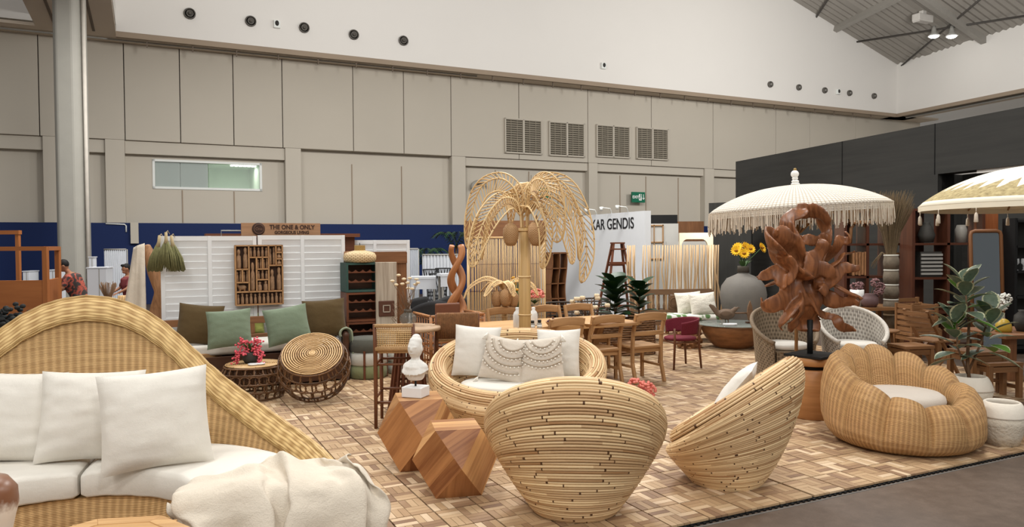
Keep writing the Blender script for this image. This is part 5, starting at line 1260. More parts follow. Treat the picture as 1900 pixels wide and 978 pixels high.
q = MB(); q.tube([(0, 0, .235), (0, 0, .27)], .005, 6); q.build('cord_stub', m_black, o)
q = MB(); q.lathe([(.0001, 0), (.06, 0), (.062, .08), (.055, .15), (.0001, .155)], 14); tag(q.build('carved_stump', m_drift, loc=BP(cxx - .14, E2C + .1, 1.60 - .083), rot=ROTB), 'short carved wood stump behind the pendant shade', 'stump')
# whitewashed carved plank with square motif, brown door behind
m_wash = wood('whitewashed_wood', (128, 112, 94), (206, 194, 176), .7, 0, (1.2, 26, 26), .3)
E2K = 10.0; xk = BX(716, E2K); zk = HW(716, 487, E2K)[1]
o = thing('carved_plank', 'whitewashed carved plank with a brown square motif', 'panel', BP(xk, E2K, .02), ANG * .6)
q = MB(); q.box((0, 0, zk / 2), (.29, .05, zk - .03)); q.build('plank', m_wash, o, bev=.006)
q = MB(); q.box((0, -.034, .66 + .2), (.215, .02, .215)); q.build('square_plaque', plain('plaque_brown', (84, 52, 38), .5), o, bev=.03)
for c_, s_ in (((-.045, 0), (.012, .10)), ((.045, 0), (.012, .10)), ((0, -.045), (.10, .012)), ((0, .045), (.10, .012))): q = MB(); q.box((c_[0], -.048, .86 + c_[1]), (s_[0], .008, s_[1])); q.build('motif_line', m_wash, o)
q = MB(); q.box((0, 0, .02), (.4, .28, .05)); q.build('base', m_brownw, o)
E2K2 = 10.6; x0, x1 = BX(690, E2K2), BX(754, E2K2); zk = HW(722, 467, E2K2)[1]
o = thing('brown_door_leaf', 'plain brown wooden door leaf behind the carved plank', 'panel', BP(x0, E2K2, .0), ANG)
nb = 4
for k in range(nb): q = MB(); w_ = (x1 - x0) / nb; q.box((w_ * (k + .5), 0, zk / 2), (w_ - .002, .04, zk)); q.build('board', m_brownw, o, bev=.003)
q = MB(); q.box(((x1 - x0) / 2, -.03, zk - .09), (x1 - x0, .02, .16)); q.build('cross_board', m_brownw, o)
# leafy plant before the crates
P = FP(672, 640, .3); o = thing('leafy_floor_plant', 'broad-leaved dark green plant before the wine crates', 'plant', (P.x, P.y - .05, .03), 0)
q = MB(); q.lathe([(.0001, 0), (.09, 0), (.12, .2), (.11, .2), (.0001, .18)], 18); q.build('pot', m_pot, o)
for (dx, dy, L_, w_, rz_) in ((-.06, -.08, .34, .17, 0), (.10, -.10, .36, .2, .3), (.0, .05, .3, .15, 0), (-.12, .0, .24, .12, 0), (.16, .0, .26, .13, 0)):
    q = MB(); q.tube([(0, 0, .18), (dx * .4, dy * .4, .36), (dx * .7, dy * .7, .46)], .007, 5); leafpts(q, (dx * .7, dy * .7, .44), (dx * 1.2, dy * .6, .8), L_, w_, .1, 6, Vector((1, .3, 0)), .25); q.build('leaf', m_leafd, o)
# ---- bar table, vase with dried branches, stools
BTp = AD(757, 600, 7.78); o = thing('bar_table', 'round bar table on a slatted red brown cone', 'bar table', (BTp.x, BTp.y, .028), 0)
q = MB(); q.lathe([(.0001, .835), (.33, .835), (.34, .845), (.34, .865), (.33, .875), (.0001, .875)], 36); q.build('top', wood('grey_teak', (140, 112, 86), (188, 160, 130), .6), o)
for k in range(18):
    a = 2 * pi * k / 18; q = MB(); q.bar((.10 * cos(a), .10 * sin(a), .83), (.21 * cos(a), .21 * sin(a), .0), .022, .03, (cos(a), sin(a), 0)); q.build('slat', m_redw, o)
for z, r_ in ((.80, .088), (.3, .155), (.06, .185)): q = MB(); q.tube([(r_ * cos(a), r_ * sin(a), z) for a in [2 * pi * k / 24 for k in range(24)]], .014, 6, closed=True); q.build('ring', m_redw, o)
P = AD(757, 604, 7.9); VZ = .904
o = thing('glass_vase', 'smoky round glass vase on the bar table', 'vase', (P.x, P.y, VZ), 0)
m_smoke = glass_mat('smoky_glass', (120, 122, 116), .05, .45)
q = MB(); q.lathe([(.0001, .0), (.05, .0), (.085, .04), (.092, .07), (.08, .105), (.045, .13), (.035, .14), (.036, .165), (.042, .17)], 26); q.build('body', m_smoke, o)
q = MB(); q.lathe([(.038, .128), (.038, .168), (.041, .168), (.041, .128)], 22); q.build('neck_band', plain('bronze_band', (84, 74, 62), .4), o)
br = thing('dried_flower_branches', 'dried branches with cream blooms in the smoky vase', 'dried flowers', (P.x, P.y, VZ + .02), 0)
m_twig = plain('dry_twig', (112, 86, 64), .8, .2); m_crm = plain('cream_bloom', (226, 208, 176), .8, .1, 40)
rn = random.Random(11); 
tips = [(-.16, .44), (-.10, .50), (-.12, .40), (-.05, .41), (0, .42), (.03, .47), (.10, .46), (.08, .40), (.0, .36), (-.04, .46), (.05, .36), (.11, .42)]
for i, (dx, dz) in enumerate(tips):
    y = rn.uniform(-.05, .05); q = MB(); q.tube([(0, 0, .01), (dx * .15, y * .3, .16), (dx * .5 + rn.uniform(-.03, .03), y * .7, dz * .65), (dx, y, dz)], [.004, .004, .003, .002], 5); q.build('twig', m_twig, br)
    q = MB(); q.lathe([(.005, -.006), (.022, .002), (.026, .012), (.012, .02), (.0001, .018)], 12, c=(dx, y, dz)); q.build('bloom', m_crm, br)
q = MB()
for i in range(14):
    x = rn.uniform(-.16, -.06); z = rn.uniform(.1, .34); q.tube([(x, 0, z), (x + .03, -.02, z - .06), (x - .01, -.03, z - .1), (x + .02, -.01, z - .14)], .0025, 4)
q.build('curly_tendrils', m_twig, br, kind='stuff')
m_stool = wood('stool_walnut', (78, 46, 28), (126, 80, 52), .45); m_rope = plain('rope_weave', (176, 142, 100), .8, .2, 60, .6, 90)
def bar_stool(label, loc, rz, w, d, hs, hb, weave):
    o = thing('bar_stool', label, 'bar stool', loc, rz)
    for sx in (-1, 1):
        q = MB(); q.tube([(sx * w / 2, -d / 2 - .02, 0), (sx * w / 2, -d / 2, hs * .5), (sx * w / 2, -d / 2, hs), (sx * w / 2, -d / 2 - .045, hb)], [.016, .019, .02, .016], 8); q.build('back_leg', m_stool, o)
        q = MB(); q.tube([(sx * w / 2, d / 2 + .01, 0), (sx * w / 2, d / 2, hs)], [.015, .02], 8); q.build('front_leg', m_stool, o)
        for z in (.28, hs - .12): q = MB(); q.tube([(sx * w / 2, -d / 2, z), (sx * w / 2, d / 2, z)], .012, 7); q.build('side_rung', m_stool, o)
    for y, z in ((-d / 2, .24), (d / 2, .30), (d / 2, hs - .12), (-d / 2, hs - .12)): q = MB(); q.tube([(-w / 2, y, z), (w / 2, y, z)], .012, 7); q.build('rung', m_stool, o)
    q = MB(); q.box((0, 0, hs), (w, d, .035)); q.build('woven_seat', m_rope, o, bev=.015)
    q = MB()
    if weave == 'cane':
        q = MB(); q.tube([(-w / 2, -d / 2 - .044, hb - .015), (w / 2, -d / 2 - .044, hb - .015)], .018, 8); q.build('top_roll', m_rope, o)
        q = MB(); q.tube([(-w / 2, -d / 2 - .005, hs + .03), (w / 2, -d / 2 - .005, hs + .03)], .026, 8); q.build('lower_roll', m_rope, o)
        q = MB(); H0, H1 = hs + .04, hb - .02
        for k in range(17):
            for s_ in (-.004, .004):
                x = -w / 2 + w * (k + .5) / 17 + s_; q.tube([(x, -d / 2 - .01, H0), (x, -d / 2 - .04, H1)], .0032, 4)
        for k in range(11):
            z = lerp(H0, H1, (k + .5) / 11); y = -d / 2 - lerp(.01, .04, (k + .5) / 11)
            q.tube([(-w / 2, y - .003, z), (w / 2, y - .003, z)], .0038, 4)
        q.build('cane_webbing', plain('cane_strand', (206, 176, 128), .6, .1, 30), o, kind='stuff')
    else:
        q = MB()
        for k in range(36):
            x = -w / 2 + w * (k + .5) / 36; q.tube([(x, -d / 2 - .03 - .008 * (k % 2), hs + .02), (x, -d / 2 - .055 - .006 * ((k // 6) % 2), (hs + hb) / 2), (x, -d / 2 - .075, hb + .0), (x, -d / 2 - .05, hb + .012)], .007, 5)
        q.build('seagrass_weave', m_sea, o, kind='stuff')
    return o
m_sea = plain('seagrass_brown', (132, 94, 62), .85, .3, 30, .5, 80)
P = FP(742, 790); bar_stool('walnut bar stool with open cane back beside the bust', (P.x - .02, P.y, .028), radians(2), .36, .38, .72, .985, 'cane')
P = AD(846, 620, 8.2); bar_stool('bar stool with thick woven seagrass back behind the love seat', (P.x, P.y, .028), radians(8), .44, .42, .70, .985, 'sea')
# ---- open-weave armchair behind, with leather cushion
P = AD(832, 600, 9.7); o = thing('rattan_box_armchair', 'boxy openwork rattan armchair behind the seagrass stool', 'armchair', (P.x, P.y, .02), ANG)
m_rlat = cane_mat('ginger_rattan', (132, 84, 48), (180, 124, 78), (80, 50, 30), 4.)
aw, ad, ah = .72, .66, .84
for sx in (-1, 1):
    for sy in (-1, 1): q = MB(); q.tube([(sx * aw / 2, sy * ad / 2, 0), (sx * aw / 2, sy * ad / 2, ah)], .02, 8); q.build('post', m_rlat, o)
    for z in (.2, ah): q = MB(); q.tube([(sx * aw / 2, -ad / 2, z), (sx * aw / 2, ad / 2, z)], .018, 8); q.build('side_rail', m_rlat, o)
    q = MB()
    for k in range(7): z = .26 + k * .09; q.tube([(sx * (aw / 2 + .008), -ad / 2, z), (sx * (aw / 2 - .012), 0, z + .01), (sx * (aw / 2 + .008), ad / 2, z)], .009, 5)
    for k in range(7): y = -ad / 2 + ad * (k + .5) / 7; q.tube([(sx * aw / 2, y, .2), (sx * aw / 2, y, ah)], .009, 5)
    q.build('side_lattice', m_rlat, o, kind='stuff')
for y in (-ad / 2, ad / 2):
    for z in ((.2, .42) if y > 0 else (.2, ah)): q = MB(); q.tube([(-aw / 2, y, z), (aw / 2, y, z)], .018, 8); q.build('cross_rail', m_rlat, o)
q = MB(); q.box((0, 0, .36), (aw - .06, ad - .06, .03)); q.build('seat', m_rlat, o)
q = MB()
for k in range(8): x = -aw / 2 + aw * (k + .5) / 8; q.tube([(x, -ad / 2, .2), (x, -ad / 2, ah)], .009, 5)
for k in range(7): z = .26 + k * .085; q.tube([(-aw / 2, -ad / 2 - .006, z), (aw / 2, -ad / 2 - .006, z)], .009, 5)
q.build('back_lattice', m_rlat, o, kind='stuff')
q = MB(); q.box((0, 0, .22), (.34, .05, .16)); tag(q.build('leather_cushion', plain('saddle_leather', (116, 74, 54), .5, .1, 10), loc=(P.x + .0, P.y - .1, .70), rot=(0, 0, ANG), bev=.02), 'brown leather cushion on the openwork rattan armchair', 'cushion')
# ---- twisted root statue
P = AD(848, 570, 10.6); o = thing('twisted_root_statue', 'statue of two intertwined tan roots beside the rattan screen', 'sculpture', (P.x, P.y, 0.0), 0)
for s_ in (0, pi):
    q = MB(); pts = []; rr = []
    for k in range(40):
        t = k / 39; a = s_ + t * 4.2 * pi; amp = .10 * (1 - .25 * t); pts.append((amp * cos(a), amp * sin(a) * .7, .02 + 1.72 * t)); rr.append(.078 * (1 - .45 * t) * (1 + .15 * sin(t * 21 + s_)))
    q.tube(pts, rr, 10); q.build('root_strand', wood('orange_root', (136, 84, 48), (190, 130, 84), .45), o)
q = MB(); q.lathe([(.0001, 0), (.2, 0), (.2, .04), (.0001, .04)], 20); q.build('base', m_darkw, o)
# ================================================================== PALM, DINING SET, FAR BOOTHS
m_pale = cane_mat('pale_rattan', (196, 158, 104), (232, 204, 154), (150, 112, 70), 2.2)
def frond(q, rails, az, pts, W_, r=.009, nr=34, roll=0.):
    # pts: (reach, height) control points of the spine, smoothed; rails on both edges and slanted rungs between
    d = Vector((cos(az), sin(az), 0)); sd = Vector((-sin(az), cos(az), 0))
    P = []
    n = 36
    def cat(p0, p1, p2, p3, t): return .5 * ((2 * p1) + (p2 - p0) * t + (2 * p0 - 5 * p1 + 4 * p2 - p3) * t * t + (3 * p1 - p0 - 3 * p2 + p3) * t ** 3)
    ext = [pts[0]] + list(pts) + [pts[-1]]
    for i in range(n + 1):
        k = i / n * (len(pts) - 1); j = min(int(k), len(pts) - 2); t = k - j
        x = cat(ext[j][0], ext[j + 1][0], ext[j + 2][0], ext[j + 3][0], t); z = cat(ext[j][1], ext[j + 1][1], ext[j + 2][1], ext[j + 3][1], t)
        P.append(d * x + Vector((0, 0, z)))
    def wid(t): return W_ / 2 * max(0, sin(pi * max(0, (t - .16)) / .84)) ** .62
    L_, R_ = [], []
    for i, p in enumerate(P):
        t = i / n; tg = (P[min(i + 1, n)] - P[max(i - 1, 0)]).normalized(); nn = sd.cross(tg).normalized()
        s2 = (sd * cos(roll) + nn * sin(roll)); w_ = wid(t); dn = nn * (-.35 * w_)
        if nn.z > 0 and tg.z > -2: pass
        L_.append(p + s2 * w_ - Vector((0, 0, .30 * w_))); R_.append(p - s2 * w_ - Vector((0, 0, .30 * w_)))
    rails.tube(P, [r * 1.15 * (1 - .4 * i / n) for i in range(n + 1)], 6)
    i0 = int(n * .16)
    rails.tube(L_[i0:], r * .9, 5); rails.tube(R_[i0:], r * .9, 5)
    for k in range(nr):
        t = .2 + .76 * k / nr; a = t * n; i = int(a); f_ = a - i
        b_ = min(n, a + 1.6); j = min(int(b_), n - 1); g = b_ - j
        sp = P[i].lerp(P[i + 1], f_)
        for E_ in (L_, R_): q.tube([sp, E_[j].lerp(E_[j + 1], g)], r * .62, 4, caps=False)
def palm(label, loc, rz, S, fronds, nuts, zc_, pole_r):
    o = thing('rattan_palm', label, 'decorative palm', loc, rz)
    q = MB(); q.tube([(0, 0, 0), (0, 0, zc_ * .5), (0, 0, zc_)], pole_r, 20); q.build('trunk', wood('bamboo_trunk', (176, 140, 88), (208, 174, 118), .4, 0, (1.5, 60, 60), .05), o)
    for k in (.12, .5, .72, .985): q = MB(); q.tube([((pole_r + .003) * cos(a), (pole_r + .003) * sin(a), zc_ * k) for a in [2 * pi * i / 24 for i in range(24)]], .008 * S, 6, closed=True); q.build('trunk_node', m_pale, o)
    q = MB(); q.tube([((.045) * S * cos(a), (.045) * S * sin(a), zc_ + .24 * S) for a in [2 * pi * i / 18 for i in range(18)]], .008 * S, 5, closed=True); q.build('crown_ring', m_pale, o)
    for (az, pts, W_, roll) in fronds:
        fr = bpy.data.objects.new('frond', None); C.objects.link(fr); fr.parent = o
        q = MB(); rl = MB(); a = radians(az)
        base = [(.035 * S, zc_ - .02 * S), (.04 * S, zc_ + .12 * S)] 
        frond(q, rl, a, [(.035 * S, zc_), (.045 * S, zc_ + .16 * S)] + [(x * S, zc_ + z * S) for x, z in pts], W_ * S, .0105 * S, 26, roll)
        rl.build('frame', m_pale, fr); q.build('rungs', m_pale, fr, kind='stuff')
    m_nut = wicker('coconut_weave', (128, 92, 58), (196, 156, 110), .016, .012, .6, .1)
    for (x, y, z, s_) in nuts:
        q = MB(); q.lathe([(.0001, -.12 * s_), (.045 * s_, -.115 * s_), (.07 * s_, -.07 * s_), (.083 * s_, 0), (.078 * s_, .06 * s_), (.05 * s_, .10 * s_), (.015 * s_, .12 * s_), (.006, .17 * s_)], 20, c=(x, y, z)); q.build('coconut', m_nut, o)
    return o
P = AD(974, 600, 8.2)
U = [(.10, .42), (.27, .52), (.50, .40), (.62, .08), (.66, -.25)]
fr_ = [(170, [(.10, .42), (.27, .55), (.48, .46), (.60, .14), (.64, -.22)], .25, 1.05),
       (198, [(.10, .30), (.25, .32), (.42, .14), (.54, -.14), (.60, -.42)], .26, 1.0),
       (140, [(.10, .34), (.28, .36), (.50, .16), (.60, -.14), (.64, -.35)], .24, .9),
       (-8, [(.08, .42), (.24, .54), (.46, .46), (.63, .10), (.68, -.30), (.62, -.60)], .26, -1.05),
       (-48, [(.08, .42), (.20, .52), (.36, .44), (.48, .12), (.50, -.16)], .30, -1.0),
       (26, [(.09, .40), (.28, .50), (.54, .36), (.70, .0), (.70, -.36)], .26, -1.0),
       (10, [(.10, .30), (.24, .28), (.42, .12), (.52, -.2), (.54, -.4)], .22, -.9),
       (-38, [(.05, .26), (.16, .26), (.28, .04), (.28, -.25), (.24, -.44)], .20, -.3),
       (115, [(.06, .42), (.14, .50), (.30, .34), (.36, .05)], .22, .4)]
palm('tall rattan palm with arching fronds behind the cane love seat', (P.x, P.y, .028), 0, 1., fr_, ((-.15, -.10, 1.83, 1.05), (.13, -.14, 1.84, 1.15), (.05, .12, 1.84, .9)), 1.90, .066)
P = AD(936, 600, 10.25)
fs = [(175, [(.15, .28), (.36, .32), (.62, .16), (.72, -.06)], .16, .4), (150, [(.12, .26), (.3, .24), (.5, .05)], .14, .3), (-10, [(.12, .26), (.3, .3), (.5, .2), (.6, 0)], .16, -.4), (-60, [(.1, .26), (.24, .2), (.34, .0)], .16, 0), (60, [(.1, .26), (.24, .2), (.34, .0)], .16, 0), (215, [(.1, .26), (.26, .2), (.42, .0)], .15, .3)]
palm('small rattan palm standing before the rattan rod screen', (P.x, P.y, .028), 0, .78, fs, ((-.10, -.06, .98, .95), (.02, -.12, 1.0, 1.0), (.12, -.03, .97, .95)), 1.02, .036)
# ---- rattan rod screen
Ysc = 11.1; a_, b_ = AD(868, 440, Ysc), AD(1010, 440, Ysc + .35); Lw = (b_ - a_).length; zt = a_.z
o = thing('rattan_rod_screen', 'tall pale screen of thin rattan rods behind the palm', 'screen', (a_.x, a_.y, 0), atan2(b_.y - a_.y, b_.x - a_.x))
for x in (0, Lw): q = MB(); q.tube([(x, 0, 0), (x, 0, zt)], .018, 8); q.build('post', m_pale, o)
for z in (.06, .75, zt - .01): q = MB(); q.tube([(0, .012, z), (Lw, .012, z)], .014, 7); q.build('rail', m_pale, o)
q = MB(); rn = random.Random(4)
for k in range(64):
    x = Lw * (k + .5) / 64; q.tube([(x + rn.uniform(-.004, .004), -.004, .03), (x + rn.uniform(-.007, .007), -.006, zt * .5), (x + rn.uniform(-.004, .004), -.004, zt - .03)], .0056, 4)
q.build('rods', m_pale, o, kind='stuff')
# ---- dining table
TC = FP(911, 614, .76); t1, t2 = bc(TC); t1r = bc(FP(1246, 606, .76))[0]; TLn = t1r - t1; TD = .92
dt = thing('dining_table', 'long pale teak dining table behind the palm trunk', 'dining table', BP(t1, t2, .028), ANG)
nb = 6
for k in range(nb): q = MB(); q.box((TLn / 2, TD * (k + .5) / nb, .71), (TLn, TD / nb - .003, .055)); q.build('top_plank', m_teak, dt, bev=.004)
for x in (.35, TLn - .4):
    for s_ in (-1, 1): q = MB(); q.bar((x, TD / 2 - s_ * .2, 0.05), (x, TD / 2 + s_ * .2, .675), .09, .07); q.build('crossed_leg', m_teak2, dt)
    q = MB(); q.box((x, TD / 2, .02), (.12, .5, .05)); q.build('foot', m_brownw, dt)
q = MB(); q.box((TLn / 2, TD / 2, .34), (TLn - .75, .06, .09)); q.build('stretcher', m_teak2, dt)
# ---- dining chairs
def dchair(label, loc, rz):
    o = thing('dining_chair', label, 'dining chair', loc, rz, 'teak dining chairs'); w, d, hs = .43, .40, .44
    for sx in (-1, 1):
        pts = [(sx * w / 2, -d / 2 - .07, 0), (sx * w / 2, -d / 2, .25), (sx * w / 2, -d / 2, hs), (sx * w / 2, -d / 2 - .015, .62), (sx * w / 2, -d / 2 - .085, .85)]
        for k in range(4): q = MB() if k == 0 else q; q.bar(pts[k], (Vector(pts[k + 1]) + (Vector(pts[k + 1]) - Vector(pts[k])).normalized() * .012), .036, .045, (0, 1, 0))
        q.build('back_leg', m_teak2, o, bev=.006)
        q = MB(); q.box((sx * (w / 2 - .01), d / 2 - .02, hs / 2 - .01), (.036, .04, hs - .02)); q.build('front_leg', m_teak2, o, bev=.004)
        q = MB(); q.box((sx * (w / 2 - .01), 0, .20), (.02, d - .04, .03)); q.build('side_stretcher', m_teak2, o)
    q = MB(); q.box((0, .01, hs), (w + .03, d + .05, .035)); q.build('seat', m_teak2, o, bev=.012)
    q = MB(); q.box((0, 0, hs - .045), (w - .03, d - .03, .05)); q.build('apron', m_teak2, o)
    def rail(z0, z1, y, bow, nm):
        q = MB()
        def fn(u, v):
            g = 2 * pi * v; x = (u - .5) * (w + .02); yy = y - bow * (1 - (2 * u - 1) ** 2); zz = (z0 + z1) / 2; arch = .02 * (1 - (2 * u - 1) ** 2) if z1 > .8 else 0
            return Vector((x, yy + .014 * math.copysign(abs(cos(g)) ** .4, cos(g)), zz + arch + (z1 - z0) / 2 * math.copysign(abs(sin(g)) ** .4, sin(g))))
        q.surf(fn, 12, 12, cv=True, us=w, vs_=.2); q.build(nm, m_teak2, o)
    rail(.76, .86, -d / 2 - .085, .02, 'top_rail'); rail(.59, .645, -d / 2 - .035, .015, 'mid_rail')
    return o
ec = bc(FP(1208, 716))[1] + .30
for px, lab in ((1052, 'teak dining chair nearest the palm trunk, back to the camera'), (1128, 'middle teak dining chair with its back to the camera'), (1207, 'teak dining chair nearest the burgundy chair, back to the camera')):
    dchair(lab, BP(BX(px, ec - .28) + .0, ec, .028), ANG)
for px, lab in ((948, 'far-side dining chair peeking out behind the white bottles'), (1030, 'far-side dining chair behind the grape bowl'), (1092, 'far-side dining chair nearest the fig plants')):
    e2 = t2 + TD + .12; dchair(lab, BP(BX(px, e2), e2, .028), ANG + pi)
# ---- things on the dining table
ZT = .028 + .7385
def on_table(px, py): p = FP(px, py, ZT); return p
m_milk = plain('white_ceramic', (226, 226, 222), .35, .02); m_cork = plain('black_cap', (40, 38, 36), .5); m_jar = plain('grey_jar', (150, 146, 138), .4, .1)
for px, py, h, lab in ((960, 608, .24, 'left of the palm trunk'), (990, 604, .22, 'right of the palm trunk')):
    p = on_table(px, py); o = thing('white_bottle', 'tall white ceramic bottle ' + lab, 'bottle', p, 0, 'white bottles'); q = MB(); q.lathe([(.0001, 0), (.045, 0), (.05, .01), (.05, h * .62), (.04, h * .75), (.02, h * .85), (.02, h), (.0001, h)], 18); q.build('body', m_milk, o)
    q = MB(); q.tube([(.021 * cos(a), .021 * sin(a), h * .95) for a in [2 * pi * k / 14 for k in range(14)]], .004, 5, closed=True); q.build('lip_ring', m_milk, o)
for px, py, h, lab in ((988, 611, .10, 'grey spice jar with dark cap beside the palm trunk'), (1001, 611, .11, 'grey spice jar with black cap farther from the palm trunk')):
    p = on_table(px, py); o = thing('spice_jar', lab, 'jar', p, 0, 'spice jars'); q = MB(); q.lathe([(.0001, 0), (.027, 0), (.028, h * .6), (.02, h * .7), (.0001, h * .7)], 14); q.build('jar', m_jar, o); q = MB(); q.lathe([(.021, h * .7), (.022, h), (.0001, h)], 14); q.build('cap', m_cork, o)
    q = MB(); q.lathe([(.0285, h * .15), (.0285, h * .5)], 14); q.build('label_band', m_milk, o)
p = on_table(1028, 606); o = thing('fruit_bowl', 'small wooden bowl of dark grapes on the dining table', 'bowl', p, 0); q = MB(); q.lathe([(.0001, 0), (.06, 0), (.10, .05), (.105, .06), (.09, .05), (.0001, .03)], 20); q.build('bowl', m_teak2, o)
m_grape = plain('grape_purple', (74, 34, 48), .3, .2, 30); rn = random.Random(2)
q = MB()
for k in range(44): a = rn.uniform(0, 2 * pi); rr = .075 * sqrt(rn.random()); q.ell((rr * cos(a), rr * sin(a), .055 + rn.uniform(0, .045) * (1 - rr / .09)), .016, .016, .016, 7, 5)
q.build('grapes', m_grape, o, kind='stuff')
p = on_table(1150, 603); q = MB(); poly = [(.33 * cos(a) * (1 + .08 * sin(3 * a)), .12 * sin(a)) for a in [2 * pi * k / 24 for k in range(24)]]; q.prism(poly, 0, .03); q.prism([(x * .8, y * .7) for x, y in poly], .03, .034); tag(q.build('wooden_tray', m_teak2, loc=p, rot=ROTB, bev=.006), 'long live-edge wooden tray on the dining table', 'tray')
p = on_table(1095, 606); q = MB(); q.lathe([(.0001, 0), (.05, 0), (.09, .035), (.092, .04), (.08, .035), (.0001, .012)], 20); tag(q.build('serving_bowl', m_teak, loc=p), 'shallow pale bowl between grapes and tray', 'bowl')
# flowers behind the table
P = AD(992, 590, 10.78); o = thing('coral_flower_vase', 'glass vase of coral flowers beside the palm trunk', 'vase', (P.x, P.y, .028), 0)
q = MB(); q.lathe([(.0001, 0), (.12, 0), (.12, .02), (.02, .04), (.02, .60), (.12, .62), (.12, .64), (.0001, .64)], 18); q.build('stand', m_brownw, o)
q = MB(); q.lathe([(.0001, .64), (.05, .64), (.055, .7), (.05, .84), (.055, .85)], 16); q.build('vase', m_smoke, o)
rn = random.Random(9); q = MB(); lv = MB()
for k in range(90):
    a = rn.uniform(0, 2 * pi); b2 = rn.uniform(-.3, 1.4); r_ = .10; q.ell((r_ * cos(b2) * cos(a) + .03, r_ * cos(b2) * sin(a), .98 + .09 * sin(b2)), .022, .022, .016, 6, 4)
q.build('blossoms', m_coral, o, kind='stuff')
for k in range(16): a = rn.uniform(0, 2 * pi); leafpts(lv, (0, 0, .86), (cos(a), sin(a), .9), .16, .04)
lv.build('leaves', m_leaf, o, kind='stuff')
P = AD(966, 560, 10.82); o = thing('tall_mixed_flowers', 'yellow and orange flower spray behind the palm trunk', 'flowers', (P.x, P.y, .028), 0)
q = MB(); q.lathe([(.0001, 0), (.1, 0), (.12, .3), (.08, .55), (.06, .6)], 16); q.build('floor_vase', m_milk, o); q = MB(); lv = MB()
for k in range(30): a = rn.uniform(0, 2 * pi); z = rn.uniform(.95, 1.25); x, y = .12 * cos(a), .1 * sin(a); lv.tube([(0, 0, .5), (x * .5, y * .5, z * .8), (x, y, z)], .005, 4); q.ell((x, y, z), .025, .025, .02, 7, 5)
q.build('blossoms', plain('mustard_petals', (206, 154, 62), .7, .25, 30), o, kind='stuff'); lv.build('stems', m_leaf, o, kind='stuff')
# pink hydrangea head on the floor by the love seat
P = FP(1188, 722); o = thing('pink_flower_pot', 'white pot of coral pink flower heads by the dining legs', 'flower pot', (P.x - .12, P.y - .9, .028), 0)
q = MB(); rn = random.Random(15)
P2 = FP(1188, 716, .35)
o.location = (P2.x, P2.y, .028)
q.lathe([(.0001, 0), (.08, 0), (.11, .22), (.10, .24), (.0001, .22)], 16); q.build('pot', m_milk, o); q = MB()
for cx_, cy_, cz_ in ((-.05, 0, .33), (.05, -.04, .31), (.09, .03, .27)):
    for k in range(60): v_ = Vector((rn.gauss(0, 1), rn.gauss(0, 1), rn.gauss(0, 1))).normalized() * .065; q.ell((cx_ + v_.x, cy_ + v_.y, cz_ + v_.z), .016, .016, .013, 6, 4)
q.build('blossoms', m_coral, o, kind='stuff')
# ---- burgundy chair
m_burg = plain('burgundy_rope', (104, 28, 42), .8, .15, 40, .4, 80)
P = FP(1262, 684); o = thing('burgundy_armchair', 'round-backed burgundy rope chair at the end of the dining table', 'armchair', (P.x, P.y, .028), ANG + radians(80)); o.scale = (.95, .95, .9)
for (x, y) in ((-.2, -.19), (.2, -.19), (-.21, .2), (.21, .2)):
    q = MB(); q.tube([(x * 1.12, y * 1.15, 0), (x, y, .42), (x * 1.05, y * 1.05, .66 if y < 0 else .62)], [.015, .019, .014], 8); q.build('leg', m_stool, o)
for y in (-.19, .2): q = MB(); q.tube([(-.2, y, .40), (.2, y, .40)], .014, 7); q.build('rail', m_stool, o)
for x in (-.2, .2): q = MB(); q.tube([(x, -.19, .40), (x, .2, .40)], .014, 7); q.build('rail', m_stool, o)
q = MB(); q.lathe([(.0001, .42), (.2, .42), (.235, .435), (.235, .46), (.2, .475), (.0001, .48)], 26); q.build('seat_pad', m_burg, o)
def bb_(u, v): a = radians(-205 + 230 * u); z = .52 + .24 * v * (.75 + .25 * sin(pi * u)); r_ = .25 + .03 * v; return Vector((r_ * cos(a), r_ * sin(a), z))
q = MB(); q.surf(bb_, 30, 8); b3 = q.build('rope_back', m_burg, o); s_ = b3.modifiers.new('t', 'SOLIDIFY'); s_.thickness = .02
# ---- fig plants in a wicker trough
P = AD(1160, 590, 11.6); o = thing('wicker_trough', 'long dark wicker trough under the fig plants', 'planter', (P.x, P.y, .02), ANG * .5)
q = MB()
for j in range(16):
    z = .03 + j * .035; pts = []
    for k in range(60): a = 2 * pi * k / 60; e_ = .5; c_, s_ = cos(a), sin(a); pts.append((.46 * math.copysign(abs(c_) ** e_, c_), (.19 + .008 * (1 if (k + j) % 2 else -1)) * math.copysign(abs(s_) ** e_, s_), z + .01 * nz3(k * .7, j)))
    q.tube(pts, .017, 5, closed=True)
q.build('woven_rods', m_rdark, o, kind='stuff')
q = MB(); q.box((0, 0, .27), (.86, .32, .5)); q.build('liner', m_darkw, o)
def fig(label, x, rz, n, S, seed):
    o2 = thing('fig_plant', label, 'plant', Vector((P.x, P.y, 0)) + E1 * x + Vector((0, 0, .545)), rz, 'fiddle leaf figs'); rn = random.Random(seed)
    q = MB(); q.tube([(0, 0, 0), (.01, 0, .2), (-.01, 0, .42 * S)], [.014, .012, .006], 6); q.tube([(0, 0, .08), (.12, .02, .3 * S)], [.01, .006], 5); q.build('stem', m_twig, o2)
    for k in range(n):
        a = 2.4 * k + rn.uniform(-.3, .3); z = .08 + .36 * S * k / n; up_ = .25 + .9 * k / n; q = MB(); leafpts(q, (.03 * cos(a), .03 * sin(a), z), (cos(a), sin(a), up_), rn.uniform(.2, .27) * S, rn.uniform(.14, .18) * S, .25, 6, None, .2); q.build('leaf', m_leafd, o2)
fig('bigger fiddle leaf fig in the trough, dining side', -.20, .3, 26, 1.5, 1)
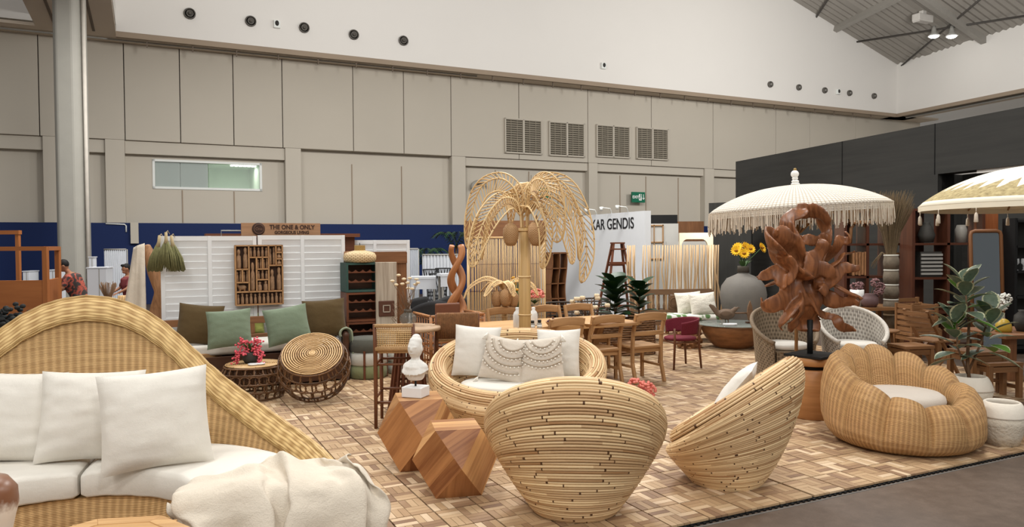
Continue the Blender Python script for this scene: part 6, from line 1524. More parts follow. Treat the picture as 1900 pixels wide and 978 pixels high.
fig('smaller fiddle leaf fig in the trough, stick screen side', .26, 1.1, 20, 1.35, 2)
# ---- low table with white magnolia, dark round chairs
m_wire = plain('dark_wicker', (62, 52, 44), .7, .2, 40)
P = AD(1050, 600, 12.3)
def barrel_chair(label, loc, rz):
    o = thing('dark_barrel_chair', label, 'armchair', loc, rz, 'dark barrel chairs')
    for j in range(7): q = MB(); q.tube([(.30 * cos(a), .28 * sin(a), .42 + j * .055) for a in [radians(-200 + 220 * k / 24) for k in range(25)]], .012 if j < 6 else .018, 5); q.build('hoop', m_wire, o)
    for k in range(9): a = radians(-195 + 210 * k / 8); q = MB(); q.tube([(.26 * cos(a), .25 * sin(a), 0 if k % 2 else .34), (.30 * cos(a), .28 * sin(a), .76)], .012, 5); q.build('upright', m_wire, o)
    q = MB(); q.lathe([(.0001, .33), (.27, .33), (.28, .36), (.26, .42), (.0001, .44)], 20); q.build('seat_pad', m_cwht, o)
barrel_chair('dark barrel chair behind the dining table, nearer the palm', (P.x - .05, P.y, .02), radians(170))
P2 = AD(1092, 590, 13.4); barrel_chair('dark barrel chair farther back beside the fig plants', (P2.x + .1, P2.y, 0.0), radians(200))
P = AD(1096, 585, 11.0); o = thing('magnolia_stems', 'cream magnolia blossoms on bare stems beyond the dining chairs', 'flowers', (P.x - .05, P.y, .02), 0); rn = random.Random(21)
q = MB(); q.lathe([(.0001, 0), (.12, 0), (.13, .3), (.09, .55), (.08, .62), (.0001, .6)], 16); q.build('vase', m_pot, o)
for k in range(11):
    a = rn.uniform(2.2, 4.4) if k < 7 else rn.uniform(-.5, .8); L_ = rn.uniform(.12, .32); p1 = (L_ * cos(a), L_ * sin(a) * .5, .70 + rn.uniform(0, .28)); q = MB(); q.tube([(0, 0, .58), (p1[0] * .5, p1[1] * .5, p1[2] - .04), p1], .006, 5); q.build('stem', m_twig, o); q = MB()
    for i in range(5): b4 = 2 * pi * i / 5; q.ell((p1[0] + .022 * cos(b4), p1[1] + .022 * sin(b4), p1[2]), .022, .022, .03, 7, 5)
    q.build('bloom', m_crm, o)
# ---- brown wavy shelf, trestle stools
P = AD(1031, 560, 14.6); o = thing('wavy_shelf', 'brown wavy open shelf left of the white booth wall', 'shelf', (P.x, P.y, 0), ANG); Hh = AD(1031, 468, 14.6).z
for sx in (-1, 0, 1):
    q = MB(); pl = [(sx * .16 + .025 * sin(z * 5.5), z) for z in [Hh * k / 20 for k in range(21)]]; pl2 = [(x + .02, z) for x, z in pl][::-1]
    q.prism(pl + pl2, -.12, .12, lambda p: Vector((p.x, p.z, p.y))); q.build('side_board', m_brownw, o)
for k in range(6): z = .1 + (Hh - .12) * k / 5; q = MB(); q.box((.025 * sin(z * 5.5), 0, z), (.34, .24, .02)); q.build('shelf_board', m_brownw, o)
q = MB(); q.box((.0, .125, Hh / 2), (.3, .01, Hh - .1)); q.build('back_board', m_darkw, o)
# ---- booth wall with lettering
Aw, Bw = AD(1030, 405, 21.4), AD(1196, 392, 17.2); WA = atan2(Bw.y - Aw.y, Bw.x - Aw.x); WLn = (Bw - Aw).length; ZW = 2.5
bw = thing('booth_wall_lettered', 'white booth wall with black lettering behind the ladder', 'booth wall', (Bw.x, Bw.y, 0), WA)
m_bw = plain('booth_white', (212, 215, 218), .7, .02)
q = MB(); q.box((-WLn / 2 - .5, 0, ZW / 2), (WLn + 1.0, .06, ZW)); q.build('panel', m_bw, bw)
q = MB(); q.box((.03, .05, ZW / 2), (.06, .16, ZW)); q.build('end_panel', m_bw, bw)
def on_wallx(px, py):
    d = ray(px, py); n = Vector((sin(WA), -cos(WA), 0)); t = (Vector((Bw.x, Bw.y, 0)).dot(n) + .03) / d.dot(n); Q = d * t
    return (Q - Vector((Bw.x, Bw.y, 0))).dot(Vector((cos(WA), sin(WA), 0))), HC + Q.z
lx0, lz0 = on_wallx(1098, 419); lx1, lz1 = on_wallx(1176, 414); 
tm_ = text_mesh('KAR GENDIS', .5, .004, .004); xs = [v.co.x for v in tm_.vertices]; ys = [v.co.y for v in tm_.vertices]
hz = on_wallx(1176, 404)[1] - on_wallx(1176, 425)[1]
for v in tm_.vertices: v.co.x *= (lx1 - lx0) / (max(xs) - min(xs)); v.co.y *= hz / (max(ys) - min(ys))
put(tm_, 'lettering', plain('black_lettering', (34, 34, 36), .6, 0), bw, ((lx0 + lx1) / 2, -.036, (lz0 + lz1) / 2), (radians(90), 0, 0))
for k in range(4):
    q = MB(); x = -.7 - k * .75; q.tube([(x, 0, ZW), (x, -.05, ZW + .12), (x, -.28, ZW + .14)], .012, 5); q.lathe([(.03, 0), (.05, .1), (.0001, .1)], 10, c=(x, -.3, ZW + .06)); q.build('arm_light', m_wf, bw)
# neighbouring booths right of it
def slab(name, label, px0, px1, py0, Y, mat, z0=0., cat='booth panel', th=.08, rz=0.):
    a, b2 = AD(px0, py0, Y), AD(px1, py0, Y); q = MB(); q.box((0, th / 2, (a.z + z0) / 2), (b2.x - a.x, th, a.z - z0)); return tag(q.build(name, mat, loc=((a.x + b2.x) / 2, Y, 0), rot=(0, 0, rz)), label, cat)
slab('booth_header', 'black booth header board right of the lettered wall', 1203, 1257, 399, 20.5, m_black, AD(1230, 418, 20.5).z)
m_bw2 = plain('booth_offwhite', (196, 194, 188), .7, .03)
bo = thing('booth_partition', 'off-white booth partition with a timber lattice window', 'booth wall', AD(1231, 560, 20.2) * 1.0, 0); bo.location.z = 0
zp = AD(1231, 415, 20.2).z
q = MB(); q.box((0, 0, zp / 2), (.80, .06, zp)); q.build('panel', m_bw2, bo)
for (x, z, sx, sz) in ((-.36, zp - .5, .03, .95), (-.02, zp - .5, .03, .95), (-.19, zp - .05, .36, .03), (-.19, zp - .5, .36, .03), (-.19, zp - .95, .36, .03), (-.26, zp - .5, .02, .95)): q = MB(); q.box((x, -.05, z), (sx, .04, sz)); q.build('lattice_bar', m_teak2, bo)
slab('booth_back_brown', 'brown booth panel left of the fringed parasol', 1256, 1306, 411, 22, m_brownw)
al = thing('arched_alcove', 'cream booth wall with a rounded arch lit from within', 'booth wall', AD(1290, 560, 17.6) * 1.0, 0); al.location.z = 0
zt_ = AD(1290, 432, 17.6).z; q = MB(); wA = .38; pl = [(-wA, 0), (-wA, zt_), (wA + .03, zt_), (wA + .03, 0), (wA - .09, 0)] + [(wA - .09 - .14 + .14 * cos(a), zt_ - .35 + .20 * sin(a)) for a in [pi / 2 * k / 8 for k in range(9)]] + [(-wA + .1 + .08 - .14 * sin(a), zt_ - .35 + .20 * cos(a)) for a in [pi / 2 * k / 8 for k in range(9)]] + [(-wA + .04, 0)]
q.prism(pl, -.05, .05, lambda p: Vector((p.x, -p.z, p.y))); q.build('arch_wall', plain('alcove_cream', (240, 226, 200), .7), al)
q = MB(); q.box((0, .9, zt_ / 2 - .1), (1.0, .05, zt_ - .2)); q.build('back_wall', m_bw2, al)
lm = bpy.data.lights.new('alcove_lamp', 'POINT'); lm.energy = 12; lm.color = (1, .85, .62); lm.shadow_soft_size = .1; lo_ = bpy.data.objects.new('alcove_lamp', lm); C.objects.link(lo_); lo_.location = al.location + Vector((0.1, -.5, zt_ + .1))
slab('booth_back_dark', 'dark far booth back seen through the stick screen', 1200, 1345, 470, 23.0, m_darkw)
# ---- ladder
P = AD(1146, 520, 15.2); o = thing('step_ladder', 'old red brown wooden step ladder behind the fig plants', 'ladder', (P.x, P.y, 0), ANG * .5); zt_ = AD(1146, 452, 15.2).z
for sy in (-1, 1):
    for sx in (-1, 1): q = MB(); q.bar((sx * .40, sy * .32, 0), (sx * .10, sy * .04, zt_), .035, .055, (0, 1, 0)); q.build('rail', m_redw, o)
for k in range(6): t = (k + .8) / 6.2; q = MB(); q.box((0, -.32 * (1 - t) - .04 * t, zt_ * t), (.8 * (1 - t) + .2 * t + .06, .10, .03 if k % 2 else .05)); q.build('tread', m_redw, o)
for k in range(3): t = (k + 1) / 4.; q = MB(); q.box((0, .32 * (1 - t) + .04 * t, zt_ * t), (.8 * (1 - t) + .2 * t, .03, .04)); q.build('rear_bar', m_redw, o)
q = MB(); q.box((0, 0, zt_ + .01), (.26, .16, .03)); q.build('top_cap', m_redw, o)
# ---- stick screen
Ys = 14.2; a_, b_ = AD(1165, 455, Ys), AD(1336, 455, Ys - .1); Ls = b_.x - a_.x; zt_ = a_.z
o = thing('stick_screen', 'screen of bare bleached branches behind the carved bench', 'screen', (a_.x, Ys, 0), 0); rn = random.Random(6)
m_stick = wood('bleached_stick', (176, 142, 102), (222, 194, 154), .7)
xs = [0, .03, .06, .09, .13, .30, .33, .38, .42, .5, .55, .6, .66, .72, .77, .82, .86, .9, .94, .98, 1.03, 1.07, 1.11, 1.15, 1.19, 1.23, 1.27, 1.31, 1.35, 1.39, 1.43, 1.47, 1.51, 1.55, 1.59, 1.63, 1.67, 1.70, 1.73]
for i, x in enumerate(xs):
    x = x * Ls / 1.73; ln = rn.uniform(-.22, .22) if i % 3 == 0 else rn.uniform(-.05, .05); q = MB(); y = rn.uniform(-.04, .04)
    q.tube([(min(max(x + ln, 0), Ls), y, .02), (x + ln * .5 + rn.uniform(-.02, .02), y, zt_ * .35), (x + rn.uniform(-.02, .02), y, zt_ * .7), (x, y, zt_ - rn.uniform(0, .01))], [.017, .015, .014, .012], 6); q.build('stick', m_stick, o)
q = MB(); q.box((Ls / 2, 0, .02), (Ls + .1, .2, .04)); q.build('base_board', m_brownw, o)
# ---- carved bench, pad, shaggy pillows
P = AD(1256, 600, 13.2); o = thing('carved_bench', 'weathered carved wooden bench before the stick screen', 'bench', (P.x, P.y, 0), radians(4)); bwid, bdep = 1.46, .62
m_weath = wood('weathered_wood', (88, 64, 46), (136, 104, 76), .7)
for x in (-bwid / 2, bwid / 2):
    for y in (-bdep / 2, bdep / 2): q = MB(); q.box((x, y, .45 if y > 0 else .22), (.07, .07, .9 if y > 0 else .44)); q.build('post', m_weath, o)
q = MB(); q.box((0, 0, .37), (bwid, bdep, .06)); q.build('seat', m_weath, o)
for z, h in ((.87, .10), (.52, .06)): q = MB(); q.box((0, bdep / 2, z), (bwid, .05, h)); q.build('back_rail', m_weath, o)
for k in range(14): x = -bwid / 2 + .1 + k * (bwid - .2) / 13; q = MB(); q.lathe([(.016, 0), (.026, .08), (.014, .14), (.022, .24), (.016, .28)], 8, c=(x, bdep / 2, .54)); q.build('spindle', m_weath, o) if k < 7 else None
q = MB(); q.box((bwid * .18, bdep / 2 - .01, .68), (bwid * .42, .03, .26)); pn = q.build('carved_panel', m_weath, o, bev=.01)
for k in range(3): q = MB(); q.tube([(bwid * .18 + .22 * (k - 1) + .09 * cos(a), bdep / 2 - .03, .68 + .09 * sin(a)) for a in [2 * pi * i / 16 for i in range(16)]], .014, 5, closed=True); q.build('relief_ring', m_weath, pn)
def leafprint():
    t = NT('green_leaf_print'); tc = t.n('ShaderNodeTexCoord').outputs['Object']; v = t.n('ShaderNodeTexVoronoi'); v.inputs['Scale'].default_value = 9; t.l(t.mapv(tc, (1, .6, 1)), v.inputs['Vector'])
    t.col(t.ramp(v.outputs['Distance'], [(.0, lin((70, 104, 56))), (.38, lin((98, 128, 78))), (.46, lin((224, 222, 212)))])); t.rough(.9); return t.m
q = MB(); q.box((0, 0, 0), (1.34, .50, .10)); o3 = q.build('bench_pad', leafprint(), loc=(P.x + .02, P.y - .04, .455), rot=(0, 0, radians(4)), bev=.04); tag(o3, 'bench pad printed with green leaves on white', 'cushion')
m_shag = plain('shaggy_white', (222, 216, 202), .95, .1, 60, 1.2, 70)
for px, py, lab, sd in ((1282, 583, 'shaggy white pillow at the back of the carved bench', 41), (1308, 588, 'shaggy white pillow in front on the carved bench', 42)):
    Q = AD(px, py, 13.25 if sd == 41 else 13.02); pillow(lab, m_shag, (Q.x, Q.y, .50), radians(4), .48, .40, .18, 20, -4, sd, 'shaggy bench pillows', wr=.02)
# ---- grey jar with sunflowers
P = AD(1379, 557, 13.4); o = thing('grey_floor_jar', 'huge round grey clay jar holding sunflowers', 'jar', (P.x, P.y, 0), 0); o.scale = (1.06, 1.06, 1.03)
q = MB(); q.lathe([(.0001, 0), (.20, 0), (.24, .05), (.32, .45), (.37, .65), (.385, .80), (.36, .95), (.27, 1.08), (.12, 1.15), (.085, 1.17), (.085, 1.28), (.095, 1.29), (.07, 1.29), (.07, 1.2)], 36); q.build('body', plain('grey_clay', (112, 108, 102), .75, .1, 5, .15, 30), o)
q = MB(); q.lathe([(.10, 1.19), (.094, 1.27), (.094, 1.295), (.0001, 1.28)], 24); q.build('neck_collar', plain('dark_clay', (78, 72, 64), .8), o)
sfw = thing('sunflowers', 'bunch of yellow sunflowers in the grey clay jar', 'flowers', (P.x, P.y, 1.335), 0); rn = random.Random(8)
m_sun = plain('sunflower_yellow', (232, 182, 36), .7, .15, 30); m_sunc = plain('sunflower_centre', (150, 100, 30), .9)
for (x, y, z, tx, ty) in ((-.14, -.05, .27, -.5, -1.1), (-.02, -.10, .22, .0, -1.2), (.11, -.03, .30, .3, -1.0), (.06, .06, .34, .5, -.8), (-.08, .05, .33, -.4, -.6), (.30, -.08, .32, .9, -.9)):
    q = MB(); q.tube([(0, 0, -.1), (x * .3, y * .3, .1), (x, y, z)], .008, 5); q.build('stem', m_leaf, sfw)
    n = Vector((tx, ty, .5)).normalized(); u = n.orthogonal().normalized(); v = n.cross(u); c_ = Vector((x, y, z)); q = MB()
    for ring_, L_ in ((0, .085), (1, .07)):
        for k in range(14): a = 2 * pi * (k + .5 * ring_) / 14; d = (u * cos(a) + v * sin(a)) + n * (.25 + .25 * ring_); leafpts(q, c_ + d * .02, d, L_, .035, 0, 3, n.cross(d))
    fh = q.build('flower_head', m_sun, sfw); q = MB(); q.ell(c_ + n * .02, .035, .035, .02, 10, 6); q.build('centre_disc', m_sunc, fh)
for k in range(9): a = rn.uniform(0, 2 * pi); q = MB(); leafpts(q, (.03 * cos(a), .03 * sin(a), -.02), (cos(a) * .8, sin(a) * .8, 1), .2, .08, .2); q.build('leaf', m_leaf, sfw)
# ---- root-bowl coffee table
P = FP(1362, 648); o = thing('root_bowl_table', 'teak root bowl coffee table with a glass top', 'coffee table', (P.x, P.y + .02, .0), 0)
m_root = wood('root_bowl_wood', (78, 48, 28), (150, 104, 66), .5, .5, (4, 9, 9), .6)
def bowl(u, v):
    a = 2 * pi * u; r_ = (.26 + .26 * sin(v * pi / 2) ** .8) * (1 + .04 * nz3(cos(a) * 2, sin(a) * 2, v * 3)); return Vector((r_ * cos(a), r_ * sin(a), .03 + .36 * v + .02 * nz3(cos(a) * 3, sin(a) * 3, 1) * v))
q = MB(); q.surf(bowl, 48, 12, cu=True, us=3, vs_=.6); q.surf(lambda u, v: bowl(u, .98 - v * .6) * .94 + Vector((0, 0, .02)), 48, 8, cu=True, us=3, vs_=.6, flip=False); q.lathe([(.0001, .03), (.25, .03)], 24); q.build('bowl', m_root, o)
q = MB(); q.lathe([(.0001, .415), (.60, .415), (.606, .421), (.60, .428), (.0001, .428)], 40); q.build('glass_top', glass_mat('table_glass', (150, 160, 155), .02, .45), o)
TT = Vector((P.x, P.y + .02, .43))
q = MB(); q.ell((0, 0, .16), .15, .07, .09, 14, 10); q.tube([(-.12, 0, .16), (-.22, 0, .28), (-.27, 0, .32)], [.05, .04, .02], 8, flat=(1, .5)); q.tube([(.1, 0, .2), (.17, 0, .26)], [.045, .035], 8); q.tube([(.18, 0, .27), (.25, 0, .255)], [.02, .004], 6); q.tube([(0, .03, .1), (0, .03, 0.005)], .012, 6); q.tube([(.03, -.03, .1), (.03, -.03, 0.005)], .012, 6)
for s_ in (-1, 1): q.ell((-.02, s_ * .07, .18), .1, .02, .05)
tag(organic(q, 'carved_bird', wood('grey_carving', (72, 58, 46), (116, 96, 78), .7), None, .012, 2, loc=TT + Vector((-.18, -.18, .003))), 'weathered wooden bird carving on the glass table', 'sculpture')
o = thing('carved_paddle', 'wooden spade-shaped carving standing on the glass table', 'sculpture', TT + Vector((.25, -.05, .003)), .2)
q = MB(); q.box((0, 0, .012), (.12, .08, .024)); q.build('base', m_darkw, o); q = MB(); pl = [(.0, 0), (.03, .02), (.055, .12), (.04, .24), (0, .34), (-.04, .24), (-.055, .12), (-.03, .02)]; q.prism(pl, -.012, .012, lambda p: Vector((p.x, p.z, .03 + p.y))); q.build('blade', m_weath, o, bev=.006)
q = MB(); q.tube([(-.35, 0, .17), (-.05, 0, .165)], .014, 6); q.build('handle', m_weath, o)
for k, (dx, dy, lab) in enumerate(((-.16, -.36, 'pale stone slab before the bird carving on the glass table'), (.28, -.38, 'pale stone slab at the armchair side of the glass table'))):
    q = MB(); pl = [((.11 + .02 * sin(3 * a + k)) * cos(a), .06 * sin(a)) for a in [2 * pi * i / 14 for i in range(14)]]; q.prism(pl, 0, .03); tag(q.build('stone_slab', m_marble, loc=TT + Vector((dx, dy, .003)), bev=.008), lab, 'stone', 'stone slabs')
q = MB(); q.lathe([(.0001, 0), (.04, 0), (.03, .03), (.045, .06), (.03, .1), (.045, .14), (.03, .18), (.04, .2), (.035, .22), (.0001, .22)], 14); tag(q.build('carved_candlestick', m_plast, loc=TT + Vector((.50, -.10, .003))), 'white turned candlestick on the glass table edge', 'candlestick')
# spiky rope pouf behind the burgundy chair
P = FP(1280, 650); o = thing('root_stool', 'knobbly pale root stool behind the burgundy chair', 'stool', (P.x, P.y + .15, 0), 0); rn = random.Random(3); q = MB()
for k in range(60): a = rn.uniform(0, 2 * pi); z = rn.uniform(.02, .38); r_ = .2; q.tube([(r_ * .7 * cos(a), r_ * .7 * sin(a), z), (r_ * 1.2 * cos(a + .3), r_ * 1.2 * sin(a + .3), z + rn.uniform(-.05, .05))], [.03, .02], 5)
q.lathe([(.0001, 0), (.17, 0), (.17, .4), (.0001, .4)], 16); q.build('body', m_drift, o); q = MB(); q.lathe([(.0001, .4), (.2, .4), (.2, .43), (.0001, .43)], 20); q.build('seat', m_drift, o)
# ================================================================== RIGHT SIDE
# ---- root sculpture on its drum pedestal
P = FP(1508, 776); PX_, PY_ = P.x, P.y
o = thing('drum_pedestal', 'amber wooden drum pedestal under the root sculpture', 'pedestal', (PX_, PY_, .028), 0)
m_drum = wood('drum_wood', (140, 92, 52), (186, 134, 84), .4, 0, (1.2, 18, 18), .05)
q = MB(); q.lathe([(.0001, 0), (.235, 0), (.24, .01), (.235, .30), (.21, .47), (.205, .475), (.0001, .475)], 36); q.build('lower_drum', m_drum, o)
q = MB(); q.lathe([(.16, .475), (.15, .49), (.15, .505), (.16, .515)], 30); q.build('shadow_waist', m_black, o)  # black colour stands for the shadow between the two drum parts
q = MB(); q.lathe([(.0001, .515), (.215, .515), (.225, .525), (.225, .585), (.215, .592), (.0001, .592)], 36); q.build('upper_disc', m_drum, o)
sc_ = thing('root_sculpture', 'sprawling polished root sculpture on a black steel stand', 'sculpture', (PX_, PY_, .622), 0)
q = MB(); q.box((0, 0, .012), (.40, .40, .024), (0, 0, radians(38))); q.build('base_plate', m_black, sc_, bev=.003)
q = MB(); q.tube([(-.03, 0, .02), (-.03, 0, .36)], .028, 12); q.build('post', m_black, sc_)
KX = PY_ / FPX
def sp(px, py, y=0.): return ((px - 1508) * KX, y, (669 - py) * KX)   # metres above the plate, read at the sculpture's own distance
lobes = [  # path of (px, py, depth), radii
 ([(1500, 625, 0), (1496, 590, .02), (1488, 545, 0), (1485, 500, .02)], [.07, .10, .13, .10]),
 ([(1488, 545, 0), (1450, 520, -.06), (1415, 516, -.12), (1396, 520, -.10)], [.11, .085, .045, .015]),
 ([(1480, 520, -.04), (1445, 490, -.12), (1425, 465, -.14), (1418, 445, -.08), (1440, 440, -.02)], [.10, .10, .09, .06, .03]),
 ([(1480, 505, .0), (1460, 465, -.05), (1445, 440, -.06), (1432, 442, -.10)], [.09, .075, .06, .03]),
 ([(1485, 500, .0), (1465, 450, -.02), (1462, 420, -.02), (1478, 398, 0), (1490, 395, .04)], [.09, .075, .07, .06, .03]),
 ([(1478, 400, 0), (1500, 398, .02), (1520, 405, 0), (1528, 420, -.03)], [.05, .055, .05, .03]),
 ([(1495, 510, .02), (1530, 470, .02), (1532, 440, 0), (1525, 412, 0)], [.09, .065, .055, .05]),
 ([(1470, 450, -.06), (1490, 455, -.08), (1515, 452, -.06), (1530, 446, -.02)], [.035, .04, .04, .03]),
 ([(1490, 520, -.10), (1500, 490, -.14), (1512, 465, -.13), (1520, 452, -.10)], [.07, .06, .045, .025]),
 ([(1500, 520, .0), (1535, 480, .0), (1552, 458, -.04), (1566, 452, -.08), (1562, 440, -.06)], [.08, .055, .04, .035, .02]),
 ([(1505, 525, .0), (1540, 495, -.05), (1562, 482, -.07), (1575, 472, -.07)], [.08, .05, .035, .014]),
 ([(1508, 530, -.04), (1545, 512, -.10), (1570, 504, -.12), (1582, 502, -.10)], [.08, .05, .035, .014]),
 ([(1505, 535, .0), (1545, 540, -.04), (1575, 552, -.05), (1592, 566, -.06), (1578, 568, -.10)], [.09, .065, .05, .035, .018]),
 ([(1500, 550, .05), (1535, 560, .02), (1560, 568, -.06), (1585, 570, -.12)], [.08, .06, .045, .02]),
 ([(1495, 555, -.02), (1520, 585, -.02), (1545, 600, -.03), (1560, 612, -.04), (1586, 625, -.06)], [.06, .035, .035, .04, .012]),
 ([(1485, 550, -.04), (1450, 560, -.12), (1420, 572, -.16), (1405, 572, -.12), (1404, 560, -.1)], [.10, .085, .055, .035, .015]),
 ([(1480, 555, -.05), (1455, 580, -.16), (1440, 600, -.18), (1436, 618, -.14)], [.09, .07, .055, .02]),
 ([(1485, 560, -.06), (1470, 590, -.15), (1455, 610, -.17), (1470, 600, -.1)], [.08, .06, .045, .02]),
 ([(1490, 540, .05), (1460, 530, .15), (1430, 540, .2)], [.1, .07, .03]), ([(1495, 530, .05), (1520, 500, .16), (1545, 470, .2)], [.1, .06, .03]),
 ([(1490, 520, .05), (1475, 470, .14), (1470, 430, .16)], [.1, .06, .03]), ([(1495, 560, .05), (1510, 590, .14), (1530, 605, .18)], [.08, .05, .02]),
 ([(1440, 480, -.16), (1455, 500, -.17), (1452, 525, -.14), (1440, 545, -.12)], [.05, .05, .04, .03]),
 ([(1500, 500, -.12), (1525, 515, -.13), (1528, 535, -.12), (1510, 550, -.12)], [.05, .045, .04, .04])]
q = MB()
def cspl(P_, n=14):
    e = [P_[0]] + P_ + [P_[-1]]; out = []
    for i in range(len(P_) - 1):
        for k in range(n):
            t = k / n; out.append([.5 * ((2 * e[i + 1][c]) + (e[i + 2][c] - e[i][c]) * t + (2 * e[i][c] - 5 * e[i + 1][c] + 4 * e[i + 2][c] - e[i + 3][c]) * t * t + (3 * e[i + 1][c] - e[i][c] - 3 * e[i + 2][c] + e[i + 3][c]) * t ** 3) for c in range(len(P_[0]))])
    out.append(list(P_[-1])); return out
for li, (path, rad_) in enumerate(lobes):
    pts = [(*sp(a, b_, d), r_) for (a, b_, d), r_ in zip(path, rad_)]
    sm_ = cspl(pts, 8); wv = [Vector((p[0] + .014 * sin(i * .45 + li), p[1] + .03 * sin(i * .4 + li * 2), p[2] + .014 * cos(i * .42 + li * 1.3))) for i, p in enumerate(sm_)]
    q.tube(wv, [max(.008, p[3]) * (1 + .10 * sin(i * .7 + li)) for i, p in enumerate(sm_)], 14, flat=(1.45, .34) if li % 2 else (.34, 1.45))
m_rs = woodobj('polished_root', (78, 44, 26), (160, 104, 66), 2.2, .36)
organic(q, 'root_body', m_rs, sc_, .011, 2)
# ---- fringed macrame parasol
def knit():
    t = NT('cream_macrame'); uv = t.n('ShaderNodeTexCoord').outputs['UV']; sp_ = t.n('ShaderNodeSeparateXYZ'); t.l(uv, sp_.inputs[0])
    a = t.math('SINE', t.math('MULTIPLY', sp_.outputs[0], 2 * pi * 150)); b2 = t.math('SINE', t.math('MULTIPLY', sp_.outputs[1], 2 * pi * 26))
    h = t.math('MULTIPLY', t.math('ADD', a, 1.), t.math('ADD', b2, 1.)); t.col(t.ramp(t.math('MULTIPLY', h, .25), [(.0, lin((178, 166, 150))), (.25, lin((236, 228, 214)))])); t.rough(.9); t.bump(h, .5, .004); return t.m
m_knit = knit(); m_fr = plain('cream_fringe_yarn', (214, 202, 184), .9, .12, 30)
P = AD(1478, 451, 8.6); UX, UY = P.x, P.y
um = thing('fringed_parasol', 'cream macrame parasol with long fringe and bead finial', 'parasol', (UX, UY, 0), rot=(0, 0, 0))
TLT = Matrix.Rotation(radians(-3.2), 3, 'Y'); ZR, RR = 2.135, 1.0
def dome(r_, a): # canopy height falls from the hub to the rim
    k = r_ / RR; z = .27 * (1 - k ** 2.2) ** .9 if k < 1 else 0; sc2 = 1 - .012 * (1 - cos(12 * a)) * k
    return TLT @ Vector((r_ * sc2 * cos(a), r_ * sc2 * sin(a), z)) + Vector((0, 0, ZR))
q = MB(); q.surf(lambda u, v: dome(.03 + (RR - .03) * v, 2 * pi * u), 96, 16, cu=True, us=1, vs_=1); cn = q.build('canopy', m_knit, um); s_ = cn.modifiers.new('t', 'SOLIDIFY'); s_.thickness = .006
m_rib = wood('parasol_rib', (120, 88, 56), (166, 128, 86), .6)
for k in range(12): a = 2 * pi * k / 12; q = MB(); q.tube([dome(.04 + (RR - .05) * j / 8, a) - Vector((0, 0, .018)) for j in range(9)], .009, 5); q.build('rib', m_rib, um)
for k in range(12): a = 2 * pi * k / 12; q = MB(); q.tube([TLT @ Vector((.03 * cos(a), .03 * sin(a), -.28)) + Vector((0, 0, ZR)), dome(.5, a) - Vector((0, 0, .03))], .007, 5); q.build('strut', m_rib, um)
q = MB(); rn = random.Random(12)
for k in range(520):
    a = 2 * pi * (k + rn.uniform(-.3, .3)) / 520; b_ = dome(RR - .004, a); L_ = .20 + .035 * sin(k * .9) + rn.uniform(-.03, .03); x, y = rn.gauss(0, .006), rn.gauss(0, .006)
    q.tube([b_, b_ + Vector((x, y, -L_ * .5)), b_ + Vector((x * 1.5, y * 1.5, -L_))], [.0042, .0045, .006], 4, caps=False)
q.build('fringe', m_fr, um, kind='stuff')
q = MB(); q.surf(lambda u, v: dome(RR - .004, 2 * pi * u) - Vector((0, 0, .07 * v)), 120, 2, cu=True, us=4, vs_=.1); q.build('knotted_band', m_knit, um)
q = MB(); q.tube([(0, 0, .06), (0, 0, ZR + .27)], .02, 10); q.build('pole', m_rib, um)
q = MB(); q.lathe([(.0001, 0), (.22, 0), (.22, .05), (.05, .07), (.035, .16), (.0001, .16)], 24); q.build('base', m_darkw, um)
for z, r_, nm in ((.285, .05, 'finial_ring'), (.315, .042, 'finial_ring'), (.35, .034, 'finial_ring'), (.40, .045, 'finial_bead')):
    q = MB(); q.ell((TLT @ Vector((0, 0, z))) + Vector((0, 0, ZR)), r_, r_, .022 if nm == 'finial_ring' else .045, 16, 8); q.build(nm, m_milk, um)
q = MB(); q.ell(Vector((-.02, 0, ZR + .45)), .018, .018, .02); q.build('finial_tip', plain('gold_tip', (150, 120, 60), .4), um)
# ---- second parasol, painted gold flames
def flame():
    t = NT('flame_painted_canvas'); uv = t.n('ShaderNodeTexCoord').outputs['UV']; sp_ = t.n('ShaderNodeSeparateXYZ'); t.l(uv, sp_.inputs[0]); u, v = sp_.outputs[0], sp_.outputs[1]
    fr2 = t.math('FRACT', t.math('MULTIPLY', u, 34.)); tri = t.math('MULTIPLY', fr2, .16)
    w2 = t.math('MULTIPLY', t.noise(t.mapv(uv, (60, 6, 1)), 1., 3), .12)
    low = t.math('GREATER_THAN', v, t.math('ADD', .68, t.math('ADD', t.math('SUBTRACT', .16, tri), t.math('SUBTRACT', w2, .06))))
    hi = t.math('LESS_THAN', v, .955); fac = t.math('MULTIPLY', low, hi)
    gold = t.ramp(t.noise(t.mapv(uv, (150, 30, 1)), 1., 3), [(.3, lin((132, 116, 76))), (.7, lin((182, 166, 120)))])
    t.col(t.mix(fac, lin((240, 233, 212)), gold)); t.rough(.8); return t.m
P = AD(1935, 450, 7.6); u2 = thing('painted_parasol', 'cream parasol painted with gold flames, cropped by the photo edge', 'parasol', (P.x, P.y, 0), 0); R2, Z2 = 1.12, 2.115
def dome2(r_, a): k = r_ / R2; return Vector((r_ * cos(a), r_ * sin(a), Z2 + .40 * (1 - k ** 2) ** .85))
q = MB(); q.surf(lambda u, v: dome2(.03 + (R2 - .031) * v, 2 * pi * u), 96, 20, cu=True); cn = q.build('canopy', flame(), u2); s_ = cn.modifiers.new('t', 'SOLIDIFY'); s_.thickness = .005
q = MB(); q.surf(lambda u, v: dome2(R2 - .001, 2 * pi * u) - Vector((0, 0, .05 * v)), 96, 1, cu=True, us=4); q.build('valance', plain('cream_canvas', (238, 230, 208), .85, .03), u2)
for k in range(16):
    a = 2 * pi * (k + .2) / 16; q = MB(); q.tube([dome2(.04 + (R2 - .05) * j / 8, a) - Vector((0, 0, .02)) for j in range(9)], .01, 5); q.build('rib', m_rib, u2)
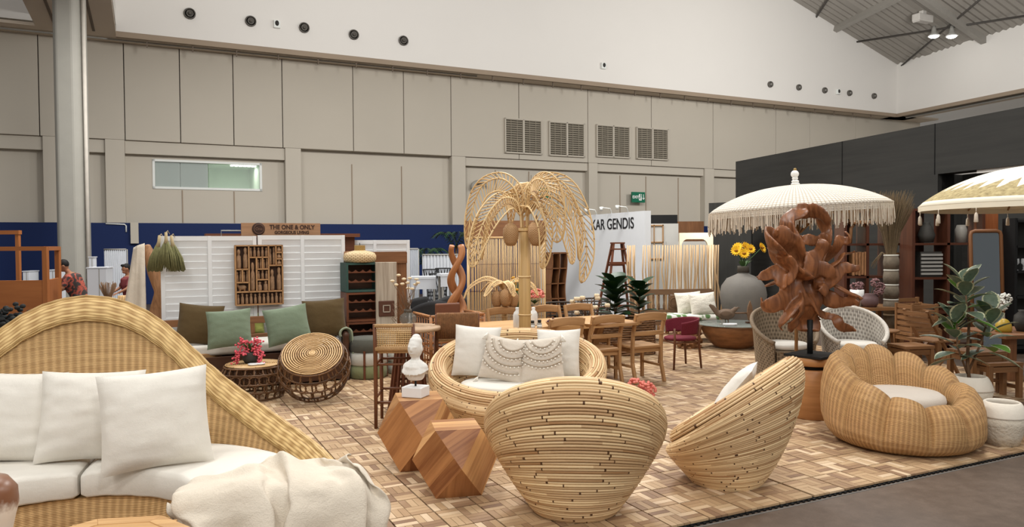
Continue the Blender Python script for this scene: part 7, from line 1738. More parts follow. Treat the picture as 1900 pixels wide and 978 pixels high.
for k in range(16):
    a = 2 * pi * (k + .2) / 16; b_ = dome2(R2 - .002, a) - Vector((0, 0, .05)); q = MB(); q.tube([b_, b_ - Vector((0, 0, .05))], .004, 5); q.lathe([(.006, 0), (.016, -.02), (.02, -.09), (.012, -.095), (.0001, -.09)], 10, c=b_ - Vector((0, 0, .045))); q.build('tassel', m_fr, u2)
q = MB(); q.tube([(0, 0, .05), (0, 0, Z2 + .40)], .022, 10); q.build('pole', m_rib, u2); q = MB(); q.lathe([(.0001, 0), (.25, 0), (.25, .05), (.04, .08), (.0001, .08)], 24); q.build('base', m_darkw, u2)
# ---- wicker tub armchairs
def tub(label, loc, rz, mat, rimm):
    o = thing('wicker_tub_chair', label, 'armchair', loc, rz, 'wicker tub chairs')
    def top(f_): return .46 + .40 * max(0, cos(f_ * .62)) ** 1.3
    def fn(u, v): f_ = radians(-140 + 280 * u); zt = top(f_); r_ = .33 + .06 * v; a = pi / 2 + f_; return Vector((r_ * cos(a) * 1.02, r_ * sin(a), zt * v))
    q = MB(); q.surf(fn, 60, 20, uvfn=lambda u, v: (v * .9, u * 1.9)); b_ = q.build('woven_shell', mat, o); s_ = b_.modifiers.new('t', 'SOLIDIFY'); s_.thickness = .02
    q = MB(); q.tube([fn(k / 60, 1.0) for k in range(61)], .028, 8); q.build('braided_rim', rimm, o)
    q = MB(); q.surf(lambda u, v: Vector(((.30 - .0) * (2 * u - 1) * .72, -.27 - .03 * sin(pi * u), .36 * v)), 12, 8, us=.5, vs_=.36); q.build('front_panel', mat, o)
    q = MB(); q.lathe([(.0001, .34), (.33, .34), (.33, .37), (.0001, .37)], 28); q.build('seat_deck', rimm, o)
    return o
def gapweave(name, dark, light): return wicker(name, dark, light, .055, .024, 1., .3)
m_wg = gapweave('grey_kubu_weave', (78, 64, 50), (166, 148, 124)); m_ww = gapweave('whitewash_weave', (104, 96, 88), (222, 216, 206))
m_wgr = plain('grey_kubu_rim', (136, 118, 96), .7, .3, 40, .6, 70); m_wwr = plain('whitewash_rim', (206, 200, 190), .7, .2, 40, .6, 70)
for px, lab, rz_, mt, rm_ in ((1455, 'grey brown wicker tub chair left of the root sculpture stand', 4, m_wg, m_wgr), (1582, 'whitewashed wicker tub chair right of the root sculpture stand', -6, m_ww, m_wwr)):
    P = AD(px, 640, 9.55); tub(lab, (P.x, P.y, .028), radians(rz_), mt, rm_)
    q = MB(); q.lathe([(.0001, 0), (.26, 0), (.285, .015), (.285, .05), (.26, .07), (.0001, .075)], 28); tag(q.build('seat_cushion', m_linen2, loc=(P.x, P.y - .02, .405)), 'white seat cushion of the ' + lab.split(' wicker')[0] + ' tub chair', 'cushion', 'tub chair cushions')
m_teak3 = wood('aged_teak', (104, 72, 44), (152, 110, 72), .55)
# ---- teak table with dried hydrangea vases behind the tub chairs
P = AD(1612, 577, 11.3); ZT2 = .76; o = thing('teak_side_table', 'teak table holding vases behind the whitewashed tub chair', 'table', (P.x, P.y, .02), ANG * .4)
for k in range(4): q = MB(); q.box((0, -.27 + .18 * k, .74), (.84, .177, .04)); q.build('top_plank', m_teak3, o)
for x in (-.35, .35):
    for y in (-.25, .25): q = MB(); q.box((x, y, .36), (.06, .06, .72)); q.build('leg', m_teak3, o)
m_mauve = plain('dusty_mauve_petals', (132, 100, 100), .9, .25, 40); rn = random.Random(31)
def hyd(label, px, Y, z0, vmat, prof, heads, hm, r_=.05, name='hydrangea_vase'):
    Q = AD(px, 560, Y); o = thing(name, label, 'vase', (Q.x, Q.y, z0), 0); q = MB(); q.lathe(prof, 18); q.build('vase', vmat, o); st = MB(); q = MB()
    for (x, y, z) in heads:
        st.tube([(0, 0, prof[-1][1] * .7), (x * .6, y * .6, z * .8), (x, y, z)], .005, 4)
        for k in range(46): v_ = Vector((rn.gauss(0, 1), rn.gauss(0, 1), rn.gauss(0, 1))).normalized() * r_; q.ell((x + v_.x, y + v_.y, z + v_.z), .017, .017, .014, 6, 4)
    q.build('flower_heads', hm, o, kind='stuff'); st.build('stems', m_twig, o); return o
hyd('white cylinder vase with dusty pink hydrangeas', 1590, 11.25, .782, m_milk, [(.0001, 0), (.085, 0), (.095, .12), (.10, .25), (.09, .25), (.0001, .22)], ((-.04, 0, .30), (.05, .02, .31)), m_mauve)
hyd('mauve round vase with dusty pink hydrangeas', 1614, 11.1, .782, plain('mauve_glaze', (104, 82, 82), .4, .15), [(.0001, 0), (.09, 0), (.12, .06), (.115, .14), (.07, .19), (.075, .2)], ((.08, 0, .36), (.16, .02, .30), (.13, 0, .22)), m_mauve, .06)
P = AD(1640, 618, 10.2); q = MB(); o = thing('round_side_table', 'small round teak table beside the whitewashed tub chair', 'side table', (P.x, P.y, .02), 0); q.lathe([(.0001, .50), (.19, .50), (.2, .51), (.19, .53), (.0001, .53)], 24); q.build('top', m_teak3, o)
for k in range(3): a = 2 * pi * k / 3; q = MB(); q.tube([(.1 * cos(a), .1 * sin(a), .5), (.16 * cos(a), .16 * sin(a), 0)], .02, 7); q.build('leg', m_teak3, o)
# ---- dark bookcases
m_bk = wood('bookcase_mahogany', (58, 30, 20), (96, 56, 38), .4)
def bookcase(label, px0, px1, py_t, Y, cols, rows, rz=0.):
    a, b_ = AD(px0, py_t, Y), AD(px1, py_t, Y); W_, H_ = b_.x - a.x, a.z; o = thing('dark_bookcase', label, 'bookcase', (a.x, Y, 0), rz, 'mahogany bookcases'); D_ = .38; t2 = .045
    for k in range(cols + 1): q = MB(); q.box((W_ * k / cols, 0, H_ / 2), (t2, D_, H_)); q.build('upright', m_bk, o)
    for k in range(rows + 1): q = MB(); q.box((W_ / 2, 0, .08 + (H_ - .1) * k / rows), (W_ - t2, D_, t2 * .8)); q.build('shelf_board', m_bk, o)
    for k in range(cols):
        if k % 2 == 0: q = MB(); q.box((W_ * (k + .35) / cols, D_ / 2 - .01, H_ / 2), (W_ / cols * .6, .015, H_)); q.build('back_panel', m_bk, o)
    return o, a, W_, H_
bk1, a1, W1, H1 = bookcase('mahogany bookcase with wooden stools, behind the fringed parasol', 1560, 1682, 392, 12.6, 3, 4)
bk2, a2, W2, H2 = bookcase('mahogany bookcase behind the tall grass vase', 1684, 1812, 388, 12.0, 2, 4)
q = MB(); q.box((0, 0, 1.22), (.36, .06, 2.44)); q.box((0, -.035, 2.38), (.36, .02, .1)); P = AD(1829, 450, 12.0); tag(q.build('wood_end_panel', wood('orange_veneer', (128, 70, 38), (164, 98, 58), .4), loc=(P.x, P.y, 0), bev=.005), 'orange brown veneer panel behind the arched mirror', 'panel')
def arch_stool(label, loc, s_, mat):
    o = thing('arch_stool', label, 'stool', loc, 0, 'stools displayed in the bookcase')
    for sx in (-1, 1): q = MB(); q.tube([(sx * .14 * s_, 0, 0), (sx * .13 * s_, 0, .25 * s_), (sx * .08 * s_, 0, .33 * s_)], [.03 * s_, .03 * s_, .035 * s_], 8); q.build('leg', mat, o)
    q = MB(); q.box((0, 0, .35 * s_), (.32 * s_, .2, .06 * s_)); q.build('seat', mat, o, bev=.02)
def shelf_z(H_, rows, k): return .08 + (H_ - .1) * k / rows + .022
arch_stool('arched pale stool in the bookcase, upper shelf', (a1.x + W1 * .25 - .02, 12.5, shelf_z(H1, 4, 3)), 1.0, m_drift)
arch_stool('arched pale stool in the bookcase, middle shelf', (a1.x + W1 * .78, 12.5, shelf_z(H1, 4, 2)), 1.0, m_teak3)
q = MB()
for k in range(5): q.box((-.1 + k * .05, 0, .2), (.042, .16, .40 - .02 * (k % 2)))
tag(q.build('log_block', m_drift, loc=(a1.x + W1 * .22, 12.5, shelf_z(H1, 4, 2)), bev=.01), 'block of upright pale logs in the bookcase', 'sculpture')
q = MB(); q.lathe([(.0001, 0), (.1, 0), (.13, .12), (.08, .26), (.05, .3), (.06, .33), (.0001, .33)], 18); tag(q.build('dark_vase', m_pot, loc=(a2.x + W2 * .25, 11.95, shelf_z(H2, 4, 3))), 'dark vase on the upper shelf of the grass-side bookcase', 'vase')
q = MB(); q.lathe([(.0001, 0), (.08, 0), (.09, .2), (.06, .28), (.0001, .28)], 18); tag(q.build('slate_vase', m_jar, loc=(a2.x + W2 * .75, 11.95, shelf_z(H2, 4, 3))), 'grey vase on the upper shelf beside the veneer panel', 'vase')
o = thing('slatted_box', 'slatted dark box on the middle shelf of the grass-side bookcase', 'box', (a2.x + W2 * .28, 11.95, shelf_z(H2, 4, 2)), 0)
for k in range(6): q = MB(); q.box((0, -.1, .05 + k * .06), (.34, .02, .035)); q.build('slat', m_steel, o)
q = MB(); q.box((0, 0, .2), (.34, .16, .40)); q.build('body', m_pot, o)
# arched mirror
P = AD(1836, 520, 11.0); o = thing('arched_mirror', 'tall wood-framed mirror leaning by the bookcase', 'mirror', (P.x, P.y, 0), rot=(radians(-4), 0, radians(-8))); Hm = AD(1836, 428, 11.0).z; wm = .21
fr3 = MB(); path = [(-wm, 0, 0), (-wm, 0, Hm - .06), (-wm + .015, 0, Hm - .015), (-wm + .06, 0, Hm), (wm - .06, 0, Hm), (wm - .015, 0, Hm - .015), (wm, 0, Hm - .06), (wm, 0, 0)]
fr3.tube(path, .028, 8, flat=(1, 1)); fr3.build('frame', wood('mirror_frame', (92, 58, 34), (132, 88, 54), .45), o)
q = MB(); q.box((0, .004, Hm / 2), (2 * wm - .02, .01, Hm - .03)); q.build('glass', plain('mirror_glass', (110, 116, 120), .06, 0, 1, 0, 1, .9), o)
# dark glass cabinet at the photo edge
P = AD(1893, 430, 11.6); o = thing('black_cabinet', 'black cabinet with glassware at the photo edge', 'cabinet', (P.x + .1, P.y, 0), 0)
for x in (-.26, .26): q = MB(); q.box((x, 0, 1.05), (.04, .3, 2.1)); q.build('side', m_black, o)
for k in range(6): q = MB(); q.box((0, 0, .1 + k * .39), (.5, .3, .03)); q.build('shelf_board', m_black, o)
q = MB(); q.box((0, .15, 1.05), (.5, .02, 2.1)); q.build('back', m_dark, o)
for k in range(5): q = MB(); q.lathe([(.0001, 0), (.03, 0), (.006, .01), (.006, .08), (.035, .11), (.03, .18)], 10); tag(q.build('wine_glass', glass_mat('clear_glass', (240, 242, 242), .02, .35), loc=(P.x - .1 + k * .1, P.y - .08, 1.297)), ORD[k] + ' wine glass from the left in the black cabinet', 'glass', 'glasses in the black cabinet')
# ---- tall segmented vase with grass
P = AD(1653, 560, 11.2); o = thing('segmented_floor_vase', 'tall grey banded floor vase behind the tub chairs', 'vase', (P.x, P.y, 0.0), 0); zt_ = AD(1653, 474, 11.2).z
m_seg = plain('segment_bark', (104, 94, 80), .85, .2, 20, .4); ns = 7
for k in range(ns):
    z0 = zt_ * k / ns; h = zt_ / ns; q = MB(); q.lathe([(.10, z0 + .012), (.113, z0 + h * .5), (.10, z0 + h - .012)], 20); q.build('segment', m_seg, o); q = MB(); q.lathe([(.103, z0 + h - .014), (.106, z0 + h), (.103, z0 + h + .012)], 20); q.build('pale_band', m_cwht, o)
gr = thing('dry_grass_bunch', 'tall fan of dry brown grass in the banded vase', 'dried grass', (P.x, P.y, zt_), 0); rn = random.Random(17); q = MB(); zg = AD(1653, 355, 11.2).z - zt_
for k in range(420):
    a = rn.uniform(0, 2 * pi); s_ = rn.random() ** .7; L_ = zg * rn.uniform(.72, 1.02); x, y = .30 * s_ * cos(a), .18 * s_ * sin(a)
    q.tube([(x * .15, y * .15, -.1), (x * .5, y * .5, L_ * .5), (x * 1.0, y, L_ * .88), (x * 1.12 + .02, y, L_)], [.0028, .0028, .0035, .0015], 3, caps=False)
for k in range(8): a = rn.uniform(2.6, 3.8); q.tube([(0, 0, -.05), (.15 * cos(a), 0, .05), (.3 * cos(a), 0, -.10 - rn.uniform(0, .1))], .003, 3)
q.build('blades', plain('dry_grass', (122, 104, 78), .9, .2, 20), gr, kind='stuff')
# ---- variegated rubber plant
def varieg():
    t = NT('variegated_leaf'); uv = t.n('ShaderNodeTexCoord').outputs['UV']; sp_ = t.n('ShaderNodeSeparateXYZ'); t.l(uv, sp_.inputs[0]); oi = t.n('ShaderNodeObjectInfo').outputs['Random']
    e = t.math('ABSOLUTE', t.math('SUBTRACT', sp_.outputs[0], .5)); nn_ = t.noise(t.mapv(uv, (4, 7, 1)), 1., 3)
    f = t.math('ADD', e, t.math('MULTIPLY', t.math('SUBTRACT', nn_, .5), .22))
    g = t.mix(t.math('GREATER_THAN', oi, .82), t.mix(nn_, lin((66, 88, 70)), lin((122, 138, 118))), lin((92, 140, 52)))
    t.col(t.mix(t.math('GREATER_THAN', f, .40), g, lin((206, 208, 174)))); t.rough(.4); return t.m
m_var = varieg()
o = thing('rubber_plant', 'variegated rubber plant with cream-edged leaves', 'plant', (p2.x, p2.y, .34), 0); rn = random.Random(14); Yp = p2.y; KP = Yp / FPX
def rp(px, py): return ((px - 1800) * KP, (AD(px, py, Yp).z - .34))
q = MB(); x1, z1 = rp(1795, 640); q.tube([(0, 0, -.06), (-.03, 0, .2), (x1, 0, z1), (x1 + .02, .02, z1 + .2), (x1 - .04, 0, z1 + .62)], [.018, .017, .015, .012, .006], 7); q.tube([(-.02, 0, .12), (.10, .0, .40), (.16, 0, .62)], [.013, .011, .007], 6); q.tube([(-.03, 0, .1), (-.12, .02, .36), (-.14, 0, .6)], [.012, .01, .006], 6); q.build('stem', m_twig, o)
heads = [((x1 - .04, 0, z1 + .60), 20), ((.20, 0, .66), 16), ((-.17, 0, .60), 14)]
for hi, (hd, nl) in enumerate(heads):
    for k in range(nl):
        t = k / nl; a = 2.4 * k + hi * 1.1; up_ = 1.5 - 1.9 * t; z = hd[2] + .04 - .42 * t
        d = Vector((cos(a), sin(a) * .85, up_)); q = MB()
        leafpts(q, (hd[0] * (1 - .25 * t) + .02 * cos(a), .02 * sin(a), z), d, rn.uniform(.25, .33), rn.uniform(.14, .175), .22, 7, None, .22); q.build('leaf', m_var, o)
# ---- wooden tables, stools and folding furniture in the corner
def stool(label, loc, rz, w, d, h, mat=None, name='teak_stool', slats=3):
    mat = mat or m_teak3; o = thing(name, label, 'stool', loc, rz, 'teak stools')
    for x in (-1, 1):
        for y in (-1, 1): q = MB(); q.box((x * (w / 2 - .03), y * (d / 2 - .03), h / 2 - .02), (.05, .05, h - .04)); q.build('leg', mat, o)
        q = MB(); q.box((x * (w / 2 - .03), 0, h - .08), (.03, d - .1, .06)); q.build('side_apron', mat, o); q = MB(); q.box((0, x * (d / 2 - .03), h - .08), (w - .1, .03, .06)); q.build('apron', mat, o)
        q = MB(); q.box((x * (w / 2 - .03), 0, h * .3), (.03, d - .1, .04)); q.build('stretcher', mat, o)
    for k in range(slats): q = MB(); q.box((0, -d / 2 + d * (k + .5) / slats, h - .02), (w, d / slats - .004, .035)); q.build('seat_slat', mat, o)
    return o
P = FP(1905, 752); stool('low teak stool at the photo edge behind the pots', (P.x - .1, P.y + .38, .02), radians(8), .42, .34, .40)
P = FP(1813, 735); stool('taller teak stool behind the rubber plant', (P.x + .02, P.y + .05, .02), radians(12), .46, .38, .50)
P = FP(1735, 722); stool('teak stool left of the rubber plant', (P.x, P.y + .55, .02), radians(10), .40, .36, .44)
P = AD(1875, 617, 9.5); o = thing('plank_table', 'brown plank table holding the yellow vase', 'table', (P.x + .25, P.y, .02), radians(6)); zt_ = AD(1850, 613, 9.5).z
for k in range(5): q = MB(); q.box((0, -.36 + .18 * k, zt_ - .045), (1.4, .177, .045)); q.build('top_plank', m_brownw, o)
for x in (-.5, .5):
    for y in (-.28, .28): q = MB(); q.box((x, y, (zt_ - .07) / 2), (.09, .09, zt_ - .07)); q.build('leg', m_brownw, o)
zq = zt_ + .02 - .022
Q = AD(1862, 600, 9.35); q = MB(); q.lathe([(.0001, 0), (.085, 0), (.095, .03), (.085, .10), (.05, .15), (.025, .165), (.0001, .165)], 22); tag(q.build('yellow_vase', plain('ochre_glaze', (176, 146, 52), .4, .12), loc=(Q.x, Q.y, zq)), 'squat ochre yellow vase on the plank table', 'vase')
Q = AD(1897, 590, 9.4); q = MB(); q.lathe([(.0001, 0), (.06, 0), (.10, .1), (.09, .2), (.04, .25), (.05, .27), (.0001, .27)], 22); tag(q.build('grey_vase', m_pot, loc=(Q.x, Q.y, zq)), 'dark grey vase at the photo edge on the plank table', 'vase')
hyd('white hydrangeas behind the rubber plant', 1856, 9.62, zq, m_milk, [(.0001, 0), (.05, 0), (.06, .1), (.05, .2), (.055, .21)], ((-.05, 0, .38), (.05, -.03, .40), (.0, -.04, .32)), plain('white_hydrangea', (226, 226, 218), .8, .1, 40), .065, 'white_hydrangeas')
# folding chair with X legs, slatted bench back, slatted crate
P = FP(1700, 690); o = thing('folding_chair', 'teak folding chair with crossed legs beside the grass vase', 'chair', (P.x, P.y - .35, .02), radians(15))
for y in (-.21, .21): q = MB(); q.bar((-.26, y, 0), (.22, y, .46), .025, .045, (0, 1, 0)); q.build('crossed_leg', m_teak3, o); q = MB(); q.bar((.26, y * .9, 0), (-.25, y * .9, .85), .025, .045, (0, 1, 0)); q.build('crossed_leg', m_teak3, o)
for k in range(5): q = MB(); q.box((-.15 + .085 * k, 0, .46), (.075, .46, .02)); q.build('seat_slat', m_teak3, o)
for k in range(3): q = MB(); q.box((-.20 - .02 * k, 0, .66 + .07 * k), (.02, .40, .055)); q.build('back_slat', m_teak3, o)
P = AD(1700, 600, 10.55); o = thing('slatted_crate', 'open slatted teak crate stacked behind the folding chair', 'crate', (P.x, P.y, .48), radians(10)); 
for x in (-.19, .19):
    for y in (-.16, .16): q = MB(); q.box((x, y, .20), (.035, .035, .40)); q.build('post', m_teak3, o)
for k in range(5):
    for y in (-.16, .16): q = MB(); q.box((0, y, .04 + k * .08), (.36, .015, .05)); q.build('slat', m_teak3, o)
    for x in (-.19, .19): q = MB(); q.box((x, 0, .04 + k * .08), (.015, .30, .05)); q.build('slat', m_teak3, o)
stool('plain teak stool under the slatted crate', (P.x, P.y, .0), radians(10), .46, .42, .478, None, 'teak_stool', 4)
P = AD(1704, 600, 11.2); o = thing('slatted_chair', 'teak slat-backed chair behind the slatted crate', 'chair', (P.x, P.y, 0), radians(200))
for x in (-.2, .2): q = MB(); q.box((x, -.2, .45), (.04, .04, .9)); q.build('back_post', m_teak3, o); q = MB(); q.box((x, .2, .22), (.04, .04, .44)); q.build('front_leg', m_teak3, o)
for k in range(5): q = MB(); q.box((0, -.2, .56 + k * .075), (.36, .02, .055)); q.build('back_slat', m_teak3, o)
for k in range(4): q = MB(); q.box((0, -.15 + k * .1, .45), (.44, .09, .02)); q.build('seat_slat', m_teak3, o)
# ================================================================== LEFT BACKGROUND AND FAR BOOTHS
m_ply = wood('orange_plywood', (140, 82, 42), (172, 108, 60), .5, 0, (.8, 9, 9), .05)
Yk = 12.5; a_, b_ = AD(84, 460, Yk), AD(-40, 460, Yk); c_ = AD(109, 463, Yk + 1.0)
o = thing('timber_kiosk', 'orange plywood kiosk with an open timber frame', 'kiosk', (a_.x, a_.y, 0), radians(2)); zt_ = a_.z + .02; zc2 = AD(84, 520, Yk).z; Lk = 2.6
q = MB(); q.box((-Lk / 2, 0, zc2 / 2), (Lk, .05, zc2)); q.build('counter_front', m_ply, o)
q = MB(); q.bar((0.0, 0, zc2 / 2), (-.36, 1.0, zc2 / 2), .05, zc2); q.build('counter_side', m_ply, o)
for (x, y) in ((0, 0), (-.36, 1.0), (-Lk, 0)): q = MB(); q.box((x, y, zt_ / 2), (.075, .075, zt_)); q.build('post', m_ply, o)
q = MB(); q.box((-Lk / 2, 0, zt_ - .03), (Lk, .08, .07)); q.build('top_beam', m_ply, o); q = MB(); q.bar((0, 0, zt_ - .03), (-.36, 1.0, zt_ - .03), .08, .07); q.build('top_beam', m_ply, o)
P = AD(33, 434, 15.0); o = thing('timber_portal', 'small timber portal frame behind the plywood kiosk', 'frame', (P.x, P.y, 0), 0)
q = MB(); q.box((0, 0, P.z / 2), (.07, .07, P.z)); q.build('post', m_ply, o); q = MB(); q.box((-1.2, 0, P.z / 2), (.07, .07, P.z)); q.build('post', m_ply, o); q = MB(); q.box((-.6, 0, P.z + .03), (1.3, .10, .08)); q.build('top_beam', m_ply, o)
P = AD(10, 585, 7.2); o = thing('black_bouquet', 'black dried bouquet in the corner behind the settee', 'dried flowers', (P.x, P.y, .0), 0); rn = random.Random(41)
q = MB(); q.lathe([(.0001, 0), (.1, 0), (.14, .4), (.08, .75), (.09, .8)], 18); q.build('vase', wood('rust_vase', (120, 70, 48), (160, 104, 76), .6), o); q = MB()
for k in range(170): v_ = Vector((rn.gauss(0, .11), rn.gauss(0, .08), rn.gauss(0, .07))); q.ell((v_.x, v_.y, 1.02 + v_.z), .03, .03, .022, 6, 4)
q.build('blooms', plain('black_petals', (36, 38, 38), .8, .3, 30), o, kind='stuff')
q = pillow_mesh(.5, .4, .2, 55); P = AD(20, 612, 5.9); oo = q.build('pillow', m_linen2, loc=(P.x, P.y, .72), rot=(0, 0, .3)); tag(oo, 'white pillow showing behind the settee rim at the photo edge', 'pillow')
q = MB(); q.box((0, 0, .36), (.9, .5, .70)); tag(q.build('white_plinth', m_bw2, loc=(P.x, P.y + .05, 0), rot=(0, 0, .3), bev=.02), 'off-white plinth behind the settee rim', 'plinth')
# display stands
m_pap = plain('white_display', (204, 208, 214), .7, .02)
def stand(label, px0, px1, py0, Y, name='display_stand', rz=0., dpt=.35):
    a, b2 = AD(px0, py0, Y), AD(px1, py0, Y); W_ = b2.x - a.x; o = thing(name, label, 'display stand', ((a.x + b2.x) / 2, Y, 0), rz, 'white display stands'); q = MB(); q.box((0, 0, a.z / 2), (W_, dpt, a.z)); q.build('box', m_pap, o, bev=.008); q = MB(); q.box((0, 0, a.z + .012), (W_ + .02, dpt + .02, .02)); q.build('lid', m_pap, o)
    q = MB(); q.box((W_ * .12, -dpt / 2 - .003, a.z / 2), (.012, .006, a.z)); q.build('fold_line', m_steel, o)
stand('white display box right of the grey column', 169, 202, 498, 13.2, 'display_stand', radians(12))
stand('small white display box seen over the kiosk counter', 51, 63, 504, 17.5)
stand('white display box beside the crouching man', 97, 113, 502, 17.0)
stand('slim white banner panel at the column pipe', 167, 177, 478, 16.5, 'display_stand', 0, .1)
def pleat(label, px0, px1, py0, Y, rz=0.):
    a, b2 = AD(px0, py0, Y), AD(px1, py0, Y); W_ = b2.x - a.x; o = thing('pleated_screen', label, 'screen', (a.x, Y, 0), rz, 'white pleated screens'); n = 44; q = MB()
    q.surf(lambda u, v: Vector((u * W_, .03 * sin(u * n * pi / 2) * (.5 + .5 * v), a.z * (1 - v))), n * 2, 2, us=W_, vs_=a.z); q.build('pleated_cloth', m_pap, o)
    q = MB(); q.tube([(0, .0, a.z), (W_, .0, a.z)], .02, 6); q.build('top_rod', m_steel, o)
    for x in (0, W_): q = MB(); q.tube([(x, .05, 0), (x, .05, a.z)], .015, 6); q.build('post', m_steel, o)
pleat('white pleated screen left of the hanging cloth', 193, 234, 463, 18.5)
pleat('white pleated screen behind the twisted root statue', 784, 850, 473, 17.0)
pleat('white pleated screen behind the second louvred screen', 752, 776, 462, 18.0)
# palms in pots against the blue band
def potpalm(label, px, py_t, Y, seed, S):
    P = AD(px, py_t, Y); o = thing('potted_palm', label, 'plant', (P.x, P.y, 0), 0, 'palms by the blue band'); rn = random.Random(seed); h = P.z - .45 * S
    q = MB(); q.tube([(0, 0, .2), (.02, 0, h)], .03, 6); q.build('stem', m_twig, o); q = MB(); q.lathe([(.0001, 0), (.16, 0), (.2, .3), (.0001, .3)], 16); q.build('pot', m_pot, o)
    for k in range(9):
        a = 2 * pi * k / 9; q = MB(); L_ = .55 * S
        for j in range(14):
            t = j / 13; b3 = Vector((cos(a) * L_ * t, sin(a) * L_ * t, h + .45 * S * sin(t * 2.2) - .1 * t)); 
            for s_ in (-1, 1): leafpts(q, b3, (cos(a + s_ * .9), sin(a + s_ * .9), .1), .22 * S, .035 * S, .5, 3)
        q.build('frond', m_leafd, o)
potpalm('potted palm beside the louvred screens on the blue band', 788, 455, 18.8, 1, .95)
potpalm('potted palm above the twisted root statue', 845, 425, 19.6, 2, .95)
# wicker baskets and goods behind the settee
P = AD(215, 545, 11.5); o = thing('goods_table', 'low table with wicker goods behind the settee', 'table', (P.x, P.y, 0), 0)
q = MB(); q.box((0, 0, .70), (1.1, .6, .04)); q.build('top', m_brownw, o)
for x in (-.5, .5):
    for y in (-.25, .25): q = MB(); q.box((x, y, .34), (.05, .05, .68)); q.build('leg', m_brownw, o)
for k, (dx, r_, h, lab) in enumerate(((-.15, .15, .22, 'round honey basket behind the white display box'), (.16, .13, .28, 'taller honey basket beside the hanging cloth'))):
    q = MB(); q.lathe([(.0001, 0), (r_ * .8, 0), (r_, h * .6), (r_ * .9, h), (r_ * .84, h), (.0001, h * .3)], 20); tag(q.build('basket', m_wick, loc=(P.x + dx, P.y, .723)), lab, 'basket')
q = MB(); rn = random.Random(51)
for k in range(60): a = rn.uniform(0, 2 * pi); q.tube([(0, 0, .0), (.05 * cos(a), .05 * sin(a), .2), (.12 * cos(a), .1 * sin(a), .38 + rn.uniform(-.05, .05))], .006, 4)
tag(q.build('dried_bunch', m_twig, loc=(P.x - .13, P.y + .02, .79)), 'dark dried bunch standing in the honey basket', 'dried flowers')
P = AD(232, 560, 10.6); o = thing('round_back_chair', 'tan bentwood chair back behind the settee rim', 'chair', (P.x, P.y, 0), radians(160))
q = MB(); q.tube([(.26 * cos(a), .05 * sin(a), .62 + .32 * sin(a)) for a in [pi * k / 16 for k in range(17)]], .035, 8); q.build('bent_back', m_teak2, o)
for x in (-.24, .24):
    for y in (0, .42): q = MB(); q.tube([(x, y, 0), (x, y, .62 if y == 0 else .44)], .022, 7); q.build('leg', m_teak2, o)
q = MB(); q.box((0, .2, .45), (.52, .46, .05)); q.build('seat', m_teak2, o, bev=.02)
# ---- dark lounge chairs and white tables of the far booth
m_blk = plain('black_upholstery', (40, 40, 42), .7, .1)
def shell_chair(label, loc, rz):
    o = thing('black_lounge_chair', label, 'chair', loc, rz, 'black lounge chairs')
    def fn(u, v): a = radians(-200 + 220 * u); return Vector((.30 * cos(a) * (1 + .1 * v), .30 * sin(a) * (1 + .1 * v), .36 + .42 * v * (.55 + .45 * sin(pi * u))))
    q = MB(); q.surf(fn, 24, 6); b2 = q.build('shell', m_blk, o); s_ = b2.modifiers.new('t', 'SOLIDIFY'); s_.thickness = .03
    q = MB(); q.lathe([(.0001, .34), (.28, .34), (.29, .40), (.25, .44), (.0001, .45)], 20); q.build('seat_pad', m_cwht, o)
    for (x, y) in ((-.2, -.2), (.2, -.2), (-.2, .2), (.2, .2)): q = MB(); q.tube([(x * 1.25, y * 1.25, 0), (x, y, .36)], .014, 6); q.build('leg', m_blk, o)
for px, py, Y, rz_, lab in ((797, 555, 13.2, 30, 'black lounge chair nearest the dried branches'), (838, 540, 14.05, 170, 'black lounge chair behind the twisted root statue'), (762, 548, 14.2, 60, 'black lounge chair deepest behind the dried branches')):
    P = AD(px, py, Y); shell_chair(lab, (P.x, P.y, 0), radians(rz_))
def wtable(label, px, py, Y, rz, w, d):
    P = AD(px, py, Y); o = thing('white_table', label, 'table', (P.x, P.y, 0), rz, 'white tables of the far booth'); q = MB(); q.box((0, 0, P.z - .02), (w, d, .05)); q.build('top', m_pap, o); q = MB(); q.box((0, -d / 2 + .02, P.z - .14), (w, .02, .22)); q.build('front_skirt', m_pap, o)
    for x in (-1, 1):
        for y in (-1, 1): q = MB(); q.box((x * (w / 2 - .04), y * (d / 2 - .04), P.z / 2 - .03), (.04, .04, P.z - .06)); q.build('leg', m_steel, o)
wtable('white table behind the dried branches', 786, 513, 15.2, .1, .5, .42)
wtable('white tilted board table left of the twisted root statue', 828, 508, 14.9, .3, .30, .4)
for px, py, lab in ((799, 500, 'left'), (822, 498, 'right'), (812, 508, 'front')):
    P = AD(px, py, {'left': 16.4, 'right': 16.6, 'front': 15.95}[lab]); o = thing('hourglass_stool', lab + ' black wire hourglass stool before the pleated screen', 'stool', (P.x, P.y, 0), 0, 'black wire stools')
    for k in range(14): a = 2 * pi * k / 14; q = MB(); q.tube([(.17 * cos(a), .17 * sin(a), P.z), (.07 * cos(a + .8), .07 * sin(a + .8), P.z * .55), (.2 * cos(a + 1.6), .2 * sin(a + 1.6), 0)], .008, 4); q.build('wire', m_blk, o)
    for z, r_ in ((P.z, .17), (.01, .2)): q = MB(); q.tube([(r_ * cos(a), r_ * sin(a), z) for a in [2 * pi * k / 20 for k in range(20)]], .01, 5, closed=True); q.build('hoop', m_blk, o)
# brown display shelf above the rod screen
slab('booth_back_timber', 'brown timber booth back showing behind the rod screen', 862, 1012, 410, 19.0, m_brownw, 1.9)
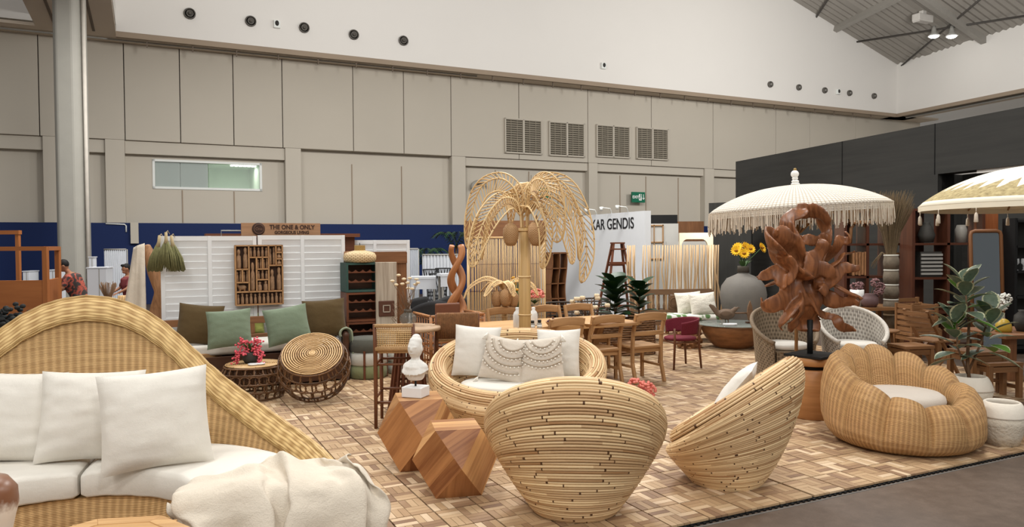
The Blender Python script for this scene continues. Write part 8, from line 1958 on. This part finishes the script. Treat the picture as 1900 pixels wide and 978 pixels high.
# ---- people
m_skin = plain('skin_tan', (150, 104, 78), .6, .06, 20); m_hair = plain('hair_black', (22, 20, 20), .7, .1)
def person(label, loc, rz, bend, shirt, H_=1.68, hair=None):
    o = thing('person', label, 'person', loc, rz)
    s_ = H_ / 1.7; hip = Vector((0, 0, .90 * s_)); b2 = Matrix.Rotation(radians(bend), 3, 'X')
    def up(x, y, z): return hip + b2 @ Vector((x * s_, y * s_, z * s_))
    body = MB()
    body.tube([up(0, 0, -.05), up(0, 0, .12), up(0, -.01, .32), up(0, 0, .48), up(0, .01, .56)], [.15 * s_, .145 * s_, .165 * s_, .155 * s_, .07 * s_], 14, flat=(.72, 1.1))
    body.tube([up(0, .01, .53), up(0, -.015, .64)], [.055 * s_, .05 * s_], 10)
    hc = up(0, -.03, .74); body.ell(hc, .075 * s_, .095 * s_, .118 * s_, 16, 12, b2); body.ell(hc + b2 @ Vector((0, -.095 * s_, -.01)), .013, .018, .02, 8, 6); body.ell(hc + b2 @ Vector((0, -.05 * s_, -.085 * s_)), .04, .045, .03, 8, 6)
    for sx in (-1, 1): body.ell(hc + b2 @ Vector((sx * .077 * s_, .005, -.01)), .012, .022, .03, 8, 6)
    for sx in (-1, 1):
        body.tube([hip + Vector((sx * .085, 0, .02)), Vector((sx * .1, -.05, .48 * s_)), Vector((sx * .11, .02, .08))], [.09 * s_, .062 * s_, .042 * s_], 10); body.tube([Vector((sx * .11, .05, .04)), Vector((sx * .115, -.14, .03))], [.045, .035], 8)
        sh = up(sx * .17, 0, .49); el = sh + Vector((sx * .05, -.12, -.26)) * s_; wr_ = el + Vector((-sx * .04, -.2, -.10)) * s_
        body.tube([sh, el, wr_], [.052 * s_, .042 * s_, .03 * s_], 10)
        for fk in range(4): body.tube([wr_, wr_ + Vector(((fk - 1.5) * .018, -.08, -.03)), wr_ + Vector(((fk - 1.5) * .02, -.12, -.07))], [.014, .010, .008], 6)
        body.tube([wr_, wr_ + Vector((-sx * .04, -.05, -.01)), wr_ + Vector((-sx * .045, -.085, -.03))], [.013, .011, .008], 6)
    organic(body, 'body', m_skin, o, .012, 3)
    sh_ = MB(); sh_.tube([up(0, 0, -.10), up(0, 0, .12), up(0, -.01, .32), up(0, 0, .47), up(0, .01, .55)], [.172 * s_, .165 * s_, .185 * s_, .178 * s_, .075 * s_], 16, flat=(.74, 1.1))
    for sx in (-1, 1): sh = up(sx * .15, 0, .49); el = sh + Vector((sx * .05, -.10, -.22)) * s_; sh_.tube([sh, el], [.075 * s_, .062 * s_], 10)
    organic(sh_, 'shirt', shirt, o, .014, 3)
    tr = MB()
    for sx in (-1, 1): tr.tube([hip + Vector((sx * .08, 0, .05)), Vector((sx * .1, -.05, .48 * s_)), Vector((sx * .11, .02, .10))], [.115 * s_, .08 * s_, .06 * s_], 10)
    organic(tr, 'trousers', m_blk, o, .016, 2)
    hr = MB(); hr.ell(hc + b2 @ Vector((0, .018, .03 * s_)), .085 * s_, .10 * s_, .105 * s_, 14, 10, b2)
    hr.ell(hc + b2 @ Vector((0, -.055, .09 * s_)), .06 * s_, .05 * s_, .035 * s_, 10, 8, b2); organic(hr, 'hair', hair or m_hair, o, .01, 2)
    return o
def shirtm():
    t = NT('patterned_shirt'); tc = t.n('ShaderNodeTexCoord').outputs['Object']; t.col(t.ramp(t.noise(tc, 7., 2), [(.42, lin((52, 46, 44))), (.5, lin((178, 84, 66))), (.6, lin((60, 52, 50)))])); t.rough(.85); return t.m
P = AD(127, 500, 14.2); person('man with black hair in a red patterned shirt, leaning left', (P.x + .22, P.y, 0), radians(-68), 22, shirtm(), 1.52)
P = AD(237, 505, 15.5); person('person with short dark hair behind the hanging cloth', (P.x + .05, P.y, 0), radians(-40), 6, plain('maroon_shirt', (110, 50, 52), .85), 1.36)
